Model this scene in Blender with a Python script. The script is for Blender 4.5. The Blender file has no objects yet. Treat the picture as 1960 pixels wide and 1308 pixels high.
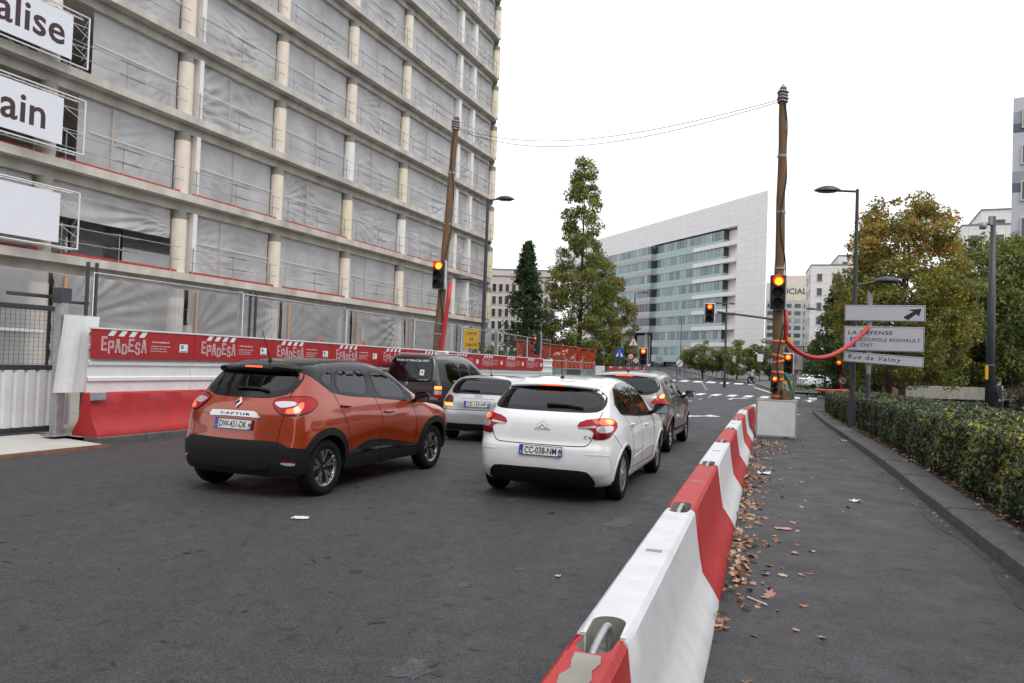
import bpy, bmesh, math, random
import numpy as np
from mathutils import Matrix, Vector
R = math.radians
sc = bpy.context.scene
COL = sc.collection
rng = np.random.default_rng(7); random.seed(7)

# ---------------------------------------------------------------- camera, sky, sun, exposure
CAM_H = 1.67
cd = bpy.data.cameras.new('camera'); cam = bpy.data.objects.new('camera', cd); COL.objects.link(cam)
cd.sensor_width = 36; cd.sensor_fit = 'HORIZONTAL'; cd.lens = 1430.97 / 1960 * 36; cd.clip_start = .05; cd.clip_end = 3000
cam.matrix_world = Matrix.Translation((0, 0, CAM_H)) @ Matrix.Rotation(math.pi / 2 + .0236, 4, 'X') @ Matrix.Rotation(.036, 4, 'Z')
sc.camera = cam
SUN_EL, SUN_AZ = R(52), R(150)          # azimuth clockwise from +Y: high, behind and to the right, behind cloud
wd = bpy.data.worlds.new('World'); sc.world = wd; wd.use_nodes = True
nt = wd.node_tree; nt.nodes.clear()
sky = nt.nodes.new('ShaderNodeTexSky'); sky.sky_type = 'NISHITA'; sky.sun_disc = False
sky.sun_elevation = SUN_EL; sky.sun_rotation = SUN_AZ; sky.air_density = 1; sky.dust_density = 6; sky.ozone_density = 1
mixw = nt.nodes.new('ShaderNodeMix'); mixw.data_type = 'RGBA'; mixw.inputs[0].default_value = .90
mixw.inputs[7].default_value = (9.6, 9.75, 10.1, 1)                      # even white cloud cover over the clear sky
bg = nt.nodes.new('ShaderNodeBackground'); bg.inputs[1].default_value = .148
wo = nt.nodes.new('ShaderNodeOutputWorld')
nt.links.new(sky.outputs[0], mixw.inputs[6]); nt.links.new(mixw.outputs[2], bg.inputs[0]); nt.links.new(bg.outputs[0], wo.inputs[0])
sl = bpy.data.lights.new('sun', 'SUN'); sl.energy = 1.2; sl.angle = R(25); sl.color = (1, .97, .92)
so = bpy.data.objects.new('sun', sl); COL.objects.link(so)
sd = Vector((math.sin(SUN_AZ) * math.cos(SUN_EL), math.cos(SUN_AZ) * math.cos(SUN_EL), math.sin(SUN_EL)))
so.rotation_euler = (-sd).to_track_quat('-Z', 'Y').to_euler(); so.location = (0, 0, 60)
sc.view_settings.view_transform = 'Standard'; sc.view_settings.look = 'None'; sc.view_settings.exposure = 0; sc.view_settings.gamma = 1
sc.view_settings.use_curve_mapping = False
sc.cycles.max_bounces = 8; sc.cycles.transparent_max_bounces = 24; sc.cycles.caustics_reflective = False; sc.cycles.caustics_refractive = False

# ---------------------------------------------------------------- frames: the street runs FYAW clockwise from the view
FYAW = .3872
DR = np.array([math.sin(FYAW), math.cos(FYAW), 0]); NR = np.array([math.cos(FYAW), -math.sin(FYAW), 0])
def gz(a):
    a = np.asarray(a, float); t = a - 45
    return np.where(a < 8, 0, np.where(a < 16, -.011 * (a - 8) ** 2 / 16, np.where(a < 45, -.044 - .011 * (a - 16),
           np.where(a < 65, -.363 - .011 * t + .023 / 40 * t * t, -.353 + .012 * (a - 65)))))
def gxy(x, y): return float(gz(x * DR[0] + y * DR[1]))
def RF(a, r, z=0.0):
    p = DR * a + NR * r; return Vector((p[0], p[1], float(gz(a)) + z))
def to_rf(x, y): return x * DR[0] + y * DR[1], x * NR[0] + y * NR[1]

# ---------------------------------------------------------------- materials
def _nodes(name):
    m = bpy.data.materials.new(name); m.use_nodes = True; n = m.node_tree; n.nodes.clear()
    o = n.nodes.new('ShaderNodeOutputMaterial'); return m, n, o
def M(name, col, rough=.6, metal=0, spec=.5, coat=0, var=0, vs=4, bump=0, bs=60, emit=None, es=0, dirt=0, ds=1.5, det=4, stretch=None):
    m, n, o = _nodes(name); L = n.links.new
    p = n.nodes.new('ShaderNodeBsdfPrincipled'); L(p.outputs[0], o.inputs[0])
    p.inputs['Base Color'].default_value = (*col, 1); p.inputs['Roughness'].default_value = rough; p.inputs['Metallic'].default_value = metal
    p.inputs['Specular IOR Level'].default_value = spec; p.inputs['Coat Weight'].default_value = coat; p.inputs['Coat Roughness'].default_value = .04
    if emit: p.inputs['Emission Color'].default_value = (*emit, 1); p.inputs['Emission Strength'].default_value = es
    tc = n.nodes.new('ShaderNodeTexCoord'); src = tc.outputs['Object']
    if stretch:
        mp = n.nodes.new('ShaderNodeMapping'); mp.inputs['Scale'].default_value = stretch; L(src, mp.inputs[0]); src = mp.outputs[0]
    cur = None
    if var:
        t = n.nodes.new('ShaderNodeTexNoise'); t.inputs['Scale'].default_value = vs; t.inputs['Detail'].default_value = det; L(src, t.inputs[0])
        r = n.nodes.new('ShaderNodeMapRange'); r.inputs[1].default_value = .3; r.inputs[2].default_value = .7; r.inputs[3].default_value = 1 - var; r.inputs[4].default_value = 1 + var * .6
        L(t.outputs[0], r.inputs[0]); x = n.nodes.new('ShaderNodeMix'); x.data_type = 'RGBA'; x.blend_type = 'MULTIPLY'; x.inputs[0].default_value = 1
        x.inputs[6].default_value = (*col, 1); L(r.outputs[0], x.inputs[7]); cur = x.outputs[2]
    if dirt:
        t = n.nodes.new('ShaderNodeTexNoise'); t.inputs['Scale'].default_value = ds; t.inputs['Detail'].default_value = 8; t.inputs['Roughness'].default_value = .7; L(src, t.inputs[0])
        r = n.nodes.new('ShaderNodeMapRange'); r.inputs[1].default_value = .48; r.inputs[2].default_value = .72; r.inputs[3].default_value = 0; r.inputs[4].default_value = dirt
        L(t.outputs[0], r.inputs[0]); x = n.nodes.new('ShaderNodeMix'); x.data_type = 'RGBA'
        L(r.outputs[0], x.inputs[0]); x.inputs[7].default_value = (.10, .09, .075, 1)
        if cur: L(cur, x.inputs[6])
        else: x.inputs[6].default_value = (*col, 1)
        cur = x.outputs[2]
    if cur: L(cur, p.inputs['Base Color'])
    if bump:
        t = n.nodes.new('ShaderNodeTexNoise'); t.inputs['Scale'].default_value = bs; t.inputs['Detail'].default_value = 3; L(src, t.inputs[0])
        b = n.nodes.new('ShaderNodeBump'); b.inputs['Strength'].default_value = bump; b.inputs['Distance'].default_value = .01
        L(t.outputs[0], b.inputs['Height']); L(b.outputs[0], p.inputs['Normal'])
    return m
def M_glass(name, tint, ior=1.5, rough=0.0, base=0.0):
    """thin pane: mirror by angle, tinted see-through otherwise"""
    m, n, o = _nodes(name); L = n.links.new
    tr = n.nodes.new('ShaderNodeBsdfTransparent'); tr.inputs[0].default_value = (*tint, 1)
    gl = n.nodes.new('ShaderNodeBsdfGlossy'); gl.inputs['Roughness'].default_value = rough; gl.inputs[0].default_value = (.95, .97, 1, 1)
    fr = n.nodes.new('ShaderNodeFresnel'); fr.inputs[0].default_value = ior
    ad = n.nodes.new('ShaderNodeMath'); ad.operation = 'MULTIPLY_ADD'; ad.inputs[1].default_value = 1.15; ad.inputs[2].default_value = base; ad.use_clamp = True
    mx = n.nodes.new('ShaderNodeMixShader'); L(fr.outputs[0], ad.inputs[0]); L(ad.outputs[0], mx.inputs[0]); L(tr.outputs[0], mx.inputs[1]); L(gl.outputs[0], mx.inputs[2]); L(mx.outputs[0], o.inputs[0])
    return m

# ---------------------------------------------------------------- mesh builder and scene helpers
_CB = None
class MB:
    def __init__(s): s.v = []; s.f = []
    def add(s, vs, fs, Mx=None):
        k = len(s.v)
        if Mx is not None: vs = [tuple(Mx @ Vector(p)) for p in vs]
        s.v.extend([tuple(p) for p in vs]); s.f.extend([tuple(i + k for i in f) for f in fs]); return s
    def box(s, c, d, b=0, Mx=None):
        x, y, z = c; a, e, h = d[0] / 2, d[1] / 2, d[2] / 2
        if b <= 0:
            vs = [(x + i * a, y + j * e, z + k * h) for i in (-1, 1) for j in (-1, 1) for k in (-1, 1)]
            fs = [(0, 1, 3, 2), (4, 6, 7, 5), (0, 4, 5, 1), (2, 3, 7, 6), (0, 2, 6, 4), (1, 5, 7, 3)]
            return s.add(vs, fs, Mx)
        b = min(b, a * .9, e * .9, h * .9); vs = []; ix = {}
        for i in (-1, 1):
            for j in (-1, 1):
                for k in (-1, 1):
                    for ax in range(3):
                        q = [x + i * (a - (b if ax != 0 else 0)), y + j * (e - (b if ax != 1 else 0)), z + k * (h - (b if ax != 2 else 0))]
                        ix[(i, j, k, ax)] = len(vs); vs.append(tuple(q))
        fs = []
        for sg in (-1, 1):
            o = [(-1, -1), (1, -1), (1, 1), (-1, 1)]
            if sg < 0: o = o[::-1]
            fs.append(tuple(ix[(sg, p, q, 0)] for p, q in o)); fs.append(tuple(ix[(q, sg, p, 1)] for p, q in o)); fs.append(tuple(ix[(p, q, sg, 2)] for p, q in o))
        for p in (-1, 1):
            for q in (-1, 1):
                fs.append((ix[(-1, p, q, 1)], ix[(1, p, q, 1)], ix[(1, p, q, 2)], ix[(-1, p, q, 2)]))
                fs.append((ix[(p, -1, q, 0)], ix[(p, 1, q, 0)], ix[(p, 1, q, 2)], ix[(p, -1, q, 2)]))
                fs.append((ix[(p, q, -1, 0)], ix[(p, q, 1, 0)], ix[(p, q, 1, 1)], ix[(p, q, -1, 1)]))
                for r in (-1, 1): fs.append((ix[(p, q, r, 0)], ix[(p, q, r, 1)], ix[(p, q, r, 2)]))
        return s.add(vs, fs, Mx)
    def cyl(s, p0, p1, r0, r1=None, n=12, caps=True):
        r1 = r0 if r1 is None else r1; p0 = Vector(p0); p1 = Vector(p1); d = (p1 - p0).normalized()
        u = d.orthogonal().normalized(); w = d.cross(u); vs = []; fs = []
        for p, r in ((p0, r0), (p1, r1)):
            for i in range(n):
                t = 2 * math.pi * i / n; vs.append(p + u * math.cos(t) * r + w * math.sin(t) * r)
        for i in range(n): fs.append((i, (i + 1) % n, n + (i + 1) % n, n + i))
        if caps: fs += [tuple(range(n))[::-1], tuple(range(n, 2 * n))]
        return s.add(vs, fs)
    def tube(s, pts, r, n=8, caps=True):
        pts = [Vector(p) for p in pts]; m = len(pts); rs = r if isinstance(r, (list, tuple)) else [r] * m; vs = []; fs = []; u = None
        for i, p in enumerate(pts):
            d = (pts[min(i + 1, m - 1)] - pts[max(i - 1, 0)]).normalized()
            u = d.orthogonal().normalized() if u is None else (u - d * u.dot(d)).normalized()
            w = d.cross(u)
            for k in range(n): t = 2 * math.pi * k / n; vs.append(p + (u * math.cos(t) + w * math.sin(t)) * rs[i])
        for i in range(m - 1):
            for k in range(n): fs.append((i * n + k, i * n + (k + 1) % n, (i + 1) * n + (k + 1) % n, (i + 1) * n + k))
        if caps: fs += [tuple(range(n))[::-1], tuple(range((m - 1) * n, m * n))]
        return s.add(vs, fs)
    def lathe(s, prof, n=24, Mx=None):
        vs = []; fs = []; m = len(prof)
        for i in range(n):
            t = 2 * math.pi * i / n; c, q = math.cos(t), math.sin(t)
            for r, z in prof: vs.append((r * c, r * q, z))
        for i in range(n):
            j = (i + 1) % n
            for k in range(m - 1): fs.append((i * m + k, j * m + k, j * m + k + 1, i * m + k + 1))
        return s.add(vs, fs, Mx)
    def prism(s, poly, z0, z1, Mx=None):
        n = len(poly); vs = [(x, y, z0) for x, y in poly] + [(x, y, z1) for x, y in poly]
        fs = [tuple(range(n))[::-1], tuple(range(n, 2 * n))] + [(i, (i + 1) % n, n + (i + 1) % n, n + i) for i in range(n)]
        return s.add(vs, fs, Mx)
    def grid(s, P):
        P = np.asarray(P); m, n = P.shape[:2]
        return s.add(P.reshape(-1, 3).tolist(), [(i * n + j, i * n + j + 1, (i + 1) * n + j + 1, (i + 1) * n + j) for i in range(m - 1) for j in range(n - 1)])
    def mesh(s, name, mat, smooth=False, ang=None):
        me = bpy.data.meshes.new(name); me.from_pydata(s.v, [], s.f); me.update()
        if mat: me.materials.append(mat)
        if smooth or ang:
            me.polygons.foreach_set('use_smooth', [True] * len(me.polygons))
            if ang: me.set_sharp_from_angle(angle=R(ang))
        return me
    def build(s, name, mat, parent=None, smooth=False, ang=None, loc=None):
        return link(name, s.mesh(name, mat, smooth, ang), parent, loc)
def link(name, me, parent=None, loc=None, rz=0):
    o = bpy.data.objects.new(name, me); COL.objects.link(o)
    if parent: o.parent = parent
    if loc is not None: o.location = loc
    if rz: o.rotation_euler.z = rz
    return o
def tag(o, label=None, cat=None, group=None, kind=None):
    if label: o['label'] = label
    if cat: o['category'] = cat
    if group: o['group'] = group
    if kind: o['kind'] = kind
    return o
def thing(name, loc, rz, label, cat, group=None):
    o = bpy.data.objects.new(name, None); COL.objects.link(o); o.empty_display_size = .2
    o.location = loc; o.rotation_euler.z = rz; return tag(o, label, cat, group)
def struct(o): o['kind'] = 'structure'; return o
def copy_tree(o, parent=None):
    c = o.copy(); COL.objects.link(c); c.parent = parent
    for ch in list(o.children): copy_tree(ch, c)
    return c
def box_obj(name, c, d, mat, parent=None, b=0): return MB().box(c, d, b).build(name, mat, parent)
def fast_mesh(name, V, Fq, mat, smooth=False, mats=None, mi=None):
    """numpy vertices and quads/triangles straight into a mesh"""
    me = bpy.data.meshes.new(name); V = np.asarray(V, np.float32); Fq = np.asarray(Fq, np.int32); k = Fq.shape[1]
    me.vertices.add(len(V)); me.vertices.foreach_set('co', V.ravel())
    me.loops.add(Fq.size); me.loops.foreach_set('vertex_index', Fq.ravel())
    me.polygons.add(len(Fq)); me.polygons.foreach_set('loop_start', np.arange(0, Fq.size, k, dtype=np.int32))
    for m in (mats or [mat]): me.materials.append(m)
    if mi is not None: me.polygons.foreach_set('material_index', np.asarray(mi, np.int32))
    me.polygons.foreach_set('use_smooth', np.full(len(Fq), smooth)); me.update(calc_edges=True); return me
_tc = {}
def text_data(txt, size=1, bold=0.0, shear=0.0, space=1.0, align='CENTER', ext=0.0):
    cu = bpy.data.curves.new('text', 'FONT'); cu.body = txt; cu.size = size; cu.offset = bold; cu.shear = shear; cu.space_character = space
    cu.align_x = align; cu.align_y = 'CENTER'; cu.extrude = ext; cu.resolution_u = 3
    ob = bpy.data.objects.new('text', cu); me = bpy.data.meshes.new_from_object(ob)
    bpy.data.objects.remove(ob); bpy.data.curves.remove(cu)
    V = np.empty(len(me.vertices) * 3, np.float32); me.vertices.foreach_get('co', V); V = V.reshape(-1, 3)
    Fs = [tuple(p.vertices) for p in me.polygons]; bpy.data.meshes.remove(me); return V, Fs
def fit_text(txt, w=None, h=None, **k):
    """flat lettering in the xy plane centred on the origin, scaled to a width and/or height"""
    V, Fs = text_data(txt, **k); lo, hi = V.min(0), V.max(0); V = V - (lo + hi) / 2; s = hi - lo
    fx = w / s[0] if w else None; fy = h / s[1] if h else None
    fx = fx or fy; fy = fy or fx; V = V * np.array([fx, fy, 1]); return V, Fs
def frame(o, u, v):
    """matrix taking (x, y, z) to o + x u + y v + z (u x v)"""
    u = Vector(u).normalized(); v = Vector(v); v = (v - u * v.dot(u)).normalized(); w = u.cross(v)
    m = Matrix((u, v, w)).transposed().to_4x4(); m.translation = Vector(o); return m

# ---------------------------------------------------------------- car body surface
class Spl:
    """monotone cubic (pchip) curve with linear ends"""
    def __init__(s, pts):
        s.x = np.array([p[0] for p in pts], float); s.y = np.array([p[1] for p in pts], float)
        h = np.diff(s.x); d = np.diff(s.y) / h; m = np.zeros_like(s.x)
        m[1:-1] = np.where(d[:-1] * d[1:] > 0, 0, 0)
        w1 = 2 * h[1:] + h[:-1]; w2 = h[1:] + 2 * h[:-1]
        with np.errstate(divide='ignore', invalid='ignore'):
            mm = (w1 + w2) / (w1 / d[:-1] + w2 / d[1:])
        m[1:-1] = np.where(d[:-1] * d[1:] > 0, mm, 0); m[0] = d[0]; m[-1] = d[-1]
        s.m = m; s.h = h
    def __call__(s, t):
        t = np.asarray(t, float); tc = np.clip(t, s.x[0], s.x[-1])
        i = np.clip(np.searchsorted(s.x, tc) - 1, 0, len(s.h) - 1)
        h = s.h[i]; u = (tc - s.x[i]) / h
        y = (s.y[i] * (1 + 2 * u) * (1 - u) ** 2 + s.m[i] * h * u * (1 - u) ** 2
             + s.y[i + 1] * u * u * (3 - 2 * u) - s.m[i + 1] * h * u * u * (1 - u))
        return y + np.where(t < s.x[0], (t - s.x[0]) * s.m[0], 0) + np.where(t > s.x[-1], (t - s.x[-1]) * s.m[-1], 0)
    def d(s, t, e=1e-3): return (s(t + e) - s(t - e)) / (2 * e)

def smax(a, b, k):
    h = np.maximum(k - np.abs(a - b), 0) / k
    return np.maximum(a, b) + h * h * k * .25

class Body:
    def __init__(s, rear, front, top, wid, tum, kr=.10, kf=.25, crown=.03, zb=.22, rr=.10, rt=.10, bumps=(), pr=2.6):
        s.rear, s.front, s.top, s.wid, s.tum = Spl(rear), Spl(front), Spl(top), Spl(wid), Spl(tum)
        s.kr, s.kf, s.crown, s.zb, s.rr, s.rt, s.bumps, s.pr = kr, kf, crown, zb, rr, rt, bumps, pr
        s.x0 = min(p[1] for p in rear) - .06; s.x1 = max(p[1] for p in front) + .06
        s.w = max(p[1] for p in wid) + .06; s.zt = max(p[1] for p in top) + .06
        s.xa = s.x0 + .75; s.xb = s.x1 - 1.0; s.zc = .72
    def F(s, P):
        x, y, z = P[..., 0], P[..., 1], P[..., 2]; ay = np.sqrt(y * y + 1e-6)
        r = s.rear(z) + s.kr * (ay / .8) ** s.pr; a = (r - x) / np.sqrt(1 + np.minimum(s.rear.d(z), 3) ** 2)
        f = s.front(z) - s.kf * (ay / .8) ** 2.4; b = (x - f) / np.sqrt(1 + np.minimum(s.front.d(z), 3) ** 2)
        hw = s.wid(x) + s.tum(z)
        for (bx, bz, sx, sz, amp) in s.bumps: hw = hw + amp * np.exp(-((x - bx) / sx) ** 2 - ((z - bz) / sz) ** 2)
        c = (ay - hw) / np.sqrt(1 + np.minimum(np.abs(s.tum.d(z)), 2) ** 2)
        t = s.top(x) - s.crown * (y / .6) ** 2; e = (z - t) / np.sqrt(1 + np.minimum(np.abs(s.top.d(x)), 2.5) ** 2)
        g = smax(a, c, s.rr); g = smax(g, e, s.rt); g = smax(g, b, .16); return smax(g, s.zb - z, .05)
    def N(s, P, e=2e-3):
        g = np.stack([s.F(P + np.eye(3)[i] * e) - s.F(P - np.eye(3)[i] * e) for i in range(3)], -1)
        return g / (np.linalg.norm(g, axis=-1, keepdims=True) + 1e-9)
    def cast(s, A, B, n=34):
        """A inside, B outside: the point on the surface between them"""
        A = np.asarray(A, float); B = np.asarray(B, float); lo = np.zeros(A.shape[:-1]); hi = np.ones(A.shape[:-1])
        for _ in range(n):
            m = (lo + hi) / 2; v = s.F(A + (B - A) * m[..., None]); lo = np.where(v < 0, m, lo); hi = np.where(v < 0, hi, m)
        return A + (B - A) * hi[..., None]
    def side(s, x, z, sg):
        x = np.asarray(x, float); z = np.asarray(z, float)
        return s.cast(np.stack([x, 0 * x, z], -1), np.stack([x, 0 * x + sg * (s.w + .1), z], -1))
    def back(s, y, z):
        y = np.asarray(y, float); z = np.asarray(z, float)
        return s.cast(np.stack([0 * y + s.xa + .4, y, z], -1), np.stack([0 * y + s.x0 - .1, y, z], -1))
    def over(s, x, y):
        x = np.asarray(x, float); y = np.asarray(y, float)
        return s.cast(np.stack([x, y, 0 * x + .6], -1), np.stack([x, y, 0 * x + s.zt + .1], -1))
    def wrap(s, t, z):
        """t runs round the back: |t|<w across the tail (left +), beyond it forward along the flank"""
        t = np.asarray(t, float); z = np.asarray(z, float); a = np.abs(t); sg = np.sign(t)
        ex = np.where(a < s.w, s.x0, s.x0 + (a - s.w)); ey = np.where(a < s.w, t, sg * s.w)
        A = np.stack([np.maximum(ex, s.xa), 0 * t, z], -1); B = np.stack([ex, ey, z], -1)
        return s.cast(A, A + (B - A) * 1.15)
    def unwrap(s, P):
        x, y, z = P[..., 0], P[..., 1], P[..., 2]
        k1 = (s.xa - s.x0) / np.maximum(s.xa - x, 1e-6); k2 = s.w / np.maximum(np.abs(y), 1e-6)
        k = np.minimum(k1, k2); t_tail = y * k1
        t_side = np.sign(y) * (s.w + (s.xa + (x - s.xa) * k2 - s.x0))
        t = np.where(x >= s.xa, np.sign(y) * (s.w + x - s.x0), np.where(k1 <= k2, t_tail, t_side))
        return np.stack([t, z], -1)

BODY = {
'captur': dict(
  rear=[(.2,-.50),(.28,-.60),(.40,-.645),(.58,-.655),(.66,-.635),(.80,-.615),(.95,-.585),(1.04,-.545),(1.12,-.485),(1.25,-.385),(1.38,-.275),(1.5,-.175),(1.6,-.09)],
  front=[(.2,3.36),(.4,3.46),(.6,3.47),(.75,3.44),(.9,3.36),(1.0,3.25)],
  top=[(-.6,1.46),(-.3,1.505),(0,1.545),(.4,1.575),(.8,1.588),(1.15,1.582),(1.45,1.548),(1.7,1.475),(2.0,1.30),(2.35,1.115),(2.55,1.04),(2.85,.99),(3.2,.915),(3.42,.80)],
  wid=[(-.7,.80),(-.3,.865),(0,.886),(.5,.876),(1.3,.868),(2.1,.876),(2.6,.889),(3.0,.86),(3.45,.74)],
  tum=[(.15,-.08),(.3,-.035),(.45,-.012),(.62,0),(.78,0),(.92,-.018),(1.02,-.05),(1.12,-.10),(1.3,-.185),(1.45,-.265),(1.58,-.35)],
  kr=.13, crown=.03, rr=.14, rt=.10, zb=.24, bumps=((0,.62,.45,.22,.02),(2.6,.62,.45,.22,.02),(1.2,.55,.6,.12,-.02))),
'c4': dict(
  rear=[(.2,-.62),(.28,-.70),(.38,-.765),(.52,-.785),(.64,-.78),(.72,-.745),(.85,-.73),(.97,-.70),(1.03,-.655),(1.12,-.545),(1.25,-.385),(1.36,-.24),(1.46,-.10),(1.55,.02)],
  front=[(.2,3.40),(.4,3.52),(.6,3.53),(.75,3.48),(.9,3.30)],
  top=[(-.6,1.32),(-.3,1.392),(0,1.438),(.4,1.475),(.8,1.489),(1.1,1.482),(1.4,1.445),(1.65,1.38),(1.95,1.25),(2.3,1.085),(2.5,1.01),(2.8,.955),(3.2,.86),(3.5,.70)],
  wid=[(-.8,.755),(-.4,.835),(0,.878),(.5,.885),(1.3,.882),(2.1,.885),(2.6,.889),(3.0,.86),(3.5,.72)],
  tum=[(.15,-.08),(.3,-.03),(.45,-.008),(.6,0),(.75,-.005),(.88,-.025),(.97,-.06),(1.06,-.105),(1.2,-.165),(1.35,-.245),(1.5,-.34)],
  kr=.12, crown=.03, rr=.13, rt=.10, zb=.20, bumps=((0,.62,.40,.20,.015),(2.6,.62,.40,.2,.02))),
'p3008': dict(
  rear=[(.2,-.60),(.3,-.72),(.45,-.79),(.62,-.80),(.72,-.77),(.9,-.745),(1.05,-.705),(1.13,-.65),(1.25,-.545),(1.4,-.40),(1.5,-.27),(1.6,-.15)],
  front=[(.2,3.4),(.4,3.52),(.6,3.54),(.8,3.48),(.95,3.3)],
  top=[(-.7,1.43),(-.4,1.485),(0,1.53),(.4,1.555),(.8,1.56),(1.15,1.55),(1.45,1.515),(1.75,1.43),(2.1,1.275),(2.5,1.11),(2.85,1.04),(3.2,.95),(3.5,.8)],
  wid=[(-.85,.82),(-.35,.885),(0,.908),(.5,.905),(1.3,.90),(2.1,.905),(2.6,.912),(3.0,.88),(3.5,.74)],
  tum=[(.15,-.08),(.3,-.035),(.5,-.01),(.68,0),(.85,-.005),(1.0,-.035),(1.1,-.08),(1.3,-.17),(1.5,-.275),(1.65,-.37)],
  kr=.13, crown=.03, rr=.14, rt=.10, zb=.22, bumps=((0,.68,.42,.22,.02),(2.6,.68,.42,.22,.02))),
'a3': dict(
  rear=[(.2,-.58),(.28,-.68),(.4,-.73),(.55,-.735),(.66,-.715),(.8,-.70),(.9,-.66),(.96,-.605),(1.1,-.44),(1.25,-.26),(1.38,-.10),(1.45,0)],
  front=[(.2,3.25),(.4,3.36),(.6,3.37),(.75,3.3),(.85,3.1)],
  top=[(-.6,1.22),(-.3,1.285),(0,1.32),(.4,1.34),(.8,1.345),(1.1,1.337),(1.4,1.30),(1.65,1.24),(1.95,1.10),(2.3,.955),(2.7,.91),(3.1,.82),(3.35,.7)],
  wid=[(-.8,.745),(-.35,.82),(0,.855),(1.2,.862),(2.5,.862),(3.0,.83),(3.3,.72)],
  tum=[(.15,-.07),(.3,-.025),(.5,0),(.7,-.005),(.85,-.03),(.93,-.06),(1.1,-.135),(1.3,-.25),(1.45,-.35)],
  kr=.11, crown=.03, rr=.12, rt=.10, zb=.20, bumps=((0,.6,.38,.18,.012),(2.5,.6,.38,.18,.012))),
'caddy': dict(
  rear=[(.2,-.68),(.3,-.76),(.42,-.80),(.58,-.80),(.62,-.765),(.9,-.755),(1.08,-.735),(1.2,-.705),(1.5,-.63),(1.7,-.575),(1.8,-.55)],
  front=[(.2,3.4),(.4,3.52),(.65,3.54),(.85,3.45),(1.0,3.2)],
  top=[(-.8,1.735),(-.4,1.775),(.3,1.80),(1.0,1.80),(1.5,1.755),(1.8,1.66),(2.2,1.42),(2.55,1.17),(2.85,1.08),(3.2,.99),(3.5,.82)],
  wid=[(-.85,.85),(-.4,.885),(.2,.893),(2.0,.893),(2.7,.89),(3.1,.86),(3.5,.74)],
  tum=[(.15,-.07),(.3,-.03),(.5,0),(.85,0),(1.05,-.02),(1.15,-.045),(1.4,-.115),(1.65,-.20),(1.8,-.265)],
  kr=.05, crown=.02, rr=.09, rt=.10, zb=.22, bumps=((0,.62,.4,.2,.012),(2.68,.62,.4,.2,.015))),
}
# rear axle on the ground: world x, y, heading (clockwise from +Y)
POSE = {'captur':(-2.919,9.102,.3872),'c4':(.623,9.5045,.3523),'p3008':(2.33,14.95,.345),'a3':(-.47,15.6,.24),'caddy':(-2.51,21.3,.40)}

# ---------------------------------------------------------------- car materials
m_tyre = M('tyre rubber', (.009, .009, .010), .8, spec=.2, var=.25, vs=20, bump=.15, bs=90)
m_rimd = M('dark wheel', (.02, .02, .022), .4, .3); m_rims = M('machined alloy', (.62, .62, .64), .28, 1)
m_rimp = M('silver wheel paint', (.45, .46, .48), .35, .8)
m_plas = M('black textured plastic', (.011, .011, .012), .6, spec=.25, bump=.12, bs=300, var=.15)
m_gblk = M('gloss black', (.005, .005, .006), .10, spec=.35)
m_gap = M('panel gap black', (.003, .003, .003), .9, spec=.1)
m_int = M('car interior', (.02, .02, .022), .85); m_seat = M('seat cloth', (.03, .031, .035), .9, bump=.2, bs=200)
m_liner = M('headliner', (.35, .34, .32), .9)
m_chr = M('chrome', (.55, .55, .56), .10, 1)
m_red = M('red lamp lens', (.36, .004, .006), .2, spec=.3, coat=.12); m_dred = M('dark red lamp lens', (.12, .004, .006), .2, spec=.3, coat=.12)
m_lit = M('lit brake lamp', (.8, .05, .01), .2, emit=(1, .07, .015), es=2.2, coat=1); m_litc = M('lit brake lamp core', (.9, .25, .05), .2, emit=(1, .26, .05), es=2.4, coat=1)
m_clr = M('clear lamp lens', (.55, .55, .56), .12, .4, coat=1); m_amb = M('orange lamp lens', (.75, .12, .01), .15, coat=1)
m_plate = M('plate white', (.72, .73, .72), .35, var=.06, vs=30); m_pblue = M('plate blue', (.01, .07, .42), .35); m_ink = M('plate ink', (.008, .008, .01), .5); m_pwht = M('plate white print', (.8, .8, .8), .4)
m_gl = M_glass('car glass', (.74, .79, .77)); m_gld = M_glass('privacy glass', (.055, .058, .06)); m_glm = M('mirror glass', (.35, .38, .42), .03, 1)

def inpoly(pts, poly):
    pts = np.asarray(pts); x, y = pts[:, 0], pts[:, 1]; r = np.zeros(len(pts), bool); n = len(poly)
    for i in range(n):
        x1, y1 = poly[i]; x2, y2 = poly[(i + 1) % n]
        c = ((y1 > y) != (y2 > y)) & (x < (x2 - x1) * (y - y1) / (y2 - y1 + 1e-12) + x1); r ^= c
    return r
def cells(poly, res):
    bm = bmesh.new(); vs = [bm.verts.new((p[0], p[1], 0)) for p in poly]; bm.faces.new(vs); bmesh.ops.triangulate(bm, faces=bm.faces[:])
    P = np.array(poly)
    for ax in (0, 1):
        lo, hi = P[:, ax].min(), P[:, ax].max(); n = int((hi - lo) / res)
        for i in range(1, n + 1):
            c = lo + (hi - lo) * i / (n + 1); co = [0, 0, 0]; no = [0, 0, 0]; co[ax] = c; no[ax] = 1
            bmesh.ops.bisect_plane(bm, geom=bm.verts[:] + bm.edges[:] + bm.faces[:], plane_co=co, plane_no=no, dist=1e-5)
    bm.verts.index_update(); V = np.array([v.co[:2] for v in bm.verts]); F = [tuple(v.index for v in f.verts) for f in bm.faces]; bm.free(); return V, F
def smooth_poly(poly, it=1):
    for _ in range(it):
        q = []
        for i in range(len(poly)):
            a, b = poly[i], poly[(i + 1) % len(poly)]
            q += [(a[0] * .75 + b[0] * .25, a[1] * .75 + b[1] * .25), (a[0] * .25 + b[0] * .75, a[1] * .25 + b[1] * .75)]
        poly = q
    return poly
def sym(half): return [(y, z) for y, z in half] + [(-y, z) for y, z in half[::-1] if abs(y) > 1e-4]
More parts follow.
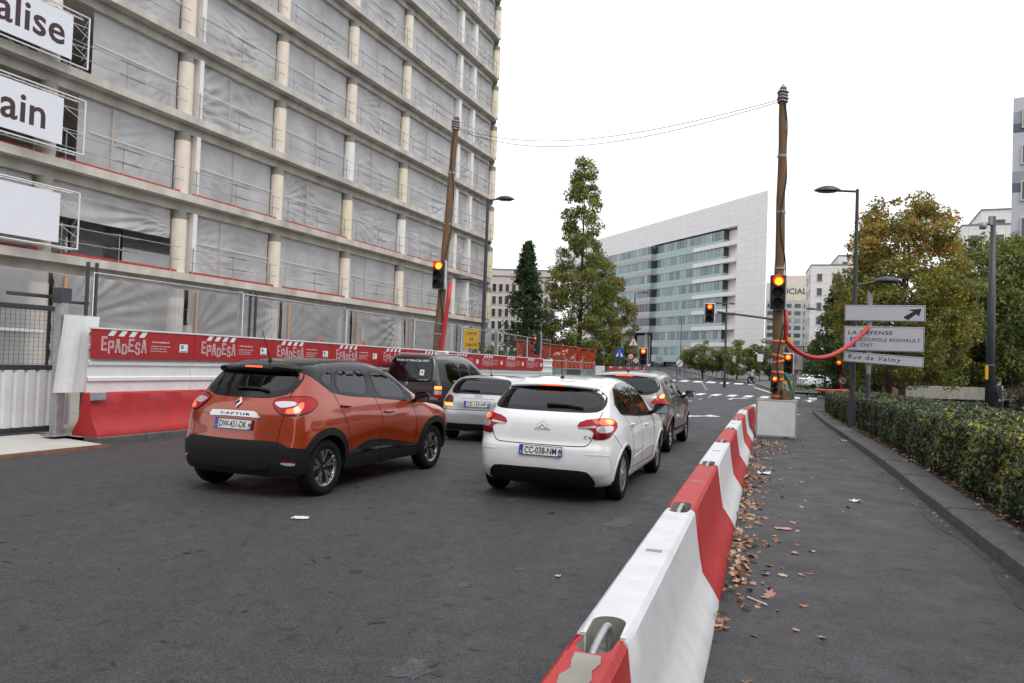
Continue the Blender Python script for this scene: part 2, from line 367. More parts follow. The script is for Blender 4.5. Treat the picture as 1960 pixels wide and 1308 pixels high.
def mapk(b, kind, V, sg=1):
    if kind == 's': return b.side(V[:, 0], V[:, 1], sg)
    if kind == 'b': return b.back(V[:, 0], V[:, 1])
    if kind == 't': return b.over(V[:, 0], V[:, 1])
    return b.wrap(V[:, 0] * sg, V[:, 1])
def skin(name, b, kind, V, F, off, mat, parent, sg=1, rim=.012):
    P = mapk(b, kind, V, sg); N = b.N(P); Q = P + N * off
    q0, q1, q2 = Q[F[0][0]], Q[F[0][1]], Q[F[0][2]]
    k = len(Q); pts = Q.tolist(); fs = []
    for f in F:
        a, c, d = Q[f[0]], Q[f[1]], Q[f[2]]
        fs.append(f if np.dot(np.cross(c - a, d - c), N[f[0]]) >= 0 else f[::-1])
    if rim:
        cnt = {}
        for f in fs:
            for i in range(len(f)):
                e = (f[i], f[(i + 1) % len(f)]); cnt[e] = 1
        for (i, j) in [e for e in cnt if (e[1], e[0]) not in cnt]:
            n = len(pts); pts += [Q[i].tolist(), Q[j].tolist(), (P[j] - N[j] * rim).tolist(), (P[i] - N[i] * rim).tolist()]; fs.append((n + 1, n, n + 3, n + 2))
    me = bpy.data.meshes.new(name); me.from_pydata(pts, [], fs); me.materials.append(mat)
    me.polygons.foreach_set('use_smooth', [True] * len(me.polygons)); me.update(); return link(name, me, parent)
def patch(name, b, kind, poly, off, mat, parent, sg=1, res=.06, holes=None, rim=.012):
    V, F = cells(poly, res)
    if holes:
        C = np.array([V[list(f)].mean(0) for f in F]); k = np.zeros(len(F), bool)
        for h in holes: k |= inpoly(C, h)
        F = [f for f, q in zip(F, k) if not q]
    return skin(name, b, kind, V, F, off, mat, parent, sg, rim)
def ribbon(name, b, kind, pts, w, off, mat, parent, sg=1, closed=False, step=.05, rim=.006):
    p = np.array(pts + ([pts[0]] if closed else []), float); q = [p[0]]
    for i in range(len(p) - 1):
        n = max(1, int(np.linalg.norm(p[i + 1] - p[i]) / step))
        for k in range(1, n + 1): q.append(p[i] + (p[i + 1] - p[i]) * k / n)
    q = np.array(q); n = len(q); d = np.zeros_like(q)
    d[1:-1] = q[2:] - q[:-2]; d[0] = q[1] - q[0]; d[-1] = q[-1] - q[-2]
    if closed: d[0] = d[-1] = q[1] - q[-2]
    d /= np.linalg.norm(d, axis=1, keepdims=True) + 1e-9; nn = np.stack([-d[:, 1], d[:, 0]], 1)
    V = np.concatenate([q + nn * w / 2, q - nn * w / 2]); F = [(i, i + 1, n + i + 1, n + i) for i in range(n - 1)]
    return skin(name, b, kind, V, F, off, mat, parent, sg, rim)

def body_mesh(b, nx=150, ny=58, nz=50, kill=None):
    ids = {}; pts = []; fs = []
    L = [(i, j, k) for i in range(nx + 1) for j in range(ny + 1) for k in range(nz + 1) if i in (0, nx) or j in (0, ny) or k in (0, nz)]
    I = np.array(L); ids = {t: n for n, t in enumerate(L)}
    E = np.stack([b.x0 + (b.x1 - b.x0) * I[:, 0] / nx, -b.w + 2 * b.w * I[:, 1] / ny, .12 + (b.zt - .12) * I[:, 2] / nz], 1)
    A = np.stack([np.clip(E[:, 0], b.xa, b.xb), 0 * E[:, 0], np.clip(E[:, 2], .55, .9)], 1)
    P = b.cast(A, A + (E - A) * 1.05)
    def face(q): fs.append(q)
    for i in (0, nx):
        for j in range(ny):
            for k in range(nz):
                q = (ids[(i, j, k)], ids[(i, j + 1, k)], ids[(i, j + 1, k + 1)], ids[(i, j, k + 1)]); fs.append(q[::-1] if i == 0 else q)
    for j in (0, ny):
        for i in range(nx):
            for k in range(nz):
                q = (ids[(i, j, k)], ids[(i + 1, j, k)], ids[(i + 1, j, k + 1)], ids[(i, j, k + 1)]); fs.append(q if j == 0 else q[::-1])
    for k in (0, nz):
        for i in range(nx):
            for j in range(ny):
                q = (ids[(i, j, k)], ids[(i + 1, j, k)], ids[(i + 1, j + 1, k)], ids[(i, j + 1, k)]); fs.append(q[::-1] if k == 0 else q)
    F = np.array(fs); C = P[F].mean(1)
    if kill is not None: F = F[~kill(C)]
    return P, F

def make_wheel(root, x, y, Rt, Rr, wd, style, zc):
    sg = -1 if y < 0 else 1
    B = Matrix.Translation((x, y, zc)) @ Matrix.Rotation(-sg * math.pi / 2, 4, 'X')       # local z points outwards
    h = wd / 2; rr = Rr
    prof = [(rr - .02, -h + .03), (rr + .005, -h + .012), (Rt - .05, -h), (Rt - .018, -h + .012), (Rt - .004, -h + .035), (Rt, 0), (Rt - .004, h - .035), (Rt - .018, h - .012), (Rt - .05, h), (rr + .012, h - .010), (rr - .004, h - .02), (rr - .012, h - .03), (rr - .02, -h + .03)]
    w = MB().lathe(prof, 48, B)
    for gk in (-.055, -.02, .02, .055): pass
    wo = w.build('wheel', m_tyre, root, ang=50)
    d = MB().lathe([(.0, h - .075), (rr - .05, h - .085), (rr - .018, h - .05), (rr - .014, h - .03)], 40, B); d.build('brake_disc', m_rimd, wo, smooth=True)
    m = MB(); ring = [(rr - .022, h - .045), (rr - .006, h - .022), (rr + .004, h - .018), (rr + .006, h - .03)]; m.lathe(ring, 48, B)
    def bar(r0, a0, r1, a1, w0, w1, z0, z1, th=.02):
        p0 = Vector((r0 * math.cos(a0), r0 * math.sin(a0), z0)); p1 = Vector((r1 * math.cos(a1), r1 * math.sin(a1), z1)); dd = (p1 - p0).normalized(); n = dd.cross(Vector((0, 0, 1))).normalized()
        vs = [p0 + n * w0 / 2, p0 - n * w0 / 2, p1 - n * w1 / 2, p1 + n * w1 / 2]; vs += [v - Vector((0, 0, th)) for v in vs]
        m.add(vs, [(0, 1, 2, 3), (0, 4, 5, 1), (1, 5, 6, 2), (2, 6, 7, 3), (3, 7, 4, 0)], B)
    rim_m = m_rims
    if style == 'captur':
        for k in range(5):
            a = 2 * math.pi * k / 5 + .35
            bar(.062, a - .05, rr * .72, a - .20, .030, .034, h - .045, h - .03); bar(.062, a + .05, rr * .72, a + .20, .030, .034, h - .045, h - .03)
            bar(rr * .70, a - .205, rr - .01, a - .12, .036, .03, h - .03, h - .028); bar(rr * .70, a + .205, rr - .01, a + .12, .036, .03, h - .03, h - .028)
            bar(rr * .93, a - .36, rr * .70, a - .20, .02, .03, h - .034, h - .032); bar(rr * .93, a + .36, rr * .70, a + .20, .02, .03, h - .034, h - .032)
    elif style == 'cover':
        rim_m = m_rimp; m.lathe([(.0, h - .025), (.07, h - .028), (.085, h - .04)], 24, B)
        for k in range(9):
            a = 2 * math.pi * k / 9
            bar(.07, a - .09, rr - .012, a - .10, .026, .040, h - .032, h - .026); bar(.07, a + .12, rr - .012, a + .11, .020, .034, h - .034, h - .028)
    else:
        rim_m = m_rimp; m.lathe([(.0, h - .03), (.06, h - .033), (.075, h - .05)], 24, B)
        for k in range(style):
            a = 2 * math.pi * k / style; bar(.06, a, rr - .012, a, .05, .042, h - .04, h - .028)
    m.build('rim', rim_m, wo, ang=35)
    c = MB().lathe([(0, h - .018), (.028, h - .02), (.033, h - .04)], 20, B); c.build('hub_cap', m_rimd if style == 'captur' else m_rimp, wo, smooth=True)

def number_plate(root, b, zc, txt, dept, yc=0, blue_r=True, w=.52, h=.11, off=.014, dot=None):
    P0 = b.back(np.array([yc]), np.array([zc - h / 2]))[0]; P1 = b.back(np.array([yc]), np.array([zc + h / 2]))[0]
    o = (P0 + P1) / 2; B = frame((o[0] - off, yc, zc), (0, -1, 0), P1 - P0)
    p = MB().box((0, 0, 0), (w, h, .008), .003, B).build('number_plate', m_plate, root)
    t = .0055; m = MB().box((-w / 2 + .024, 0, t), (.044, h - .008, .002), 0, B)
    if blue_r: m.box((w / 2 - .024, -.018, t), (.044, h - .046, .002), 0, B)
    m.build('plate_band', m_pblue, p)
    bd = MB()
    for (cx, cy, dx, dy) in ((0, h / 2, w + .006, .006), (0, -h / 2, w + .006, .006), (w / 2, 0, .006, h), (-w / 2, 0, .006, h)): bd.box((cx, cy, .002), (dx, dy, .008), 0, B)
    bd.build('plate_border', m_plas, p)
    if not txt: return
    V, F = fit_text(txt, w=.39, h=.075, bold=.012); V[:, 2] += t + .002; MB().add(V.tolist(), F, B).build('plate_lettering', m_ink, p)
    q = MB()
    V, F = fit_text('F', h=.022, bold=.01); V += (-w / 2 + .024, -.03, t + .003); q.add(V.tolist(), F, B)
    V, F = fit_text(dept, h=.026, bold=.01); V += (w / 2 - .024, -.030, t + .003); q.add(V.tolist(), F, B); q.build('plate_print', m_pwht, p)
    if dot: MB().box((w / 2 - .024, .02, t + .002), (.02, .02, .002), .0, B).build('plate_badge', dot, p)

def seats(root, xf, xr, zh, w=.36, dz=0):
    for (x, ys) in ((xf, (-w, w)), (xr, (-w, w))):
        for y in ys:
            s = MB(); Mx = Matrix.Translation((x, y, .52 + dz)) @ Matrix.Rotation(-.22, 4, 'Y')
            s.box((0, 0, .26), (.13, .44, .56), .05, Mx); s.box((.24, 0, -.02), (.50, .46, .14), .05, Matrix.Translation((x, y, .48 + dz))); so_ = s.build('seat', m_seat, root, ang=40)
            h = MB().box((0, 0, 0), (.09, .25, .17), .045, Matrix.Translation((x - .16, y, zh)) @ Matrix.Rotation(-.15, 4, 'Y')); h.cyl((x - .15, y - .05, zh - .2), (x - .16, y - .05, zh), .007, n=6); h.cyl((x - .15, y + .05, zh - .2), (x - .16, y + .05, zh), .007, n=6)
            h.build('headrest', m_seat, so_, ang=40)

def build_car(key, name, label, S):
    b = Body(**BODY[key]); X, Y, yaw = POSE[key]; a0, r0 = to_rf(X, Y)
    root = thing(name, (X, Y, float(gz(a0))), 0, label, 'car', 'cars waiting at the lights')
    slope = float(gz(a0 + 2.6) - gz(a0)) / 2.6
    root.rotation_euler = (Matrix.Rotation(math.pi / 2 - yaw, 3, 'Z') @ Matrix.Rotation(-slope, 3, 'Y')).to_euler()
    wb = S['wb']; Rt = S['Rt']; Ra = Rt + S.get('ra', .055); zc = Rt; tr = S.get('track', .77)
    sgl = [smooth_poly(p, 1) for p in S['glass']]; rg = smooth_poly(sym(S['rear_glass']), 1); ws = S['wshield']
    wsp = [(ws[0], -ws[1]), (ws[2], -ws[3]), (ws[2] + .06, 0), (ws[2], ws[3]), (ws[0], ws[1]), (ws[0] - .05, 0)]
    def kill(C):
        k = np.zeros(len(C), bool); sd = np.abs(C[:, 1]) > .45
        for p in sgl: k |= inpoly(C[:, [0, 2]], p) & sd
        k |= inpoly(C[:, [1, 2]], rg) & (C[:, 0] < .35)
        k |= inpoly(C[:, [0, 1]], wsp) & (C[:, 2] > .95)
        for wx in (0, wb): k |= (np.hypot(C[:, 0] - wx, C[:, 2] - zc) < Ra + .005) & (np.abs(C[:, 1]) > .5)
        return k
    P, F = body_mesh(b, kill=kill)
    link('body', fast_mesh('body', P, F, S['paint'], True), root)
    # lining, floor, seats
    m = MB(); zb = S['belt'] - .14; x0 = b.x0 + .25; x1 = b.x1 - .9; m.box(((x0 + x1) / 2, 0, .40), (x1 - x0, 1.36, .04))
    for sg in (-1, 1): m.box(((x0 + x1) / 2, sg * .70, (zb + .4) / 2), (x1 - x0, .03, zb - .4))
    m.box((x0, 0, (zb + .4) / 2), (.04, 1.36, zb - .4)); m.box((x1 - .12, 0, .72), (.35, 1.36, .36), .06); m.box((x0 + .3, 0, zb - .06), (.55, 1.3, .03))
    m.tube([(x1 - .42 + .06 * math.sin(t), .36 + .18 * math.cos(t), .92 + .17 * math.sin(t)) for t in np.linspace(0, 2 * math.pi, 25)], .013, 6)
    m.build('cabin', m_int, root); seats(root, S['xf'], S['xr'], S['zh'], dz=S.get('dz', 0))
    rx = S['roof']; patch('headliner', b, 't', [(rx[0], -.5), (rx[1], -.5), (rx[1], .5), (rx[0], .5)], -.035, m_liner, root, res=.2, rim=0)
    # glass
    blk = S.get('trim', m_plas)
    patch('rear_window', b, 'b', rg, .001, S.get('rear_glass_mat', m_gl), root, res=.06, rim=0)
    ribbon('rear_window_frame', b, 'b', rg, S.get('frit', .07), .004, m_gblk, root, closed=True, rim=.02)
    patch('windscreen', b, 't', wsp, .001, m_gl, root, res=.1, rim=0); ribbon('windscreen_frame', b, 't', wsp, .07, .004, m_gblk, root, closed=True)
    for sg in (-1, 1):
        if S.get('dlo'): patch('window_surround', b, 's', S['dlo'], .003, S.get('dlo_mat', m_gblk), root, sg, .028, holes=sgl)
        for gi, p in enumerate(sgl):
            patch('side_window', b, 's', p, .002, S.get('glass_mats', [m_gl] * 9)[gi], root, sg, .07, rim=0); ribbon('window_seal', b, 's', p, .036, .006, m_gblk, root, sg, closed=True)
    # wheel arches
    for wx in (0, wb):
        for sg in (-1, 1):
            an = np.linspace(-.12, math.pi + .12, 34); zs = zc + Ra * np.sin(an); ok = zs > b.zb + .03; an = an[ok]
            Vv = np.concatenate([np.stack([wx + r * np.cos(an), zc + r * np.sin(an)], 1) for r in (Ra - .012, Ra + S.get('lip', .02))]); n = len(an)
            Fc = [(i, i + 1, n + i + 1, n + i) for i in range(n - 1)]
            skin('arch_trim', b, 's', Vv, Fc, S.get('lipoff', .006), S.get('lip_mat', S['paint']), root, sg, .03)
            Q = b.side(Vv[:n, 0], Vv[:n, 1], sg); Q2 = Q.copy(); Q2[:, 1] = sg * .40
            MB().grid(np.stack([Q, Q2])).build('wheel_well', m_plas, root)
            make_wheel(root, wx, sg * tr, Rt, S['Rr'], S.get('tw', .205), S['wheel'], zc)
        MB().cyl((wx, -.7, zc), (wx, .7, zc), .05, n=8).build('axle', m_plas, root)
    for pt in S['patches']:
        nm, kind, poly, off, mat = pt[:5]; both = len(pt) > 5 and pt[5]; sm = pt[6] if len(pt) > 6 else 1
        pl = smooth_poly(poly, sm) if sm else poly
        for sg in ((-1, 1) if both else (-1 if kind == 's' else 1,)):
            patch(nm, b, kind, pl, off, mat, root, sg if kind in 'sw' else 1, .07)
    for rb in S['lines']:
        nm, kind, pts, w, off, mat, both = rb[:7]; closed = len(rb) > 7 and rb[7]
        for sg in ((-1, 1) if both else (1,)): ribbon(nm, b, kind, pts, w, off, mat, root, sg if kind in 'sw' else 1, closed)
    # door mirrors and handles
    for sg in (-1, 1):
        mx, mz = S['mirror']; q = b.side(np.array([mx]), np.array([mz]), sg)[0]
        h = MB(); V = []
        c = Vector((mx - .02, q[1] + sg * .17, mz + .06)); nu, nv = 14, 8; G = np.zeros((nu + 1, nv + 1, 3))
        for i in range(nu + 1):
            for j in range(nv + 1):
                th = 2 * math.pi * i / nu; ph = math.pi / 2 * j / nv; s_ = .65
                ct, st = math.cos(th), math.sin(th); e = lambda v: math.copysign(abs(v) ** s_, v)
                G[i, j] = (c.x + .10 * math.sin(ph), c.y + e(ct) * math.cos(ph) * .115, c.z + e(st) * math.cos(ph) * .075)
        h.grid(G); h.tube([(mx + .02, q[1] - sg * .02, mz - .02), (mx + .02, q[1] + sg * .06, mz + .02), (mx + .02, q[1] + sg * .12, mz + .04)], .03, 8)
        ho = h.build('door_mirror', S.get('mirror_mat', m_gblk), root, smooth=True)
        g = MB(); n = 28; vs = [(c.x + .004, c.y + math.copysign(abs(math.cos(t)) ** .65, math.cos(t)) * .104, c.z + math.copysign(abs(math.sin(t)) ** .65, math.sin(t)) * .065) for t in np.linspace(0, 2 * math.pi, n, endpoint=False)]
        g.add(vs, [tuple(range(n))]); g.build('mirror_glass', m_glm, ho)
        for (hx, hz) in S['handles']:
            q = b.side(np.array([hx - .09, hx, hx + .09]), np.array([hz + .005, hz, hz - .005]), sg); o = np.array([0, sg * .022, 0])
            MB().tube([q[0], q[0] + o * .9, q[1] + o * 1.3, q[2] + o * .9, q[2]], [.012, .014, .014, .014, .012], 8).build('door_handle', S['paint'], root, smooth=True)
    if S.get('antenna'):
        ax, al = S['antenna']; q = b.over(np.array([ax]), np.array([0.]))[0]
        an = MB().lathe([(.032, 0), (.026, .012), (.012, .035), (0, .038)], 12, Matrix.Translation(q)); an.tube([(q[0], 0, q[2] + .02), (q[0] - al * .45, 0, q[2] + al)], .005, 6); an.build('antenna', m_plas, root, smooth=True)
    if S.get('wiper'):
        pts = np.array(S['wiper']); q = b.back(pts[:, 0], pts[:, 1]); n = b.N(q); q = q + n * .022
        MB().tube(q.tolist(), [.022, .018, .014, .011][:len(q)], 8).build('rear_wiper', m_plas, root, smooth=True)
    np_ = S['plate']; number_plate(root, b, np_[0], np_[1], np_[2], np_[3] if len(np_) > 3 else 0, dot=np_[4] if len(np_) > 4 else None)
    return root, b
def flat_on_back(b, y, z, off=.004):
    """frame lying on the tail at (y, z): x to the right as seen from behind, y up"""
    e = .02; P = b.back(np.array([y, y - e, y]), np.array([z, z, z + e])); n = b.N(P[:1])[0]
    return frame(P[0] + n * off, P[1] - P[0], P[2] - P[0])

# ---------------------------------------------------------------- the five cars
def paint(name, col, metal=.0, rough=.3): return M(name, col, rough, metal, coat=1, spec=.5, var=.03, vs=300, dirt=.06, ds=2.2)
p_or = paint('orange metallic paint', (.32, .036, .004), .25, .18); p_wh = paint('white car paint', (.78, .79, .80), 0, .3)
p_bg = paint('grey beige metallic paint', (.235, .222, .20), .55, .3); p_si = paint('silver metallic paint', (.50, .51, .53), .55, .33); p_dg = paint('dark grey metallic paint', (.045, .047, .053), .35, .3)
def Tside(key, x): bd = BODY[key]; w = max(p[1] for p in bd['wid']) + .06; x0 = min(p[1] for p in bd['rear']) - .06; return w + x - x0
def symw(half): return [(-t, z) for t, z in half[::-1] if t] + [(t, z) for t, z in half]

tc = lambda x: Tside('captur', x)
root, b = build_car('captur', 'parked_car', 'orange hatchback with black roof waiting in the middle lane', dict(
  paint=p_or, wb=2.606, Rt=.329, Rr=.222, tw=.21, track=.765, wheel='captur', ra=.06, lip=.075, lip_mat=m_plas, lipoff=.012, belt=1.1,
  glass=[[(.045, 1.33), (.16, 1.425), (.32, 1.462), (.395, 1.465), (.225, 1.232)], [(.47, 1.465), (.75, 1.478), (1.07, 1.475), (1.02, 1.135), (.6, 1.155), (.29, 1.205)],
         [(1.19, 1.463), (1.5, 1.42), (1.73, 1.33), (1.86, 1.225), (1.90, 1.14), (1.87, 1.062), (1.5, 1.085), (1.19, 1.112)]],
  glass_mats=[m_gld, m_gld, m_gl], dlo=[(-.17, 1.43), (-.10, 1.388), (.01, 1.318), (.2, 1.19), (.42, 1.155), (.65, 1.13), (1.05, 1.105), (1.9, 1.032), (2.04, 1.045), (2.06, 1.13), (1.9, 1.265), (1.72, 1.385), (1.5, 1.462), (1.2, 1.508), (.8, 1.53), (.4, 1.52), (.1, 1.49), (-.1, 1.465)],
  rear_glass=[(0, 1.155), (.25, 1.157), (.40, 1.165), (.53, 1.195), (.60, 1.235), (.605, 1.33), (.565, 1.42), (.3, 1.45), (0, 1.458)], rear_glass_mat=m_gld,
  wshield=(1.62, .52, 2.40, .66), xf=1.30, xr=.38, zh=1.18, dz=.08, roof=(0, 1.5), mirror=(2.02, 1.03), mirror_mat=m_gblk, handles=[(.40, 1.03), (1.36, .912)],
  antenna=(-.02, .36), wiper=[(-.33, 1.195), (-.2, 1.215), (.02, 1.218), (.12, 1.205)], plate=(.822, 'DW-431-DK', '83', -.027, m_amb),
  patches=[('roof_panel', 't', [(-.15, -.56), (.2, -.60), (1.0, -.60), (1.45, -.595), (1.75, -.60), (1.60, -.3), (1.58, 0), (1.60, .3), (1.75, .60), (1.45, .595), (1.0, .60), (.2, .60), (-.15, .56), (-.2, 0)], .004, m_gblk, False, 0),
    ('rear_bumper', 'w', symw([(0, .655), (.55, .662), (.78, .655), (.95, .60), (tc(-.40), .578), (tc(-.36), .40), (tc(-.30), .30), (1.0, .285), (.6, .27), (0, .265)][:]), .012, m_plas, False, 0),
    ('bumper_recess', 'w', symw([(0, .46), (.55, .46), (.66, .41), (.60, .345), (0, .335)]), .022, m_plas, False, 1),
    ('tail_lamp_frame', 'w', [(.635, 1.082), (.735, 1.128), (.998, 1.152), (1.249, 1.166), (1.44, 1.147), (1.54, 1.09), (1.44, 1.022), (1.295, .970), (1.137, .942), (.985, .936), (.82, .940), (.70, 1.0)], .004, m_gblk, True),
    ('tail_lamp', 'w', [(.654, 1.082), (.74, 1.114), (.998, 1.136), (1.249, 1.151), (1.433, 1.133), (1.518, 1.09), (1.433, 1.035), (1.295, .986), (1.137, .958), (.985, .952), (.828, .957), (.719, 1.006)], .012, m_red, True),
    ('brake_light', 'w', [(.921, .99), (.951, 1.012), (1.1, 1.027), (1.183, 1.083), (1.249, 1.083), (1.204, 1.014), (1.114, .971), (.927, .964)], .016, m_lit, True),
    ('reversing_lamp', 'w', [(.695, 1.076), (.80, 1.09), (.971, 1.097), (1.121, 1.091), (1.121, 1.057), (.996, 1.034), (.815, 1.022), (.735, 1.05)], .015, m_clr, True),
    ('reflector', 'w', [(.761, .462), (1.084, .455), (1.08, .43), (.80, .435)], .016, m_dred, True), ('fog_lamp', 'w', [(.80, .433), (1.08, .428), (1.075, .396), (.885, .401)], .016, m_clr, True),
    ('chrome_strip', 'b', [(.345, .922), (.318, .962), (.1, .968), (-.28, .972), (-.325, .955), (-.378, .904), (-.2, .908), (.1, .908), (.335, .898)], .022, m_chr, False, 0),
    ('sill_cladding', 's', [(.40, .26), (.44, .42), (.50, .475), (.62, .51), (.80, .568), (1.0, .578), (1.226, .566), (1.7, .50), (2.13, .42), (2.20, .26)], .012, m_plas, True, 0),
    ('chrome_sill_trim', 's', [(.50, .455), (.66, .505), (.78, .478), (1.2, .468), (2.05, .425), (2.05, .408), (1.2, .44), (.62, .445)], .022, m_chr, True, 0)],
  lines=[('panel_gap', 'w', [(1.136, 1.221), (1.029, 1.15)], .008, .002, m_gap, True), ('panel_gap', 'w', [(.893, .945), (.80, .82), (.768, .70), (.75, .66)], .008, .002, m_gap, True),
    ('panel_gap', 's', [(.235, 1.20), (.27, 1.05), (.36, .85), (.44, .66), (.50, .48)], .007, .002, m_gap, True), ('panel_gap', 's', [(1.11, 1.10), (1.17, .92), (1.19, .7), (1.165, .585)], .007, .002, m_gap, True), ('panel_gap', 's', [(1.165, .57), (1.2, .28)], .007, .014, m_gap, True),
    ('panel_gap', 's', [(1.96, 1.03), (2.06, .85), (2.10, .62), (2.05, .44)], .007, .002, m_gap, True), ('fuel_flap_gap', 's', [(.03, .965), (.15, .985), (.22, .94), (.23, .84), (.17, .79), (.06, .80), (.0, .87)], .006, .002, m_gap, False, True)]))
# spoiler, badge, small letters
ys = np.linspace(-.57, .57, 15); G = []
for y in ys:
    k = .07 * (abs(y) / .57) ** 2.6; zt = float(b.over(np.array([-.06]), np.array([y]))[0, 2]); d = .03 * (y / .6) ** 2
    G.append([(-.04, y, zt + .003), (-.16, y, zt - .010), (-.25 + k, y, 1.503 - d), (-.298 + k, y, 1.490 - d), (-.302 + k, y, 1.462 - d), (-.285 + k, y, 1.440 - d), (-.22 + k * .6, y * .98, 1.425 - d)])
sp = MB().grid(np.array(G)[:, ::-1]); n = 7
sp.add(G[0], [tuple(range(n))]); sp.add(G[-1], [tuple(range(n))[::-1]]); sp.build('roof_spoiler', m_gblk, root, ang=40); MB().box((-.300, 0, 1.477), (.012, .25, .018), .003).build('third_brake_light', m_lit, root)
B = flat_on_back(b, -.012, 1.062, .008)
lo = MB().add([(0, .075, .004), (.052, 0, .004), (0, -.075, .004), (-.052, 0, .004), (0, .034, .010), (.022, 0, .010), (0, -.034, .010), (-.022, 0, .010), (0, .075, -.02), (.052, 0, -.02), (0, -.075, -.02), (-.052, 0, -.02)],
  [(0, 4, 5, 1), (1, 5, 6, 2), (2, 6, 7, 3), (3, 7, 4, 0), (8, 0, 1, 9), (9, 1, 2, 10), (10, 2, 3, 11), (11, 3, 0, 8)], B); lo.build('badge', m_chr, root)
V, F = fit_text('TCe', h=.032, bold=.01); MB().add(V.tolist(), F, flat_on_back(b, -.505, .738, .006)).build('badge_lettering', m_chr, root)
V, F = fit_text('CAPTUR', w=.42, h=.028, bold=.01, space=1.3); MB().add(V.tolist(), F, flat_on_back(b, -.03, .935, .026)).build('strip_lettering', m_rimd, root)

t4 = lambda x: Tside('c4', x)
root, b = build_car('c4', 'parked_car', 'white five-door hatchback waiting beside the red and white barriers', dict(
  paint=p_wh, wb=2.608, Rt=.316, Rr=.214, track=.765, wheel='cover', ra=.05, lip=.022, belt=1.0,
  glass=[[(.0, 1.155), (.12, 1.25), (.24, 1.325), (.28, 1.335), (.20, 1.05), (.09, 1.065)], [(.33, 1.345), (.6, 1.372), (1.02, 1.378), (.92, 1.03), (.26, 1.05)], [(1.20, 1.372), (1.42, 1.345), (1.62, 1.27), (1.80, 1.13), (1.87, .965), (1.5, .985), (1.10, 1.005)]],
  glass_mats=[m_gld, m_gl, m_gl], dlo=[(-.075, 1.16), (.06, 1.265), (.2, 1.355), (.5, 1.398), (.85, 1.413), (1.1, 1.41), (1.35, 1.385), (1.6, 1.315), (1.83, 1.165), (1.97, .945), (1.5, .958), (1.1, .975), (.4, 1.015), (.06, 1.035)],
  rear_glass=[(0, 1.092), (.3, 1.092), (.54, 1.094), (.645, 1.108), (.665, 1.165), (.64, 1.255), (.5, 1.335), (.13, 1.358), (0, 1.36)], frit=.05, wshield=(1.52, .53, 2.36, .68), xf=1.25, xr=.30, zh=1.13, roof=(0, 1.4),
  mirror=(1.95, .97), mirror_mat=m_gblk, handles=[(.46, .895), (1.41, .835)], antenna=(.12, .20), wiper=[(-.02, 1.125), (-.12, 1.128), (-.30, 1.125), (-.46, 1.105)], plate=(.615, 'CC-038-NM', '75', -.028, m_red),
  patches=[('tail_lamp', 'w', [(.522, .903), (.623, .985), (1.044, 1.016), (1.387, 1.004), (1.542, .927), (1.268, .837), (1.094, .776), (.774, .767), (.838, .854), (.735, .893)], .008, m_red, True),
    ('brake_light', 'w', [(1.02, 1.008), (1.359, .998), (1.40, .94), (1.122, .932), (.945, .948)], .013, m_lit, True), ('brake_light_core', 'w', [(1.10, .995), (1.34, .988), (1.345, .948), (1.12, .943)], .016, m_litc, True),
    ('reversing_lamp', 'w', [(.897, .927), (1.35, .924), (1.203, .858), (.982, .844), (.871, .866)], .012, m_clr, True), ('lamp_trim', 'w', [(.556, .905), (.90, .933), (.856, .902), (.573, .893)], .012, m_clr, True), ('lamp_lower', 'w', [(.835, .84), (.98, .838), (1.22, .848), (1.09, .783), (.79, .775)], .011, m_dred, True),
    ('bumper_slot', 'w', symw([(0, .417), (.55, .41), (.68, .40), (.76, .36), (.93, .27), (.99, .215), (.5, .205), (0, .205)]), .012, m_plas, False, 0), ('tow_cover_gap', 'b', [(-.33, .475), (-.39, .475), (-.39, .42), (-.33, .42)], .002, p_wh, False, 0)],
  lines=[('panel_gap', 'w', symw([(0, .683), (.45, .684), (.627, .688), (.702, .705), (.783, .765)]), .009, .002, m_gap, False), ('panel_gap', 'w', [(1.025, 1.015), (1.197, 1.085)], .007, .002, m_gap, True), ('panel_gap', 'w', [(.774, .767), (.84, .856), (1.03, 1.012)], .006, .010, m_gap, True),
    ('panel_gap', 'w', [(1.281, .825), (1.42, .75), (1.554, .669), (1.64, .61)], .006, .002, m_gap, True), ('bumper_crease', 'w', [(.66, .60), (.9, .60), (1.11, .587), (1.19, .53), (1.245, .44), (1.252, .34)], .012, .005, p_wh, True),
    ('panel_gap', 's', [(.20, 1.03), (.27, .92), (.42, .72), (.46, .45), (.50, .36)], .006, .002, m_gap, True), ('panel_gap', 's', [(1.02, .99), (1.10, .80), (1.12, .5), (1.10, .34)], .006, .002, m_gap, True), ('panel_gap', 's', [(1.93, .95), (2.03, .8), (2.06, .55), (2.0, .34)], .006, .002, m_gap, True),
    ('panel_gap', 's', [(.46, .34), (1.2, .335), (2.05, .335)], .006, .002, m_gap, True), ('flank_crease', 's', [(.55, .46), (1.0, .485), (1.6, .51), (2.1, .50)], .02, .006, p_wh, True), ('chrome_window_line', 's', [(.10, 1.028), (.5, 1.004), (1.1, .966), (1.9, .937)], .012, .006, m_chr, True)]))
ys = np.linspace(-.575, .575, 15); G = []
for y in ys:
    k = .08 * (abs(y) / .575) ** 2.6; zt = float(b.over(np.array([-.06]), np.array([y]))[0, 2]); d = .035 * (y / .6) ** 2
    G.append([(-.05, y, zt + .003), (-.18, y, 1.415 - d), (-.285 + k, y, 1.396 - d), (-.305 + k, y, 1.380 - d), (-.298 + k, y, 1.360 - d), (-.23 + k * .6, y * .985, 1.345 - d)])
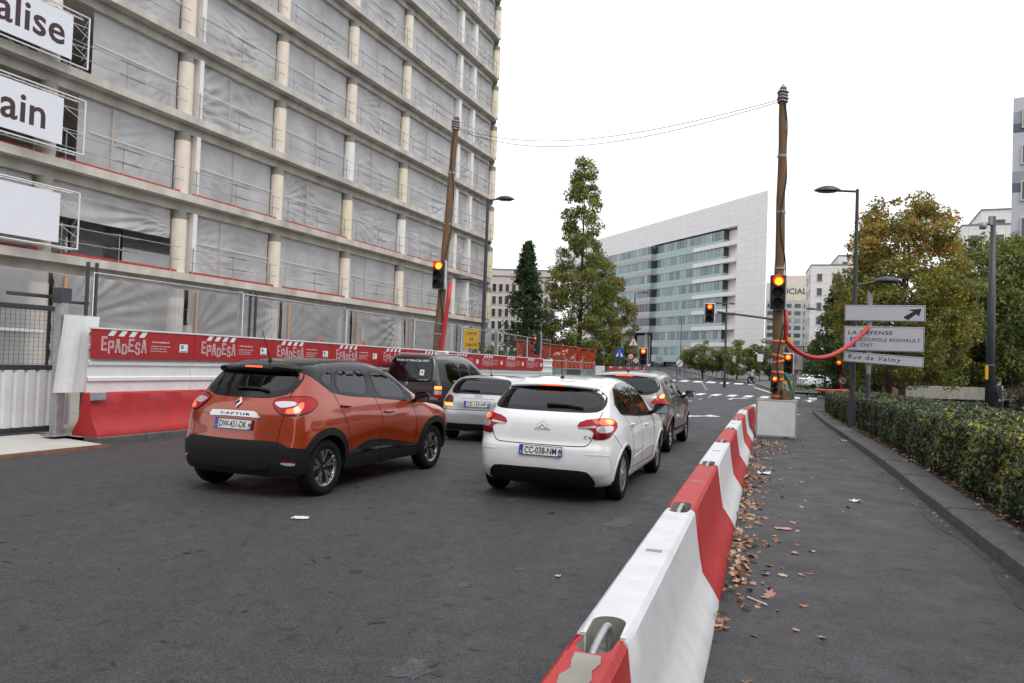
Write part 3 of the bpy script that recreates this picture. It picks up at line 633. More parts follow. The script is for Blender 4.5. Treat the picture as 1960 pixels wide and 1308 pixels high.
sp = MB().grid(np.array(G)[:, ::-1]); n = 6; sp.add(G[0], [tuple(range(n))]); sp.add(G[-1], [tuple(range(n))[::-1]]); sp.build('roof_spoiler', p_wh, root, ang=40); MB().box((-.298, 0, 1.370), (.014, .30, .014), .003).build('third_brake_light', m_lit, root)
B = flat_on_back(b, -.02, .935, .006); lo = MB()
for dy in (.018, -.016):
    for s in (-1, 1): lo.add([(0, dy + .022, .004), (s * .062, dy - .022, .004), (s * .062, dy - .045, .004), (s * .040, dy - .035, .004), (0, dy - .004, .004)], [(0, 1, 2, 3, 4) if s < 0 else (0, 4, 3, 2, 1)], B)
lo.build('badge', m_chr, root)
V, F = fit_text('CITROËN', w=.19, h=.028, bold=.008, space=1.15); MB().add(V.tolist(), F, flat_on_back(b, -.02, .862, .005)).build('badge_lettering', m_chr, root)
V, F = fit_text('C4', w=.085, h=.036, bold=.01, space=1.2); MB().add(V.tolist(), F, flat_on_back(b, -.56, .792, .006)).build('model_lettering', m_chr, root)

t8 = lambda x: Tside('p3008', x)
root, b = build_car('p3008', 'parked_car', 'grey-beige crossover ahead of the white hatchback, brake lights lit', dict(
  paint=p_bg, wb=2.613, Rt=.335, Rr=.222, track=.79, tw=.22, wheel=7, ra=.05, lip=.02, belt=1.08,
  glass=[[(.36, 1.125), (.22, 1.345), (.5, 1.41), (.95, 1.425), (.9, 1.10)], [(1.02, 1.425), (1.35, 1.41), (1.62, 1.32), (1.86, 1.15), (1.92, 1.025), (1.5, 1.06), (.99, 1.092)]], glass_mats=[m_gld, m_gl],
  dlo=[(.30, 1.10), (.14, 1.36), (.4, 1.43), (.8, 1.455), (1.2, 1.452), (1.5, 1.40), (1.75, 1.29), (1.95, 1.11), (2.02, .995), (1.5, 1.03), (.9, 1.072)],
  rear_glass=[(0, 1.13), (.36, 1.13), (.57, 1.145), (.69, 1.205), (.66, 1.32), (.59, 1.41), (.3, 1.44), (0, 1.445)], frit=.06, wshield=(1.56, .55, 2.36, .70), xf=1.3, xr=.35, zh=1.18, dz=.08, roof=(0, 1.4),
  mirror=(1.98, 1.04), mirror_mat=m_gblk, handles=[(.55, .93), (1.56, .868)], antenna=(.05, .16), wiper=[(-.1, 1.16), (-.25, 1.165), (-.42, 1.155)], plate=(.70, '', ''),
  patches=[('tail_lamp', 'w', [(.732, .951), (.885, 1.032), (1.117, 1.104), (1.41, 1.162), (1.361, 1.09), (1.35, .977), (1.477, .899), (1.108, .903), (1.005, .936)], .012, m_red, True), ('brake_light', 'w', [(1.103, 1.088), (1.37, 1.145), (1.30, 1.063), (1.08, 1.04)], .018, m_litc, True),
    ('rear_bumper', 'w', symw([(0, .60), (.8, .60), (1.10, .595), (1.25, .52), (1.40, .40), (1.35, .30), (.9, .27), (0, .27)]), .01, m_plas, False, 0), ('side_strip', 's', [(.5, .44), (2.15, .42), (2.15, .38), (.5, .39)], .014, m_plas, True, 0)],
  lines=[('panel_gap', 'w', [(1.15, 1.2), (1.06, 1.10), (.98, .93), (.90, .75), (.86, .62)], .007, .002, m_gap, True), ('panel_gap', 's', [(.33, 1.09), (.40, .9), (.46, .6), (.50, .4)], .007, .002, m_gap, True), ('panel_gap', 's', [(.97, 1.07), (1.06, .85), (1.08, .5), (1.05, .3)], .007, .002, m_gap, True),
    ('chrome_window_line', 's', [(.3, 1.097), (.9, 1.066), (1.5, 1.022), (2.0, .985)], .014, .007, m_chr, True), ('panel_gap', 's', [(1.98, 1.0), (2.08, .8), (2.1, .5), (2.05, .3)], .007, .002, m_gap, True)]))
ys = np.linspace(-.60, .60, 11); G = []
for y in ys:
    k = .05 * (abs(y) / .6) ** 2.2; zt = float(b.over(np.array([-.08]), np.array([y]))[0, 2]); d = .03 * (y / .6) ** 2
    G.append([(-.06, y, zt + .003), (-.2, y, 1.497 - d), (-.33 + k, y, 1.477 - d), (-.345 + k, y, 1.46 - d), (-.3 + k, y, 1.45 - d), (-.2 + k, y * .99, 1.446 - d)])
sp = MB().grid(np.array(G)[:, ::-1]); n = 6; sp.add(G[0], [tuple(range(n))]); sp.add(G[-1], [tuple(range(n))[::-1]]); sp.build('roof_spoiler', p_bg, root, ang=40); MB().box((-.335, 0, 1.456), (.02, .34, .016), .003).build('third_brake_light', m_lit, root)

root, b = build_car('a3', 'parked_car', 'silver three-door hatchback in front of the orange car', dict(
  paint=p_si, wb=2.513, Rt=.305, Rr=.20, track=.735, wheel=6, ra=.05, lip=.018, belt=.96,
  glass=[[(.40, .995), (.26, 1.05), (.36, 1.17), (.5, 1.215), (.96, 1.235), (.93, .975)], [(1.03, 1.232), (1.25, 1.21), (1.5, 1.12), (1.68, 1.01), (1.72, .955), (1.02, .968)]], dlo=[(.36, .965), (.2, 1.045), (.32, 1.19), (.5, 1.243), (.96, 1.262), (1.3, 1.235), (1.6, 1.10), (1.84, .935), (1.0, .945)],
  rear_glass=[(0, .985), (.3, .985), (.50, .982), (.585, .995), (.595, 1.08), (.54, 1.215), (.42, 1.245), (0, 1.262)], frit=.05, wshield=(1.38, .5, 2.18, .66), xf=1.15, xr=.25, zh=1.08, dz=-.02, roof=(.1, 1.3),
  mirror=(1.80, .95), mirror_mat=p_si, handles=[(1.0, .80)], antenna=(.25, .22), wiper=[(.02, 1.015), (.12, 1.012), (.30, 1.018), (.46, 1.01)], plate=(.765, 'CE-125-HF', '94', .02),
  patches=[('tail_lamp', 'w', [(.905, .702), (.985, .809), (.95, .90), (.915, .938), (.70, .90), (.655, .85), (.628, .70)], .008, m_dred, True), ('brake_light', 'w', [(.905, .71), (.955, .775), (.645, .775), (.632, .71)], .013, m_litc, True, 0),
    ('plate_recess', 'b', [(.37, .868), (.36, .885), (-.32, .885), (-.33, .868), (-.30, .69), (.34, .69)], .006, p_si, False, 0), ('bumper_lower', 'w', symw([(0, .372), (.6, .37), (1.0, .37), (1.25, .36), (1.2, .25), (.8, .245), (0, .245)]), .01, m_plas, False, 0)],
  lines=[('panel_gap', 'w', symw([(0, .645), (.6, .64), (1.0, .64), (1.35, .64)]), .010, .003, m_gap, False), ('panel_gap', 's', [(.98, .95), (1.02, .7), (1.0, .33)], .006, .002, m_gap, True), ('plate_recess_edge', 'b', [(.365, .88), (-.325, .882)], .016, .014, p_si, False)]))
B = flat_on_back(b, .01, .925, .006); lo = MB()
for k in range(4): lo.tube([Vector(B @ Vector(((k - 1.5) * .042 + .028 * math.cos(t), .028 * math.sin(t), 0))) for t in np.linspace(0, 2 * math.pi, 19)], .0045, 6)
lo.build('badge', m_chr, root, smooth=True)

root, b = build_car('caddy', 'taxi_van', 'dark grey taxi van with roof sign waiting beside the red hoarding', dict(
  paint=p_dg, wb=2.682, Rt=.317, Rr=.205, track=.775, wheel=5, ra=.055, lip=.02, belt=1.02,
  glass=[[(-.10, 1.03), (-.06, 1.5), (.0, 1.54), (.64, 1.56), (.67, 1.01)], [(.76, 1.01), (.75, 1.56), (1.28, 1.55), (1.33, 1.0)], [(1.47, 1.0), (1.44, 1.54), (1.66, 1.50), (2.0, 1.30), (2.20, 1.06), (2.18, 1.0)]], glass_mats=[m_gld, m_gl, m_gl],
  rear_glass=[(0, 1.04), (.58, 1.05), (.68, 1.07), (.66, 1.35), (.61, 1.63), (.55, 1.655), (0, 1.665)], frit=.05, wshield=(1.74, .58, 2.44, .74), xf=1.25, xr=.15, zh=1.32, dz=.2, roof=(-.3, 1.5),
  mirror=(2.05, 1.05), mirror_mat=m_plas, handles=[(.75, .93), (1.5, .93)], plate=(.58, '', ''), wiper=[(.0, 1.06), (.1, 1.062), (.3, 1.065), (.42, 1.065)],
  patches=[('tail_lamp', 'w', [(.962, .935), (1.17, .945), (1.30, .935), (1.31, .77), (1.30, .604), (.953, .606)], .01, m_red, True, 0), ('brake_light', 'w', [(.975, .925), (1.28, .925), (1.28, .84), (.975, .84)], .015, m_litc, True, 0), ('reversing_lamp', 'w', [(.97, .81), (1.285, .81), (1.285, .70), (.97, .70)], .015, m_clr, True, 0),
    ('rear_bumper', 'w', symw([(0, .50), (.8, .50), (1.2, .50), (1.45, .49), (1.44, .29), (.9, .26), (0, .26)]), .02, m_plas, False, 0), ('third_brake_light', 'b', [(.10, 1.70), (-.10, 1.70), (-.10, 1.72), (.10, 1.72)], .012, m_red, False, 0)],
  lines=[('panel_gap', 'w', [(1.191, 1.72), (1.06, 1.4), (1.019, 1.02), (.945, .95)], .01, .003, m_gap, True), ('panel_gap', 's', [(.70, 1.60), (.72, 1.0), (.70, .36)], .008, .002, m_gap, True), ('panel_gap', 's', [(1.40, 1.6), (1.42, 1.0), (1.40, .36)], .008, .002, m_gap, True)]))
V, F = fit_text('TAXIS G7 MaxiCab 3807', w=1.05, h=.06, bold=.01); z0 = 1.61
q = MB(); P = b.back(V[:, 0] * -1, V[:, 1] + z0); P[:, 0] -= .006; q.add(P.tolist(), F); P = None
V, F = fit_text('www.taxisg7.fr', w=.30, h=.03, bold=.01); P = b.back(-V[:, 0] - .42, V[:, 1] + 1.085); P[:, 0] -= .006; q.add(P.tolist(), F)
V, F = fit_text('TAXIS   MaxiCab', w=.42, h=.04, bold=.01); P = b.side(V[:, 0] + .42, V[:, 1] + 1.06, -1); P[:, 1] -= .006; q.add(P.tolist(), F); q.build('window_lettering', m_pwht, root)
MB().box((0, 0, 0), (.13, .16, .004), 0, flat_on_back(b, -.36, 1.28, .006)).build('window_sticker', m_pwht, root)
MB().box((0, 0, .004), (.05, .05, .004), 0, flat_on_back(b, -.36, 1.29, .006)).build('sticker_mark', m_red, root)
MB().add([(.048 * math.cos(t), .048 * math.sin(t), .004) for t in np.linspace(0, 2 * math.pi, 20, endpoint=False)], [tuple(range(20))], flat_on_back(b, .06, .975, .01)).build('badge', m_chr, root)
ts = MB(); ts.box((1.15, 0, 1.86), (.16, .34, .12), .03); so_ = ts.build('roof_sign', m_pwht, root)
V, F = fit_text('TAXI', w=.24, h=.07, bold=.015); MB().add(V.tolist(), F, frame((1.067, 0, 1.862), (0, -1, 0), (0, 0, 1))).build('sign_lettering', m_red, so_)
for sg in (-1, 1): MB().tube([(-.35, sg * .60, 1.745), (-.30, sg * .60, 1.80), (1.2, sg * .60, 1.825), (1.5, sg * .60, 1.775)], .016, 8).build('roof_rail', m_rimp, root, smooth=True)

# ---------------------------------------------------------------- shared materials of the setting
def M_asphalt(name, base, var=.25):
    m, n, o = _nodes(name); L = n.links.new; p = n.nodes.new('ShaderNodeBsdfPrincipled'); L(p.outputs[0], o.inputs[0])
    tc = n.nodes.new('ShaderNodeTexCoord'); co = tc.outputs['Object']
    def noise(s, d=4, r=.6):
        t = n.nodes.new('ShaderNodeTexNoise'); t.inputs['Scale'].default_value = s; t.inputs['Detail'].default_value = d; t.inputs['Roughness'].default_value = r; L(co, t.inputs[0]); return t.outputs[0]
    def mr(x, a, b, c, d):
        r = n.nodes.new('ShaderNodeMapRange'); r.inputs[1].default_value = a; r.inputs[2].default_value = b; r.inputs[3].default_value = c; r.inputs[4].default_value = d; L(x, r.inputs[0]); return r.outputs[0]
    def mul(a, b):
        q = n.nodes.new('ShaderNodeMath'); q.operation = 'MULTIPLY'; L(a, q.inputs[0]); L(b, q.inputs[1]); return q.outputs[0]
    big = mr(noise(.35, 5), .3, .7, .90, 1.08); mid = mr(noise(5.5, 6, .75), .35, .65, .84, 1.16)
    vo = n.nodes.new('ShaderNodeTexVoronoi'); vo.inputs['Scale'].default_value = 130; L(co, vo.inputs[0])
    agg = mr(vo.outputs['Color'], 0, 1, .35, 1.95); spots = mr(noise(6, 2, .5), .63, .69, 1, .62); grain = mr(noise(420, 2), .25, .75, .7, 1.35)
    pale = mr(noise(1.1, 7, .75), .60, .70, 1, 1.45)
    mp = n.nodes.new('ShaderNodeMapping'); mp.inputs['Rotation'].default_value = (0, 0, FYAW); mp.inputs['Scale'].default_value = (1.3, .05, 1); L(co, mp.inputs[0]); tn = n.nodes.new('ShaderNodeTexNoise'); tn.inputs['Scale'].default_value = 1; tn.inputs['Detail'].default_value = 3; L(mp.outputs[0], tn.inputs[0]); lane = mr(tn.outputs[0], .35, .65, .92, 1.07)
    v = mul(mul(mul(mul(big, lane), mid), mul(agg, spots)), mul(grain, pale))
    x = n.nodes.new('ShaderNodeMix'); x.data_type = 'RGBA'; x.blend_type = 'MULTIPLY'; x.inputs[0].default_value = 1; x.inputs[6].default_value = (*base, 1); L(v, x.inputs[7]); L(x.outputs[2], p.inputs['Base Color'])
    L(mr(noise(2, 4), .3, .7, .55, .8), p.inputs['Roughness']); p.inputs['Specular IOR Level'].default_value = .4
    b = n.nodes.new('ShaderNodeBump'); b.inputs['Strength'].default_value = .6; b.inputs['Distance'].default_value = .006
    L(vo.outputs['Distance'], b.inputs['Height']); L(b.outputs[0], p.inputs['Normal']); return m
m_asph = M_asphalt('asphalt', (.0415, .042, .0455)); m_seal = M_asphalt('fresh sealed asphalt', (.032, .032, .034))
m_kerb = M('kerb stone', (.105, .104, .102), .8, var=.30, vs=6, bump=.35, bs=160, dirt=.45, ds=1.6)
m_conc = M('raw concrete', (.30, .285, .25), .85, var=.22, vs=3, bump=.3, bs=70, dirt=.35, ds=1.4)
m_slab = M('concrete slab edge', (.56, .53, .48), .85, var=.25, vs=1.2, bump=.25, bs=30, dirt=.30, ds=.7, stretch=(1, 1, .35))
m_pale = M('pale concrete', (.50, .49, .46), .8, var=.12, vs=4, bump=.2, bs=90, dirt=.25, ds=2)
m_mark = M('road paint', (.78, .78, .76), .7, var=.15, vs=14, dirt=.25, ds=5)
m_soil = M('planting soil', (.035, .025, .017), .95, var=.4, vs=14, bump=.8, bs=50)
m_grass = M('lawn', (.045, .085, .02), .9, var=.4, vs=20, bump=.8, bs=120)
m_galv = M('galvanised steel', (.42, .44, .46), .45, .7, var=.2, vs=12); m_steel = M('dark grey painted steel', (.055, .062, .072), .45, .2, var=.1)
m_wood = M('weathered timber', (.165, .095, .048), .75, var=.35, vs=6, bump=.4, bs=40, stretch=(6, 6, .5)); m_batt = M('raw pine batten', (.55, .30, .14), .7, var=.2, vs=8)
m_white = M('white sheet metal', (.76, .77, .78), .38, .0, var=.05, vs=5, dirt=.10, ds=2); m_redp = M('red painted concrete', (.43, .017, .018), .55, var=.16, vs=5, bump=.30, bs=90, dirt=.16, ds=4)
m_whp = M('white painted concrete', (.63, .64, .655), .55, var=.07, vs=6, bump=.30, bs=90, dirt=.16, ds=3.2); m_board = M('red printed board', (.37, .011, .014), .45, var=.05, vs=3); m_print = M('white print', (.78, .78, .80), .5)
m_blk = M('black', (.012, .012, .013), .5); m_dark = M('dark interior', (.02, .02, .021), .9)
m_whpole = M('white tube', (.72, .73, .75), .4, .1)

# ---------------------------------------------------------------- ground, kerbs, markings
aa = np.unique(np.concatenate([np.arange(-40, 8, 4), np.arange(8, 70, 1.0), np.arange(70, 160, 10), [200, 300, 500, 900]])); rr_ = np.array([-600, -200, -60, -30, -11, -6, 0, 3, 8, 30, 100, 300, 600.])
V = np.array([[RF(a, r) for r in rr_] for a in aa]); struct(MB().grid(V[:, ::-1]).build('ground', m_asph, smooth=True))
KA = np.array([-12, 7.35, 10.3, 14.67, 19.31, 23.94, 30.32, 35.0]); KR = np.array([2.55, 1.61, 1.42, 1.19, .90, .58, .17, -.05])
krr = Spl(list(zip(KA, KR)))
path = [(a, float(krr(a))) for a in np.arange(-12, 36.1, 1.0)]                     # kerb face, then the round nose of the island
cx, cy = 36.0, 1.55; path += [(cx + 1.62 * math.sin(t), cy - 1.62 * math.cos(t)) for t in np.linspace(.15, math.pi * .75, 9)]; path += [(36.8, 3.2), (33, 4.5), (30, 6.5), (28, 9), (26, 14)]
def offset(path, d):
    p = np.array(path); t = np.gradient(p, axis=0); t /= np.linalg.norm(t, axis=1, keepdims=True); return p + np.stack([-t[:, 1], t[:, 0]], 1) * d
ks = struct(bpy.data.objects.new('kerb', None)); COL.objects.link(ks); inn = offset(path, .42)
for i in range(len(path) - 1):
    m = MB(); q = [path[i], path[i + 1]]; w = [inn[i], inn[i + 1]]; g = .008; vs = []
    def lerp(u, v, t): return (u[0] + (v[0] - u[0]) * t, u[1] + (v[1] - u[1]) * t)
    f0, f1 = lerp(q[0], q[1], g), lerp(q[0], q[1], 1 - g); b0, b1 = lerp(w[0], w[1], g), lerp(w[0], w[1], 1 - g); e0, e1 = lerp(f0, b0, .07), lerp(f1, b1, .07)
    dz = rng.uniform(-.006, .006)
    for (s0, s1, z) in ((f0, f1, -.05), (f0, f1, .115 + dz), (e0, e1, .14 + dz), (b0, b1, .142 + dz), (b0, b1, -.05)): vs += [RF(*s0, z), RF(*s1, z)]
    m.add(vs, [(0, 1, 3, 2), (2, 3, 5, 4), (4, 5, 7, 6), (6, 7, 9, 8), (0, 2, 4, 6, 8), (9, 7, 5, 3, 1)]); m.build('kerb_stone', m_kerb, ks)
bed = MB(); n = len(inn); far = [(a, max(14, r + .2)) for a, r in inn]
bed.add([RF(a, r - .02, .125) for a, r in inn[:49]] + [RF(a, 16, .125) for a, r in inn[:49]], [(i, i + 1, 49 + i + 1, 49 + i) for i in range(48)]); struct(bed.build('planting_bed', m_soil))
sm = MB(); pp = [(a, float(krr(a)) - .01) for a in np.arange(-4, 16, .25)]; ww = [max(.02, .16 + .07 * math.sin(a * 2.1) + rng.normal(0, .015) - max(0, a - 11) * .035) for a, r in pp]
sm.add([RF(a, r, .004) for a, r in pp] + [RF(a, r - w, .004) for (a, r), w in zip(pp, ww)], [(len(pp) + i, len(pp) + i + 1, i + 1, i) for i in range(len(pp) - 1)]); struct(sm.build('gutter_seal', m_seal))
# left kerb, footway and the concrete ramp of the site gate
kl = struct(bpy.data.objects.new('footway', None)); COL.objects.link(kl)
for i in range(46):
    a0 = 8.95 + i; m = MB(); r = -11.02
    vs = [RF(a, x, z) for (x, z) in ((r, -.05), (r, .10), (r - .02, .115), (r - .32, .118), (r - .32, -.05)) for a in (a0 + .004, a0 + .996)]
    m.add(vs, [(0, 2, 3, 1), (2, 4, 5, 3), (4, 6, 7, 5), (6, 8, 9, 7), (0, 1, 3, 5, 7, 9)[0:0] or (0, 8, 6, 4, 2), (1, 3, 5, 7, 9)]); m.build('kerb_stone', m_kerb, kl)
m = MB().grid(np.array([[RF(a, r, .108) for r in (-40, -25, -11.33)] for a in np.arange(8.9, 56, 2)])); struct(m.build('site_ground', m_conc))
m = MB().grid(np.array([[RF(a, r, z) for r, z in ((-40, .11), (-12.8, .11), (-10.75, .035), (-10.6, -.02))] for a in np.linspace(-6, 8.88, 14)])); struct(m.build('concrete_ramp', m_pale))
m = MB().grid(np.array([[RF(a, r, z) for r, z in ((-10.74, .045), (-10.66, .045), (-10.62, -.02))] for a in np.linspace(-6, 8.9, 14)])); struct(m.build('ramp_edge_plate', M('rusty steel', (.14, .06, .03), .8, var=.4, vs=8)))

def marking(name, polys, label=None):
    o = struct(bpy.data.objects.new(name, None)); COL.objects.link(o)
    for p in polys:
        n = len(p); MB().add([RF(a, r, .005) for a, r in p], [tuple(range(n))]).build('paint_strip', m_mark, o)
    return o
def strip(a0, a1, r, w): return [(a0, r - w / 2), (a0, r + w / 2), (a1, r + w / 2), (a1, r - w / 2)]
def sk(a, r): return a + (r + 5) * .12                                    # the crossings lie a little skew to the street
marking('zebra_crossing', [[(sk(55.0, r), r), (sk(55.0, r), r + .55), (sk(58.6, r), r + .55), (sk(58.6, r), r)] for r in np.arange(-11.5, -2.6, 1.12)] + [[(sk(56.5, r), r), (sk(56.5, r), r + .55), (sk(59.5, r), r + .55), (sk(59.5, r), r)] for r in (-1.6, -.45, .7, 1.8)])
marking('zebra_crossing', [[(a, r), (a, r + .9), (a + 4.0, r + .7), (a + 4.0, r - .2)] for a, r in [(84 - .25 * k, -15.6 + 1.5 * k) for k in range(7)]])
def arrow(a, r, turn, s=1.0):
    st = [strip(a, a + 2.6 * s, r, .22)]
    if turn: st += [[(a + 1.9 * s, r + .1), (a + 2.6 * s, r + .1), (a + 3.2 * s, r + .55), (a + 2.7 * s, r + .62)], [(a + 2.3 * s, r + .35), (a + 3.9 * s, r + .50), (a + 3.0 * s, r + 1.05)]]
    else: st += [[(a + 2.5 * s, r - .42), (a + 3.9 * s, r), (a + 2.5 * s, r + .42)]]
    return st
for a, r, t in ((25.6, -4.25, 1), (49.5, -5.1, 1), (47.5, -8.3, 1), (31.5, -.95, 0), (52.0, -.35, 0)): marking('lane_arrow', arrow(a, r, t))
marking('lane_line', [strip(30 + k * 4.2, 31.4 + k * 4.2, -6.6, .12) for k in range(6)] + [strip(30 + k * 4.2, 31.4 + k * 4.2, -8.9, .12) for k in range(6)] + [strip(66 + k * 3.4, 67.3 + k * 3.4, -8.8 - k * .55, .12) for k in range(6)] + [strip(90 + k * 5, 92 + k * 5, -14.5 - k * 1.2, .14) for k in range(5)] + [strip(90 + k * 5, 92 + k * 5, -11.6 - k * 1.2, .14) for k in range(5)])
marking('edge_line', [[(66, -3.6), (66, -3.4), (76, -5.4), (76, -5.6)], [(25.2, -2.15), (25.2, -1.98), (29.5, -1.7), (29.5, -1.87)]])
# far right footway with its kerb
fk = [(66, -3.0), (70, -3.6), (76, -4.6), (82, -5.6), (88, -7.6), (94, -9.6), (104, -12.8), (116, -16), (130, -19.8), (150, -25.5), (180, -34)]
m = MB(); vs = [RF(a, r, z) for a, r in fk for z in (-.05, .14)] + [RF(a, r + 9, .14) for a, r in fk]; n = len(fk)
m.add(vs, [(2 * i, 2 * i + 1, 2 * i + 3, 2 * i + 2)[::-1] for i in range(n - 1)] + [(2 * i + 1, 2 * n + i, 2 * n + i + 1, 2 * i + 3)[::-1] for i in range(n - 1)]); struct(m.build('pavement', m_kerb))
MI = [(58.6, -2.9), (58.2, -2.0), (59.0, -1.7), (63, -1.9), (65.6, -2.6), (65.4, -3.0), (61, -3.1)]
m = MB(); n = len(MI); m.add([RF(a, r, -.02) for a, r in MI] + [RF(a, r, .15) for a, r in MI], [tuple(range(n, 2 * n))] + [(i, (i + 1) % n, n + (i + 1) % n, n + i) for i in range(n)]); struct(m.build('traffic_island', m_kerb))
LW = [(66, 1.5), (70, -1.5), (78, -2.5), (96, 0), (100, 14), (84, 22), (66, 14)]
m = MB(); n = len(LW); m.add([RF(a, r, -.02) for a, r in LW] + [RF(a, r, .16) for a, r in LW], [tuple(range(n, 2 * n))[::-1]] + [(i, (i + 1) % n, n + (i + 1) % n, n + i) for i in range(n)]); struct(m.build('lawn', m_grass))

# stains and worn spots in the carriageway
m_pst = M_asphalt('worn pale asphalt', (.060, .060, .063)); m_dst = M('oil spot', (.018, .018, .019), .45, var=.3, vs=30)
st_ = struct(bpy.data.objects.new('road_stains', None)); COL.objects.link(st_); g = np.random.default_rng(77)
def stain(a, r, w, h, mat, rot=0):
    n = 18; pts = []
    for k in range(n): q = 2 * math.pi * k / n; f = 1 + g.normal(0, .16); x, y = w * f * math.cos(q), h * f * math.sin(q); pts.append(RF(a + x * math.cos(rot) - y * math.sin(rot), r + x * math.sin(rot) + y * math.cos(rot), .003))
    MB().add(pts, [tuple(range(n))]).build('stain', mat, st_)
for (a, r, w, h) in ((3.55, -1.95, .14, .10), (7.75, -1.85, .30, .13), (5.0, -2.35, .07, .05), (5.6, -2.15, .05, .04), (8.3, -3.3, .22, .06), (9.3, -1.9, .25, .05)): stain(a, r, w, h, m_pst)
for k in range(46): stain(g.uniform(2.0, 8.5), g.uniform(-7.5, -1.6), abs(g.normal(0, .03)) + .012, abs(g.normal(0, .016)) + .008, m_dst, g.uniform(0, 3))

# ---------------------------------------------------------------- the row of red and white concrete barriers in the road
def barrier_profile(h, top, base): t, b = top / 2, base / 2; return [(-b, 0), (-b, h * .06), (-b + (b - t) * .25, h * .18), (-t - (b - t) * .36, h * .34), (-t - .045, h * .52), (-t - .022, h * .75), (-t - .006, h * .965), (-t + .016, h), (t - .016, h), (t + .006, h * .965), (t + .022, h * .75), (t + .045, h * .52), (t + (b - t) * .36, h * .34), (b - (b - t) * .25, h * .18), (b, h * .06), (b, 0)]
def make_barrier(L, pm, h=.655, top=.20, base=.57, seed=0, raw_end=False, name='concrete_barrier', slots=True, hook=True):
    rg = np.random.default_rng(seed); pr = barrier_profile(h, top, base); n = len(pr); ny = max(10, int(L / .12)); gap = .012
    ys = np.linspace(gap, L - gap, ny + 1); ys[1] = gap + .03; ys[-2] = L - gap - .03; ys[2] = .21; ys[-3] = L - .21
    G = np.zeros((ny + 1, n, 3))
    for i, y in enumerate(ys):
        e = .010 if i in (0, ny) else 0
        for j, (x, z) in enumerate(pr): G[i, j] = (x - math.copysign(e, x) + rg.normal(0, .0005), y, z - (e if z > h * .9 else 0) + (rg.normal(0, .0005) if z > 0 else 0))
    m = MB(); zt = h
    # lifting pocket: the top strip is left open at both ends and a recess is let in
    P = .20; fs = []; k7, k8 = 7, 8
    for i in range(ny):
        for j in range(n - 1):
            if j == 7 and hook and (ys[i + 1] < P + .02 or ys[i] > L - P - .02): continue
            fs.append((i * n + j, i * n + j + 1, (i + 1) * n + j + 1, (i + 1) * n + j))
    m.add(G.reshape(-1, 3).tolist(), fs); m.add(G[0].tolist(), [tuple(range(n))]) if not hook else None; m.add(G[-1].tolist(), [tuple(range(n))[::-1]]) if not hook else None
    return m, G, pr, ys
def barrier(a, r, L, pm, rot, label, group, seed, cat='barrier', h=.655, hook=True, z0=0, top=.20, base=.57, slots=True):
    o = thing('concrete_barrier', RF(a, r, z0), -(FYAW + rot), label, cat, group)
    slope = float(gz(a + L) - gz(a)) / L; o.rotation_euler.x = math.atan(slope)
    m, G, pr, ys = make_barrier(L, pm, h, top, base, seed, hook=hook); m.build('barrier_body', pm, o, ang=35)
    if hook:
        P = .20; t = top / 2
        for s in (0, 1):
            y0, y1 = (.012, P) if s == 0 else (L - P, L - .012); ye, yi = (y0, y1) if s == 0 else (y1, y0); zb = h - .11; w = t - .035
            # flat of the top beside the pocket, pocket floor and walls
            n = 9; arc = [(w * math.cos(q), yi + (-1 if s == 0 else 1) * (w - w * math.sin(q))) for q in np.linspace(0, math.pi, n)]
            pk = MB(); vs = [(x, y, h - .002) for x, y in arc] + [(x, y, zb) for x, y in arc]; fs = [(i, i + 1, n + i + 1, n + i) for i in range(n - 1)]; pk.add(vs, fs)
            pk.add([(w, arc[0][1], h - .002), (w, ye, h - .012), (w, ye, zb), (w, arc[0][1], zb)], [(0, 1, 2, 3)]); pk.add([(-w, arc[-1][1], h - .002), (-w, ye, h - .012), (-w, ye, zb), (-w, arc[-1][1], zb)], [(0, 3, 2, 1)])
            pk.add([(x, y, zb) for x, y in arc] + [(-w, ye, zb), (w, ye, zb)], [tuple(range(n + 2))]); pk.build('lifting_pocket', m_conc, o)
            tp = MB(); e = t - .012
            yc = yi + (.05 if s == 0 else -.05)
            tp.add([(e, ye, h - .010), (w, ye, h - .010), (w, arc[0][1], h)] + [(x, y, h) for x, y in arc[1:5]] + [(0, yc, h), (e, yc, h)], [tuple(range(9))[::(1 if s else -1)]])
            tp.add([(-e, ye, h - .010), (-w, ye, h - .010), (-w, arc[-1][1], h)] + [(x, y, h) for x, y in arc[::-1][1:5]] + [(0, yc, h), (-e, yc, h)], [tuple(range(9))[::(-1 if s else 1)]]); tp.build('top_edge', pm, o)
            en = MB(); k = 0 if s == 0 else -1; g = [tuple(p) for p in G[k]]
            pts = g[:8] + [(-w, ye, h - .012), (-w, ye, zb), (w, ye, zb), (w, ye, h - .012)] + g[8:]; en.add(pts, [tuple(range(len(pts)))[::(1 if s == 0 else -1)]]); en.build('end_face', m_conc if seed % 2 == 0 else pm, o)
    if slots:
        s_ = MB(); s_.box((0, L * .5, h + .0005), (.085, .05, .004)); s_.build('lifting_slot', m_conc, o)
    return o
cols = ['red', 'white']
JA = [.15, 2.76, 5.45, 8.05, 10.6, 13.1, 15.65, 18.2, 20.8, 23.3, 25.8]
ords = ['nearest the camera', 'second', 'third', 'fourth', 'fifth', 'sixth', 'seventh', 'eighth', 'ninth', 'farthest']
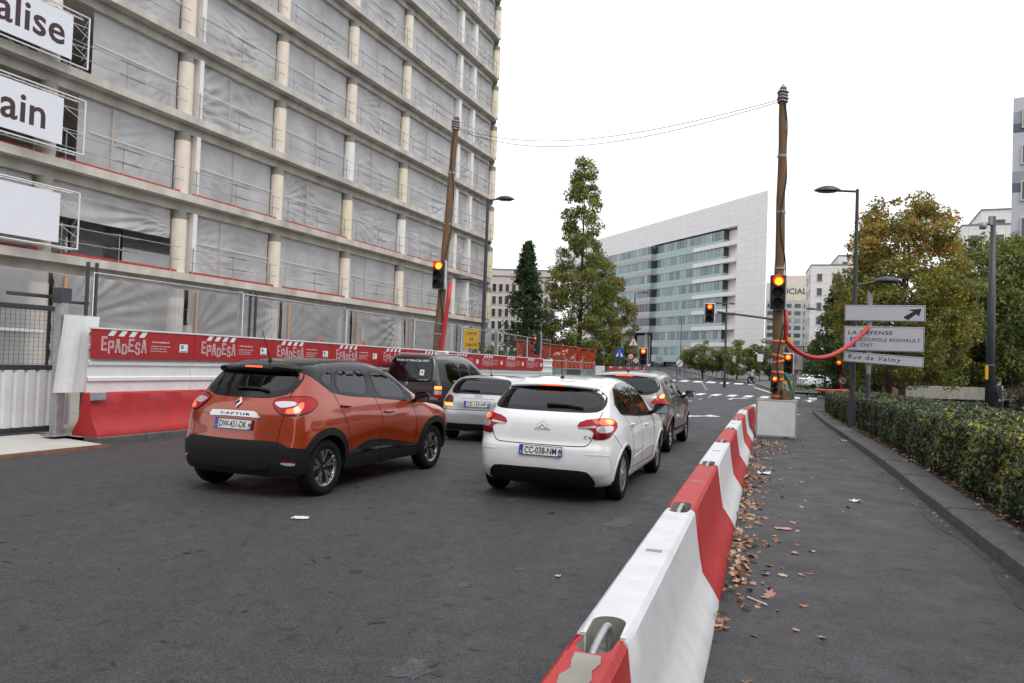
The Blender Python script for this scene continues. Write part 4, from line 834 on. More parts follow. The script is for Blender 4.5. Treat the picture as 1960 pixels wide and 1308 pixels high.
for k in range(10):
    a = JA[k]; L = JA[k + 1] - a; r = -.72 - .0575 * (a - 2.8); rot = -.0575
    if k == 8: r -= .02
    if k >= 8: rot = .0 if k == 8 else .03; r = [-1.76, -1.76][k - 8]
    c = cols[k % 2]; pm = m_redp if k % 2 == 0 else m_whp
    lab = f'{c} concrete road barrier, {ords[k]} in the red and white row' if 0 < k < 9 else f'{c} concrete road barrier {"nearest the camera" if k == 0 else "at the far end"} in the red and white row'
    barrier(a, r, L, pm, rot, lab, 'red and white barriers in the road', k)
    # steel link bar hooking this barrier to the next
    a1 = JA[k + 1]; r1 = -.72 - .0575 * (a1 - 2.8)
    if k < 9:
        if k >= 7: r1 = -1.77
        p = [RF(a1 + .12, r1, .50), RF(a1 + .118, r1, .60), RF(a1 + .09, r1, .652), RF(a1 + .04, r1, .662), RF(a1 - .09, r1, .640), RF(a1 - .14, r1, .615), RF(a1 - .155, r1, .52)]
        pp_ = np.array(p); kk = np.arange(len(p)); ff = np.linspace(0, len(p) - 1, 40); cs = [Spl(list(zip(kk, pp_[:, c_] + 0))) for c_ in range(3)]; o = MB().tube([(float(cs[0](q)), float(cs[1](q)), float(cs[2](q))) for q in ff], .0150, 10).build('link_bar', m_galv, smooth=True); tag(o, f'bent steel bar joining the {ords[k] if k else "nearest"} barrier to the next one in the row', 'link bar', 'steel bars linking the road barriers')

# raw concrete showing where the nearest barrier has lost its paint
g = np.random.default_rng(9); wt = MB(); L0 = JA[1] - JA[0]; yy = np.linspace(L0 - 1.25, L0 - .215, 16); lf = -.052 + g.normal(0, .008, 16); rt = .050 + g.normal(0, .008, 16); lf[0] = rt[0] = 0
wt.add([(x, y, .6575) for x, y in zip(lf, yy)] + [(x, y, .6575) for x, y in zip(rt, yy)], [(i, 16 + i, 17 + i, i + 1) for i in range(15)])
wt.build('worn_top', m_conc, [o for o in bpy.data.objects if o.name == 'concrete_barrier'][0])

# ---------------------------------------------------------------- left side: red barriers, white hoarding, red boards, fences, gate
HR = -11.42
for k in range(9):
    a = 9.0 + 2.5 * k
    barrier(a, -11.40, 2.48, m_redp, 0, ('red concrete barrier at the corner post under the white hoarding' if k == 0 else f'red concrete barrier under the hoarding, {["","second","third","fourth","fifth","sixth","seventh","eighth","ninth"][k]} from the corner post'), 'red barriers under the hoarding', 40 + k * 2, h=.73, hook=False, z0=.115, top=.22, base=.62, slots=False)
def corrug(m, a0, a1, r, z0, z1, n, d=.035, face=1):
    """horizontal ribs: trapezoid profile stepping in and out"""
    zs = []; pitch = (z1 - z0) / n
    for k in range(n): b = z0 + k * pitch; zs += [(b, 0), (b + pitch * .62, 0), (b + pitch * .72, d), (b + pitch * .92, d)]
    zs.append((z1, 0)); na = 6; P = np.array([[RF(a, r + q * face, z) for z, q in zs] for a in np.linspace(a0, a1, na)]); m.grid(P)
bz = [9.06 + 2.27 * k for k in range(10)]; bz.append(31.75)
hz_g = 'white hoarding panels along the building site'
order = ['first', 'second', 'third', 'fourth', 'fifth', 'sixth', 'seventh', 'eighth', 'ninth', 'tenth']
def logo_letters(mb_out, mb_in, B, h):
    """EPADESA in outlined strokes that dance on the base line"""
    S = {'E': [(1, 0), (0, 0), (0, 2), (1, 2), None, (0, 1), (.8, 1)], 'P': [(0, 0), (0, 2), (1, 2), (1, 1), (0, 1)], 'A': [(0, 0), (.35, 2), (.65, 2), (1, 0), None, (.15, .8), (.85, .8)], 'D': [(0, 0), (0, 2), (.6, 2), (1, 1.6), (1, .4), (.6, 0), (0, 0)], 'S': [(0, .3), (.3, 0), (.8, 0), (1, .4), (.8, .95), (.2, 1.05), (0, 1.5), (.3, 2), (.8, 2), (1, 1.7)]}
    x = 0; wd = .112
    for i, ch in enumerate('EPADESA'):
        sc_ = (1, .92, .98, .72, .95, .88, 1)[i]; dy = (.02, -.03, -.01, -.035, .015, -.03, .0)[i]; pts = S[ch]
        for q in range(len(pts) - 1):
            if pts[q] is None or pts[q + 1] is None: continue
            u = Vector((x + pts[q][0] * wd * .72, dy + pts[q][1] * h / 2 * sc_, 0)); v = Vector((x + pts[q + 1][0] * wd * .72, dy + pts[q + 1][1] * h / 2 * sc_, 0)); d = (v - u)
            L = d.length; d.normalize(); nrm = Vector((-d.y, d.x, 0))
            for mb, w, z in ((mb_out, .0155, .0), (mb_in, .0055, .0025)):
                e = w if mb is mb_out else w; pq = [u - d * e + nrm * w, u - d * e - nrm * w, v + d * e - nrm * w, v + d * e + nrm * w]
                mb.add([B @ (p + Vector((0, 0, z + .0002 * (i * 7 + q)))) for p in pq], [(0, 1, 2, 3)])
        x += wd * 1.22
for k in range(10):
    a0, a1 = bz[k] + .004, bz[k + 1] - .004; nm = order[k]
    t = thing('site_hoarding', RF(a0, HR), 0, f'white ribbed metal hoarding with red lettered board, {nm} bay from the corner', 'hoarding', hz_g); t.location = (0, 0, 0)
    m = MB(); corrug(m, a0, a1, HR - .06, .84, 1.95, 4); m.build('ribbed_sheet', m_white, t)
    cap = MB(); cap.add([RF(a, r, z) for a in (a0, a1) for (r, z) in ((HR - .09, 1.93), (HR - .09, 1.965), (HR + .035, 1.965), (HR + .035, 1.935))], [(0, 1, 2, 3), (7, 6, 5, 4), (0, 4, 5, 1), (1, 5, 6, 2), (2, 6, 7, 3), (3, 7, 4, 0)]); cap.build('top_rail', m_white, t)
    b_ = MB(); vs = [RF(a, r, z) for a in (a0, a1) for (r, z) in ((HR, 1.43), (HR, 1.93), (HR + .02, 1.93), (HR + .02, 1.43))]; b_.add(vs, [(0, 1, 2, 3), (7, 6, 5, 4), (0, 4, 5, 1), (1, 5, 6, 2), (2, 6, 7, 3), (3, 7, 4, 0)]); bo = b_.build('red_board', m_board, t)
    B = frame(RF(a0, HR + .0225, 1.43), Vector(DR.tolist()) + Vector((0, 0, -.011)), (0, 0, 1))
    st = MB()
    for q in range(4): x = .33 + .215 * q; st.add([B @ Vector(p) for p in ((x + .045, .497, .001), (x - .03, .40, .001), (x + .085, .40, .001), (x + .16, .497, .001))], [(0, 1, 2, 3)])
    st.build('white_flash', m_print, bo, ).__setitem__('kind', 'stuff')
    mo, mi = MB(), MB(); logo_letters(mo, mi, B @ Matrix.Translation((.20, .135, .001)), .21); mo.build('board_lettering', m_print, bo).__setitem__('kind', 'stuff'); mi.build('lettering_inline', m_board, bo).__setitem__('kind', 'stuff')
    tx = MB(); V, F = fit_text('www.epadesa.fr', w=.42, h=.045, bold=.012); V += (1.44, .33, .002); tx.add(V.tolist(), F, B)
    for q, s_ in enumerate(('ÉTABLISSEMENT PUBLIC D’AMÉNAGEMENT', 'DE LA DÉFENSE SEINE ARCHE', 'OPÉRATION D’INTÉRÊT NATIONAL')): V, F = fit_text(s_, w=(.46, .36, .38)[q], h=.024, bold=.006); V += (1.45 - (0, .05, .04)[q], .255 - .045 * q, .002); tx.add(V.tolist(), F, B)
    tx.build('small_lettering', m_print, bo).__setitem__('kind', 'stuff')
    s_ = MB().box((1.99, .24, .003), (.20, .16, .003), 0, B).build('white_sticker', m_print, bo)
    MB().box((1.955, .265, .006), (.055, .07, .002), 0, B).build('sticker_mark', M(f'sticker green {k}', (.05, .22, .10), .5), bo) if k < 1 else MB().box((1.955, .265, .006), (.055, .07, .002), 0, B).build('sticker_mark', bpy.data.materials['sticker green 0'], bo)
    MB().box((1.99, .178, .006), (.15, .018, .002), 0, B).build('sticker_line', m_pblue, bo)
t = thing('end_hoarding', RF(31.8, HR), 0, 'plain white ribbed panel closing the far end of the hoarding', 'panel'); t.location = (0, 0, 0); m = MB(); corrug(m, 31.76, 33.2, HR - .06, .1, 1.93, 7); m.build('ribbed_sheet', m_white, t)
m = MB(); m.cyl(RF(33.2, HR - .1, 0), RF(33.2, HR - .1, 2.0), .05, n=8); m.build('end_post', m_white, t)
# corner panel (vertical ribs), the post that carries it and the gate
t = thing('corner_hoarding', (0, 0, 0), 0, 'pale vertical ribbed metal panel at the corner beside the gate', 'panel'); m = MB(); z0, z1 = .84, 2.15
pr = []; c0 = (8.86, -11.82); c1 = (9.60, -11.93)
P0 = RF(8.80, -11.52); u = (RF(9.05, -11.46) - RF(8.60, -12.02)); 
ribs = []; q0, q1 = np.array([8.74, -11.66]), np.array([9.36, -11.60])
for i in range(9):
    f = i / 8; base = q0 + (q1 - q0) * f; nrm = np.array([-(q1 - q0)[1], (q1 - q0)[0]]); nrm = nrm / np.linalg.norm(nrm); ribs.append(base + nrm * (-.022 if i % 4 in (1, 2) else 0))
m.grid(np.array([[RF(p[0] - .14 * (1 - k / 2), p[1], z) for p in ribs] for k, z in enumerate((z0, (z0 + z1) / 2, z1))])); m.build('ribbed_sheet', m_white, t)
m = MB(); m.box((0, 0, 0), (.03, .30, .14), .01, Matrix.Translation(RF(9.08, -11.20, .79)) @ Matrix.Rotation(-FYAW, 4, 'Z')); m.build('clamp', m_galv, t)
t = thing('gate_post', RF(8.80, -11.80, .11), -FYAW, 'square galvanised gate post with roller housing on top', 'post'); m = MB(); m.box((0, 0, 1.15), (.15, .15, 2.3), .01); m.build('post', m_galv, t); MB().box((0, 0, .01), (.32, .32, .02), .004).build('foot_plate', m_galv, t)
MB().box((-.02, 0, 2.36), (.20, .22, .26), .01).build('roller_housing', m_steel, t); m = MB(); m.box((-.28, -.30, 2.34), (.08, .9, .06), .01); m.build('guide_rail', m_steel, t); MB().box((-.28, .45, 2.28), (.07, .5, .05), .01).build('guide_arm', m_steel, t)
GR = -12.55
t = thing('sliding_gate', (0, 0, 0), 0, 'grey sliding gate with wire mesh above ribbed white sheeting', 'gate'); A0, A1 = 3.0, 9.45
m = MB(); 
for z, s_ in ((2.27, .09), (1.23, .09), (.16, .10)): m.box((0, 0, 0), (.07, A1 - A0, s_), .008, Matrix.Translation(RF((A0 + A1) / 2, GR, z)) @ Matrix.Rotation(-FYAW, 4, 'Z'))
m.box((0, 0, 0), (.09, A1 - A0, .10), .008, Matrix.Translation(RF((A0 + A1) / 2, GR + .09, .07)) @ Matrix.Rotation(-FYAW, 4, 'Z')); m.build('gate_frame', m_steel, t)
m = MB(); P = []; a = A0
while a < A1:
    for da, d in ((0, 0), (.10, 0), (.125, -.03), (.16, -.03), (.185, 0)): P.append((a + da, GR + .03 + d))
    a += .20
m.grid(np.array([[RF(p[0], p[1], z) for p in P] for z in (.20, 1.20)])); m.build('ribbed_sheet', m_white, t)
m = MB()
for a in np.arange(A0, A1, .085): m.cyl(RF(a, GR, 1.26), RF(a, GR, 2.24), .0032, n=4, caps=False)
for z in np.arange(1.30, 2.24, .075): m.cyl(RF(A0, GR, z), RF(A1, GR, z), .0032, n=4, caps=False)
m.build('wire_mesh', m_steel, t)['kind'] = 'stuff'
# mesh site fence standing behind the hoarding
FR_ = -11.95; fa = [9.45, 13.2, 17.2, 20.95, 24.4, 27.75, 31.1, 34.3]
def fence_panel(a0, a1, r, z0, z1, label, group, mat=m_galv, net=None, pitch=.11):
    t = thing('mesh_fence', (0, 0, 0), 0, label, 'fence', group)
    m = MB(); g = .035; m.tube([RF(a0 + g, r, z0), RF(a0 + g, r, z1), RF(a1 - g, r, z1), RF(a1 - g, r, z0)], .021, 8); m.tube([RF(a0 + g, r, z0 + .12), RF(a1 - g, r, z0 + .12)], .018, 6); m.build('frame', mat, t, ang=60)
    m = MB()
    for a in np.arange(a0 + .12, a1 - .05, pitch): m.cyl(RF(a, r, z0 + .1), RF(a, r, z1), .0026, n=3, caps=False)
    for z in np.arange(z0 + .2, z1 - .05, .26): m.cyl(RF(a0 + g, r, z), RF(a1 - g, r, z), .0026, n=3, caps=False)
    m.build('wire_mesh', mat, t)['kind'] = 'stuff'
    if net:
        n_ = 16; P = np.array([[RF(a, r + .03 + .02 * math.sin(a * 7 + z * 3), z) for z in np.linspace(z0 + .1, z1 - .10 + .03 * math.sin(a * 3), 8)] for a in np.linspace(a0, a1, n_)]); MB().grid(P).build('netting', net, t, smooth=True)
    return t
for k in range(len(fa) - 1): fence_panel(fa[k], fa[k + 1], FR_, .95, 2.94 - .01 * k, f'galvanised wire mesh fence panel behind the hoarding, {order[k]} from the gate', 'mesh fence panels behind the hoarding')
for k, a in enumerate(fa[1:6]):
    t = thing('fence_post', RF(a + .08, FR_ - .12, .1), -FYAW + .0, f'galvanised steel post bracing the mesh fence, {order[k]} from the gate', 'post', 'posts bracing the mesh fence'); MB().box((0, 0, 1.45), (.10, .06, 2.9), .008).build('post', m_galv, t)
for k, a in enumerate((9.40, 13.52)):
    t = thing('fence_post', RF(a, FR_ - .05, .1), -FYAW, ['dark steel upright where the mesh fence meets the gate', 'pair of dark steel uprights at the second fence panel'][k], 'post', 'dark fence uprights')
    for d in (0, .14): MB().box((d * .3, d, 1.5), (.05, .05, 3.05 if k == 0 else 2.9), .006).build('upright', m_steel, t)
def M_net(name, col, alpha):
    m, n, o = _nodes(name); L = n.links.new; d = n.nodes.new('ShaderNodeBsdfDiffuse'); d.inputs[0].default_value = (*col, 1); tr = n.nodes.new('ShaderNodeBsdfTransparent'); mx = n.nodes.new('ShaderNodeMixShader'); mx.inputs[0].default_value = alpha
    L(tr.outputs[0], mx.inputs[1]); L(d.outputs[0], mx.inputs[2]); L(mx.outputs[0], o.inputs[0]); return m
m_net = M_net('red safety netting', (.50, .05, .035), .52); m_nrail = M('red rail paint', (.5, .06, .04), .5)
fr = [30.9, 34.0, 37.2, 40.4, 43.6]
for k in range(4): fence_panel(fr[k], fr[k + 1], -12.35, 1.05, 2.75, f'mesh fence panel draped in red safety netting, {order[k]} behind the traffic light', 'fence panels with red netting', m_nrail, m_net, .3)
def tube_set(): pass
# grey gate with pictures, white panel and the short red hoarding beyond
t = thing('picture_gate', (0, 0, 0), 0, 'grey steel gate panels with faded landscape pictures beyond the hoarding', 'gate')
m = MB(); 
for a in (33.3, 36.0, 38.6, 41.2): m.box((0, 0, 0), (.08, .10, 1.95), .01, Matrix.Translation(RF(a, -11.7, 1.05)) @ Matrix.Rotation(-FYAW, 4, 'Z'))
for z in (1.92, 1.55): m.box((0, 0, 0), (.05, 8.0, .06), .01, Matrix.Translation(RF(37.25, -11.7, z)) @ Matrix.Rotation(-FYAW, 4, 'Z') @ Matrix.Rotation(-.011, 4, 'X'))
m.build('gate_frame', m_galv, t)
m_pic = M('faded landscape print', (.22, .30, .30), .6, var=.6, vs=2.2, det=6); m_pic2 = M('dark slate print', (.045, .05, .055), .6, var=.3)
for (a0, a1, mm) in ((33.4, 35.9, m_pic), (36.1, 38.5, m_pic2), (38.7, 41.1, m_pic)): MB().box((0, 0, 0), (.03, a1 - a0, 1.45), .005, Matrix.Translation(RF((a0 + a1) / 2, -11.7, .80)) @ Matrix.Rotation(-FYAW, 4, 'Z') @ Matrix.Rotation(-.011, 4, 'X')).build('picture_panel', mm, t)
m = MB()
for q in range(12): m.box((0, 0, 0), (.02, .34, .22), 0, Matrix.Translation(RF(33.6 + q * .66, -11.66, 1.74)) @ Matrix.Rotation(-FYAW, 4, 'Z'))
m.build('warning_tape', m_nrail, t)['kind'] = 'stuff'
t = thing('white_hoarding', (0, 0, 0), 0, 'blank white panel between the picture gate and far red boards', 'panel'); MB().box((0, 0, 0), (.06, 1.9, 1.75), .01, Matrix.Translation(RF(42.3, -11.65, .92)) @ Matrix.Rotation(-FYAW, 4, 'Z')).build('sheet', m_white, t)
t = thing('far_hoarding', (0, 0, 0), 0, 'low far hoarding with red and white lettered boards past the white panel', 'hoarding')
for k in range(5):
    a = 43.5 + 2.3 * k; MB().box((0, 0, 0), (.04, 2.26, .44), .004, Matrix.Translation(RF(a + 1.15, -11.55, 1.58)) @ Matrix.Rotation(-FYAW, 4, 'Z')).build('red_board', m_board, t); MB().box((0, 0, 0), (.05, 2.26, 1.3), .004, Matrix.Translation(RF(a + 1.15, -11.6, .75)) @ Matrix.Rotation(-FYAW, 4, 'Z')).build('white_sheet', m_white, t)
    st = MB(); B = frame(RF(a, -11.52, 1.36), DR.tolist(), (0, 0, 1)); [st.add([B @ Vector(p) for p in ((.33 + .215 * q + .045, .44, .012), (.33 + .215 * q - .03, .34, .012), (.33 + .215 * q + .085, .34, .012), (.33 + .215 * q + .16, .44, .012))], [(0, 1, 2, 3)]) for q in range(4)]; st.build('white_flash', m_print, t)['kind'] = 'stuff'
# low concrete wall and raking props inside the site
t = thing('site_wall', (0, 0, 0), 0, 'low bare concrete wall inside the building site behind the boards', 'wall'); MB().box((0, 0, 0), (.35, 12.5, 1.5), .02, Matrix.Translation(RF(34, -22.6, .85)) @ Matrix.Rotation(-FYAW, 4, 'Z')).build('wall', m_conc, t)
for k, (a, b_) in enumerate(((26.2, 27.8), (29.0, 31.2))):
    o = MB(); o.tube([RF(a, -20.2, 1.0), RF(b_, -20.6, 2.5)], .07, 8); o.tube([RF(b_, -20.6, 2.55), RF(b_ + .25, -20.6, 1.1)], .05, 6); o = o.build('raking_prop', M('red oxide steel' + str(k), (.48, .09, .05), .6, var=.2)); tag(o, ['red raking prop leaning on the concrete wall, nearer the gate', 'red raking prop with timber end, nearer the pole'][k], 'prop', 'raking props in the site')

# ---------------------------------------------------------------- the concrete frame under refurbishment (left)
def M_film(name, col, clear, gloss=.12):
    m, n, o = _nodes(name); L = n.links.new
    tc = n.nodes.new('ShaderNodeTexCoord'); t = n.nodes.new('ShaderNodeTexNoise'); t.inputs['Scale'].default_value = .7; t.inputs['Detail'].default_value = 5; L(tc.outputs['Object'], t.inputs[0])
    r = n.nodes.new('ShaderNodeMapRange'); r.inputs[1].default_value = .3; r.inputs[2].default_value = .7; r.inputs[3].default_value = .78; r.inputs[4].default_value = 1.12; L(t.outputs[0], r.inputs[0])
    x = n.nodes.new('ShaderNodeMix'); x.data_type = 'RGBA'; x.blend_type = 'MULTIPLY'; x.inputs[0].default_value = 1; x.inputs[6].default_value = (*col, 1); L(r.outputs[0], x.inputs[7])
    p = n.nodes.new('ShaderNodeBsdfPrincipled'); L(x.outputs[2], p.inputs['Base Color']); p.inputs['Roughness'].default_value = .38; p.inputs['Specular IOR Level'].default_value = .5
    wv = n.nodes.new('ShaderNodeTexBrick'); wv.offset = 0; wv.inputs['Scale'].default_value = 7; wv.inputs['Mortar Size'].default_value = .03
    mp = n.nodes.new('ShaderNodeMapping'); mp.inputs['Rotation'].default_value = (.5, 0, 0); mp.inputs['Scale'].default_value = (1, 7, .9); L(tc.outputs['Object'], mp.inputs[0]); t2 = n.nodes.new('ShaderNodeTexNoise'); t2.inputs['Scale'].default_value = 1.6; t2.inputs['Detail'].default_value = 6; t2.inputs['Distortion'].default_value = .8; L(mp.outputs[0], t2.inputs[0]); bp_ = n.nodes.new('ShaderNodeBump'); bp_.inputs['Strength'].default_value = .32; bp_.inputs['Distance'].default_value = .06; L(t2.outputs[0], bp_.inputs['Height']); L(bp_.outputs[0], p.inputs['Normal'])
    tl = n.nodes.new('ShaderNodeBsdfTranslucent'); L(x.outputs[2], tl.inputs[0]); m1 = n.nodes.new('ShaderNodeMixShader'); m1.inputs[0].default_value = .3; L(p.outputs[0], m1.inputs[1]); L(tl.outputs[0], m1.inputs[2])
    tr = n.nodes.new('ShaderNodeBsdfTransparent'); m2 = n.nodes.new('ShaderNodeMixShader'); m2.inputs[0].default_value = clear; L(m1.outputs[0], m2.inputs[1]); L(tr.outputs[0], m2.inputs[2]); L(m2.outputs[0], o.inputs[0]); return m
m_film = M_film('builders film', (.74, .74, .755), .14); m_film2 = M_film('clear builders film', (.68, .68, .69), .40); m_film3 = M_film('pale builders film', (.74, .74, .76), .12)
m_cream = M('cream column casing', (.76, .68, .57), .6, var=.06, vs=3); m_yel = M('yellow primer casing', (.76, .69, .50), .6, var=.06, vs=3); m_wcol = M('white column casing', (.78, .76, .73), .6, var=.06, vs=3)
m_toe = M('red toe board', (.42, .045, .035), .65, var=.25, vs=4); m_tape = M('white reinforcing tape', (.60, .60, .62), .5); m_rail = M('scaffold rail', (.34, .36, .38), .5, .5, var=.2)
m_pine = M('pale batten behind film', (.60, .47, .37), .8, var=.1)
m_film_b = M_film('lighter builders film', (.80, .80, .82), .22); m_film_c = M_film('duller builders film', (.66, .66, .68), .10)
m_inwall = M('inner plaster', (.50, .48, .45), .85, var=.15, vs=1)
bl = thing('construction_building', RF(23.61, -24.74, 0), -FYAW, 'curved concrete office frame wrapped in grey plastic sheeting under renovation', 'building')
bl.location.z = 0
BAY = 5.955; Z1 = 4.76; ST = 3.3; NF = 11
cols_u = [-4 * BAY, -3 * BAY, -2 * BAY, -BAY, 0, BAY, 2 * BAY, 3 * BAY]; piers = [25.3, 27.65]; end_u = 32.35
# local axes: y along the street (u), x towards the street, z up
def slab_poly(x0, grow=0):
    P = [(x0, -24.0)]; P += [(x0, u) for u in np.arange(-18, 30, 6)]
    P += [(x0, 30.6)] + [(x0 - 2.7 + 2.7 * math.cos(t), 30.6 + 2.7 * math.sin(t)) for t in np.linspace(.2, math.pi / 2, 7)]; return P + [(-13, 33.3), (-13, -24)]
zone = lambda u, f: (f <= 5 if u < -6 else f <= 7 if u < 6 else True)
for f in range(NF):
    z = Z1 + f * ST
    umax = None
    m = MB(); m.prism(slab_poly(.35), z - .30, z); m.build('floor_slab', m_slab, bl)
    m = MB(); m.prism(slab_poly(-.12), z - .66, z - .302); m.build('edge_beam', m_slab, bl)
me_col = {}
def column(u, f, mat, r=.31):
    z0 = 0 if f == 0 else Z1 + (f - 1) * ST; z1 = (Z1 if f == 0 else Z1 + f * ST) - .665
    k = (f == 0, mat.name)
    if k not in me_col:
        me_col[k] = (MB().lathe([(r, 0.002), (r, (z1 - z0) - .38)], 24).mesh('column', mat, True), MB().lathe([(r - .02, (z1 - z0) - .38), (r - .02, z1 - z0)], 24).mesh('column_head', m_conc, True))
    c = link('column', me_col[k][0], bl, (-.16, u, z0)); h = link('column_head', me_col[k][1], c)
cmat = {4: [m_cream, m_cream, m_wcol, m_cream, m_cream, m_cream], 5: [m_cream, m_cream, m_wcol, m_cream, m_yel, m_wcol, m_wcol], 6: [m_cream, m_wcol, m_yel, m_cream, m_yel, m_wcol, m_yel, m_yel]}
for ci, u in enumerate(cols_u):
    for f in range(NF):
        if not zone(u, f): continue
        opts = [m_cream, m_cream, m_yel, m_wcol, m_cream, m_cream]; mt = opts[(ci * 5 + f * 7 + (ci * f) % 3) % 6] if f > 1 else m_cream
        column(u, f, mt)
        if u == 0: MB().box((-.14, .62, (0 if f == 0 else Z1 + (f - 1) * ST) + 1.3), (.5, .22, 2.6), .01).build('joint_pier', m_wcol, bl)
for f in range(NF):
    column(end_u - .5, f, m_yel if f % 4 else m_cream, .31)
    z0 = 0 if f == 0 else Z1 + (f - 1) * ST; z1 = (Z1 if f == 0 else Z1 + f * ST) - .665
    for p in piers: MB().box((-.2, p, (z0 + z1) / 2), (.5, .42, z1 - z0), .01).build('pier', m_wcol, bl)
# film in every bay, with folds fanning from where it is tied
def film(u0, u1, z0, z1, x, seed, mat, amp=1.0, hole=None):
    rg = np.random.default_rng(seed); nu, nz = 60, 34; U, Zz = np.meshgrid(np.linspace(0, 1, nu), np.linspace(0, 1, nz), indexing='ij'); w, h = u1 - u0, z1 - z0
    D = np.zeros_like(U)
    for _ in range(3):                                              # fans of folds from a knot
        px, pz = rg.choice([0, 1]) + rg.normal(0, .05), rg.uniform(.1, 1.0); an = np.arctan2((Zz - pz) * h, (U - px) * w); d = np.hypot((Zz - pz) * h, (U - px) * w)
        k = rg.uniform(20, 44); D += np.sin(an * k + rg.uniform(0, 6) + .5 * np.sin(3 * an)) * np.clip(d, 0, 2.2) * .022 * np.exp(-d / rg.uniform(1.6, 3.5)) * rg.uniform(.6, 1.6)
    D += .020 * np.sin(U * w * rg.uniform(5, 9) + 2 * np.sin(Zz * 2 + rg.uniform(0, 6)) + rg.uniform(0, 6)) * (.35 + .65 * rg.uniform() * (1 - Zz)) * rg.uniform(.4, 1.5)
    D += .05 * np.sin(math.pi * U) * np.sin(math.pi * Zz) * rg.uniform(-1, 1.4)
    P = np.stack([x + D * amp * rg.choice([.25, .45, .7, 1.0]), u0 + U * w, z0 + Zz * h], -1); return MB().grid(P).build('film_sheet', mat, bl, smooth=True)
m_post = MB().cyl((0, 0, 0), (0, 0, 1.12), .022, n=6).mesh('rail_post', m_rail); seed = 100
edges = [(cols_u[i], cols_u[i + 1], .33) for i in range(7)] + [(cols_u[7], 25.3, .40), (25.3, 27.65, .24), (27.65, end_u - .5, .35)]
nr = 0
for f in range(1, NF):
    zf = Z1 + (f - 1) * ST; zt = zf + ST - .66
    for bi, (ua, ub, g) in enumerate(edges):
        if not zone((ua + ub) / 2 - 2, f) or (ua < -6 and f > 5): continue
        ua_, ub_ = ua + g, ub - g; seed += 1
        if ua_ < -24: continue
        op = (f == 1 and bi == 3); dark = bi < 3 and f in (1, 2, 3)
        x = -.30
        if op: film(ua_, ub_, zf + 1.42, zt, x, seed, m_film)
        elif bi == 3 and f == 3: film(-BAY + 1.7, ub_, zf + .02, zt, x, seed, m_film)
        elif bi == 3 and f == 2: film(-BAY + 1.25, ub_, zf + .02, zt, x, seed, m_film)
        elif bi == 2 and f in (2, 3): pass
        else: film(ua_, ub_, zf + .02, zt, x, seed, (m_film, m_film, m_film_b, m_film_c, m_film)[(seed * 7) % 5] if bi < 7 else m_film3)
        if not op and not (bi == 2 and f in (2, 3)):
            lo = ua_ if not (bi == 3 and f in (2, 3)) else -BAY + 1.75
            MB().add([(x + .06, lo, zf + 1.40), (x + .06, ub_, zf + 1.38), (x + .06, ub_, zf + 1.425), (x + .06, lo, zf + 1.445)], [(0, 1, 2, 3)]).build('reinforcing_tape', m_tape, bl)
            if (bi * 3 + f) % 4 and ub_ - ua_ > 3: ux = ua_ + (ub_ - ua_) * (.36 + .2 * ((bi * 7 + f * 3) % 5) / 5); MB().box((x + .075, ux, (zf + zt) / 2), (.02, .045, zt - zf)).build('batten', m_pine, bl)
        # guard rail: posts, two rails that overlap, toe board on the lower floors
        L = ub_ - ua_; us = [ua_ + .15, ua_ + L * .47, ub_ - .35] if L > 3 else [ua_ + .2, ub_ - .2]
        for u in us: link('rail_post', m_post, bl, (.20, u, zf))
        for q, zr in enumerate((.50, 1.02)):
            o = MB(); o.cyl((.235, ua_ - .05, zf + zr), (.235, ua_ + L * .62, zf + zr), .017, n=5); o.build('guard_rail', m_rail, bl); o = MB(); o.cyl((.265, ua_ + L * .40, zf + zr + .03), (.265, ub_ + .05, zf + zr + .03), .017, n=5); o.build('guard_rail', m_rail, bl)
        if f <= 2: MB().box((.16, (ua_ + ub_) / 2, zf + .06), (.025, L, .11)).build('toe_board', m_toe, bl)
# ground floor: clear film, battens, low wall
for bi, (ua, ub, g) in enumerate(edges):
    if ua < -20: continue
    film(ua + .1, ub - .1, .9 if bi > 3 else .5, Z1 - .68, .42, 900 + bi, m_film2, 1.6)
    for u in (ua + .5,): MB().box((.50, u, 2.3), (.04, .08, 3.4)).build('batten', m_batt, bl)
    MB().add([(.52, ua + .2, 2.05), (.52, ub - .2, 2.0), (.52, ub - .2, 2.1), (.52, ua + .2, 2.15)], [(0, 1, 2, 3)]).build('reinforcing_tape', m_tape, bl)
MB().box((.2, 4, .35), (.5, 57, .7), .02).build('plinth', M('sandy concrete', (.42, .34, .24), .9, var=.25, vs=1.2), bl)
# inner core: back wall, inner columns, hanging sheets seen through the open bay
for f in range(NF): z_ = (0 if f == 0 else Z1 + (f - 1) * ST); MB().add([(-12.6, -23.6, z_ + .02), (-12.6, 32.8, z_ + .02), (-12.6, 32.8, z_ + (2.6 if f else 4.08)), (-12.6, -23.6, z_ + (2.6 if f else 4.08))], [(0, 1, 2, 3)]).build('rear_film', m_film3 if f else m_inwall, bl)
MB().box((-6, -23.8, 19), (12, .3, 38)).build('side_wall', m_inwall, bl); MB().box((-6.6, 33.0, 19), (12, .3, 38)).build('end_wall', m_slab, bl)
for u in np.arange(-18, 33, BAY):
    for f in range(0, 4):
        if f < 4: column_z = 0 if f == 0 else Z1 + (f - 1) * ST; MB().lathe([(.35, column_z), (.35, column_z + ST - .3)], 14, Matrix.Translation((-6.5, u + 2.2, 0))).build('inner_column', m_conc, bl, smooth=True)
for k in range(5): film(-11.5 + k * 2.6, -9.1 + k * 2.6, Z1 + .05, Z1 + 2.0, -5.2, 700 + k, m_film3); MB().box((-5.1, -9.0 + k * 2.6, Z1 + 1.1), (.06, .07, 2.2)).build('partition_stud', m_wood, bl)
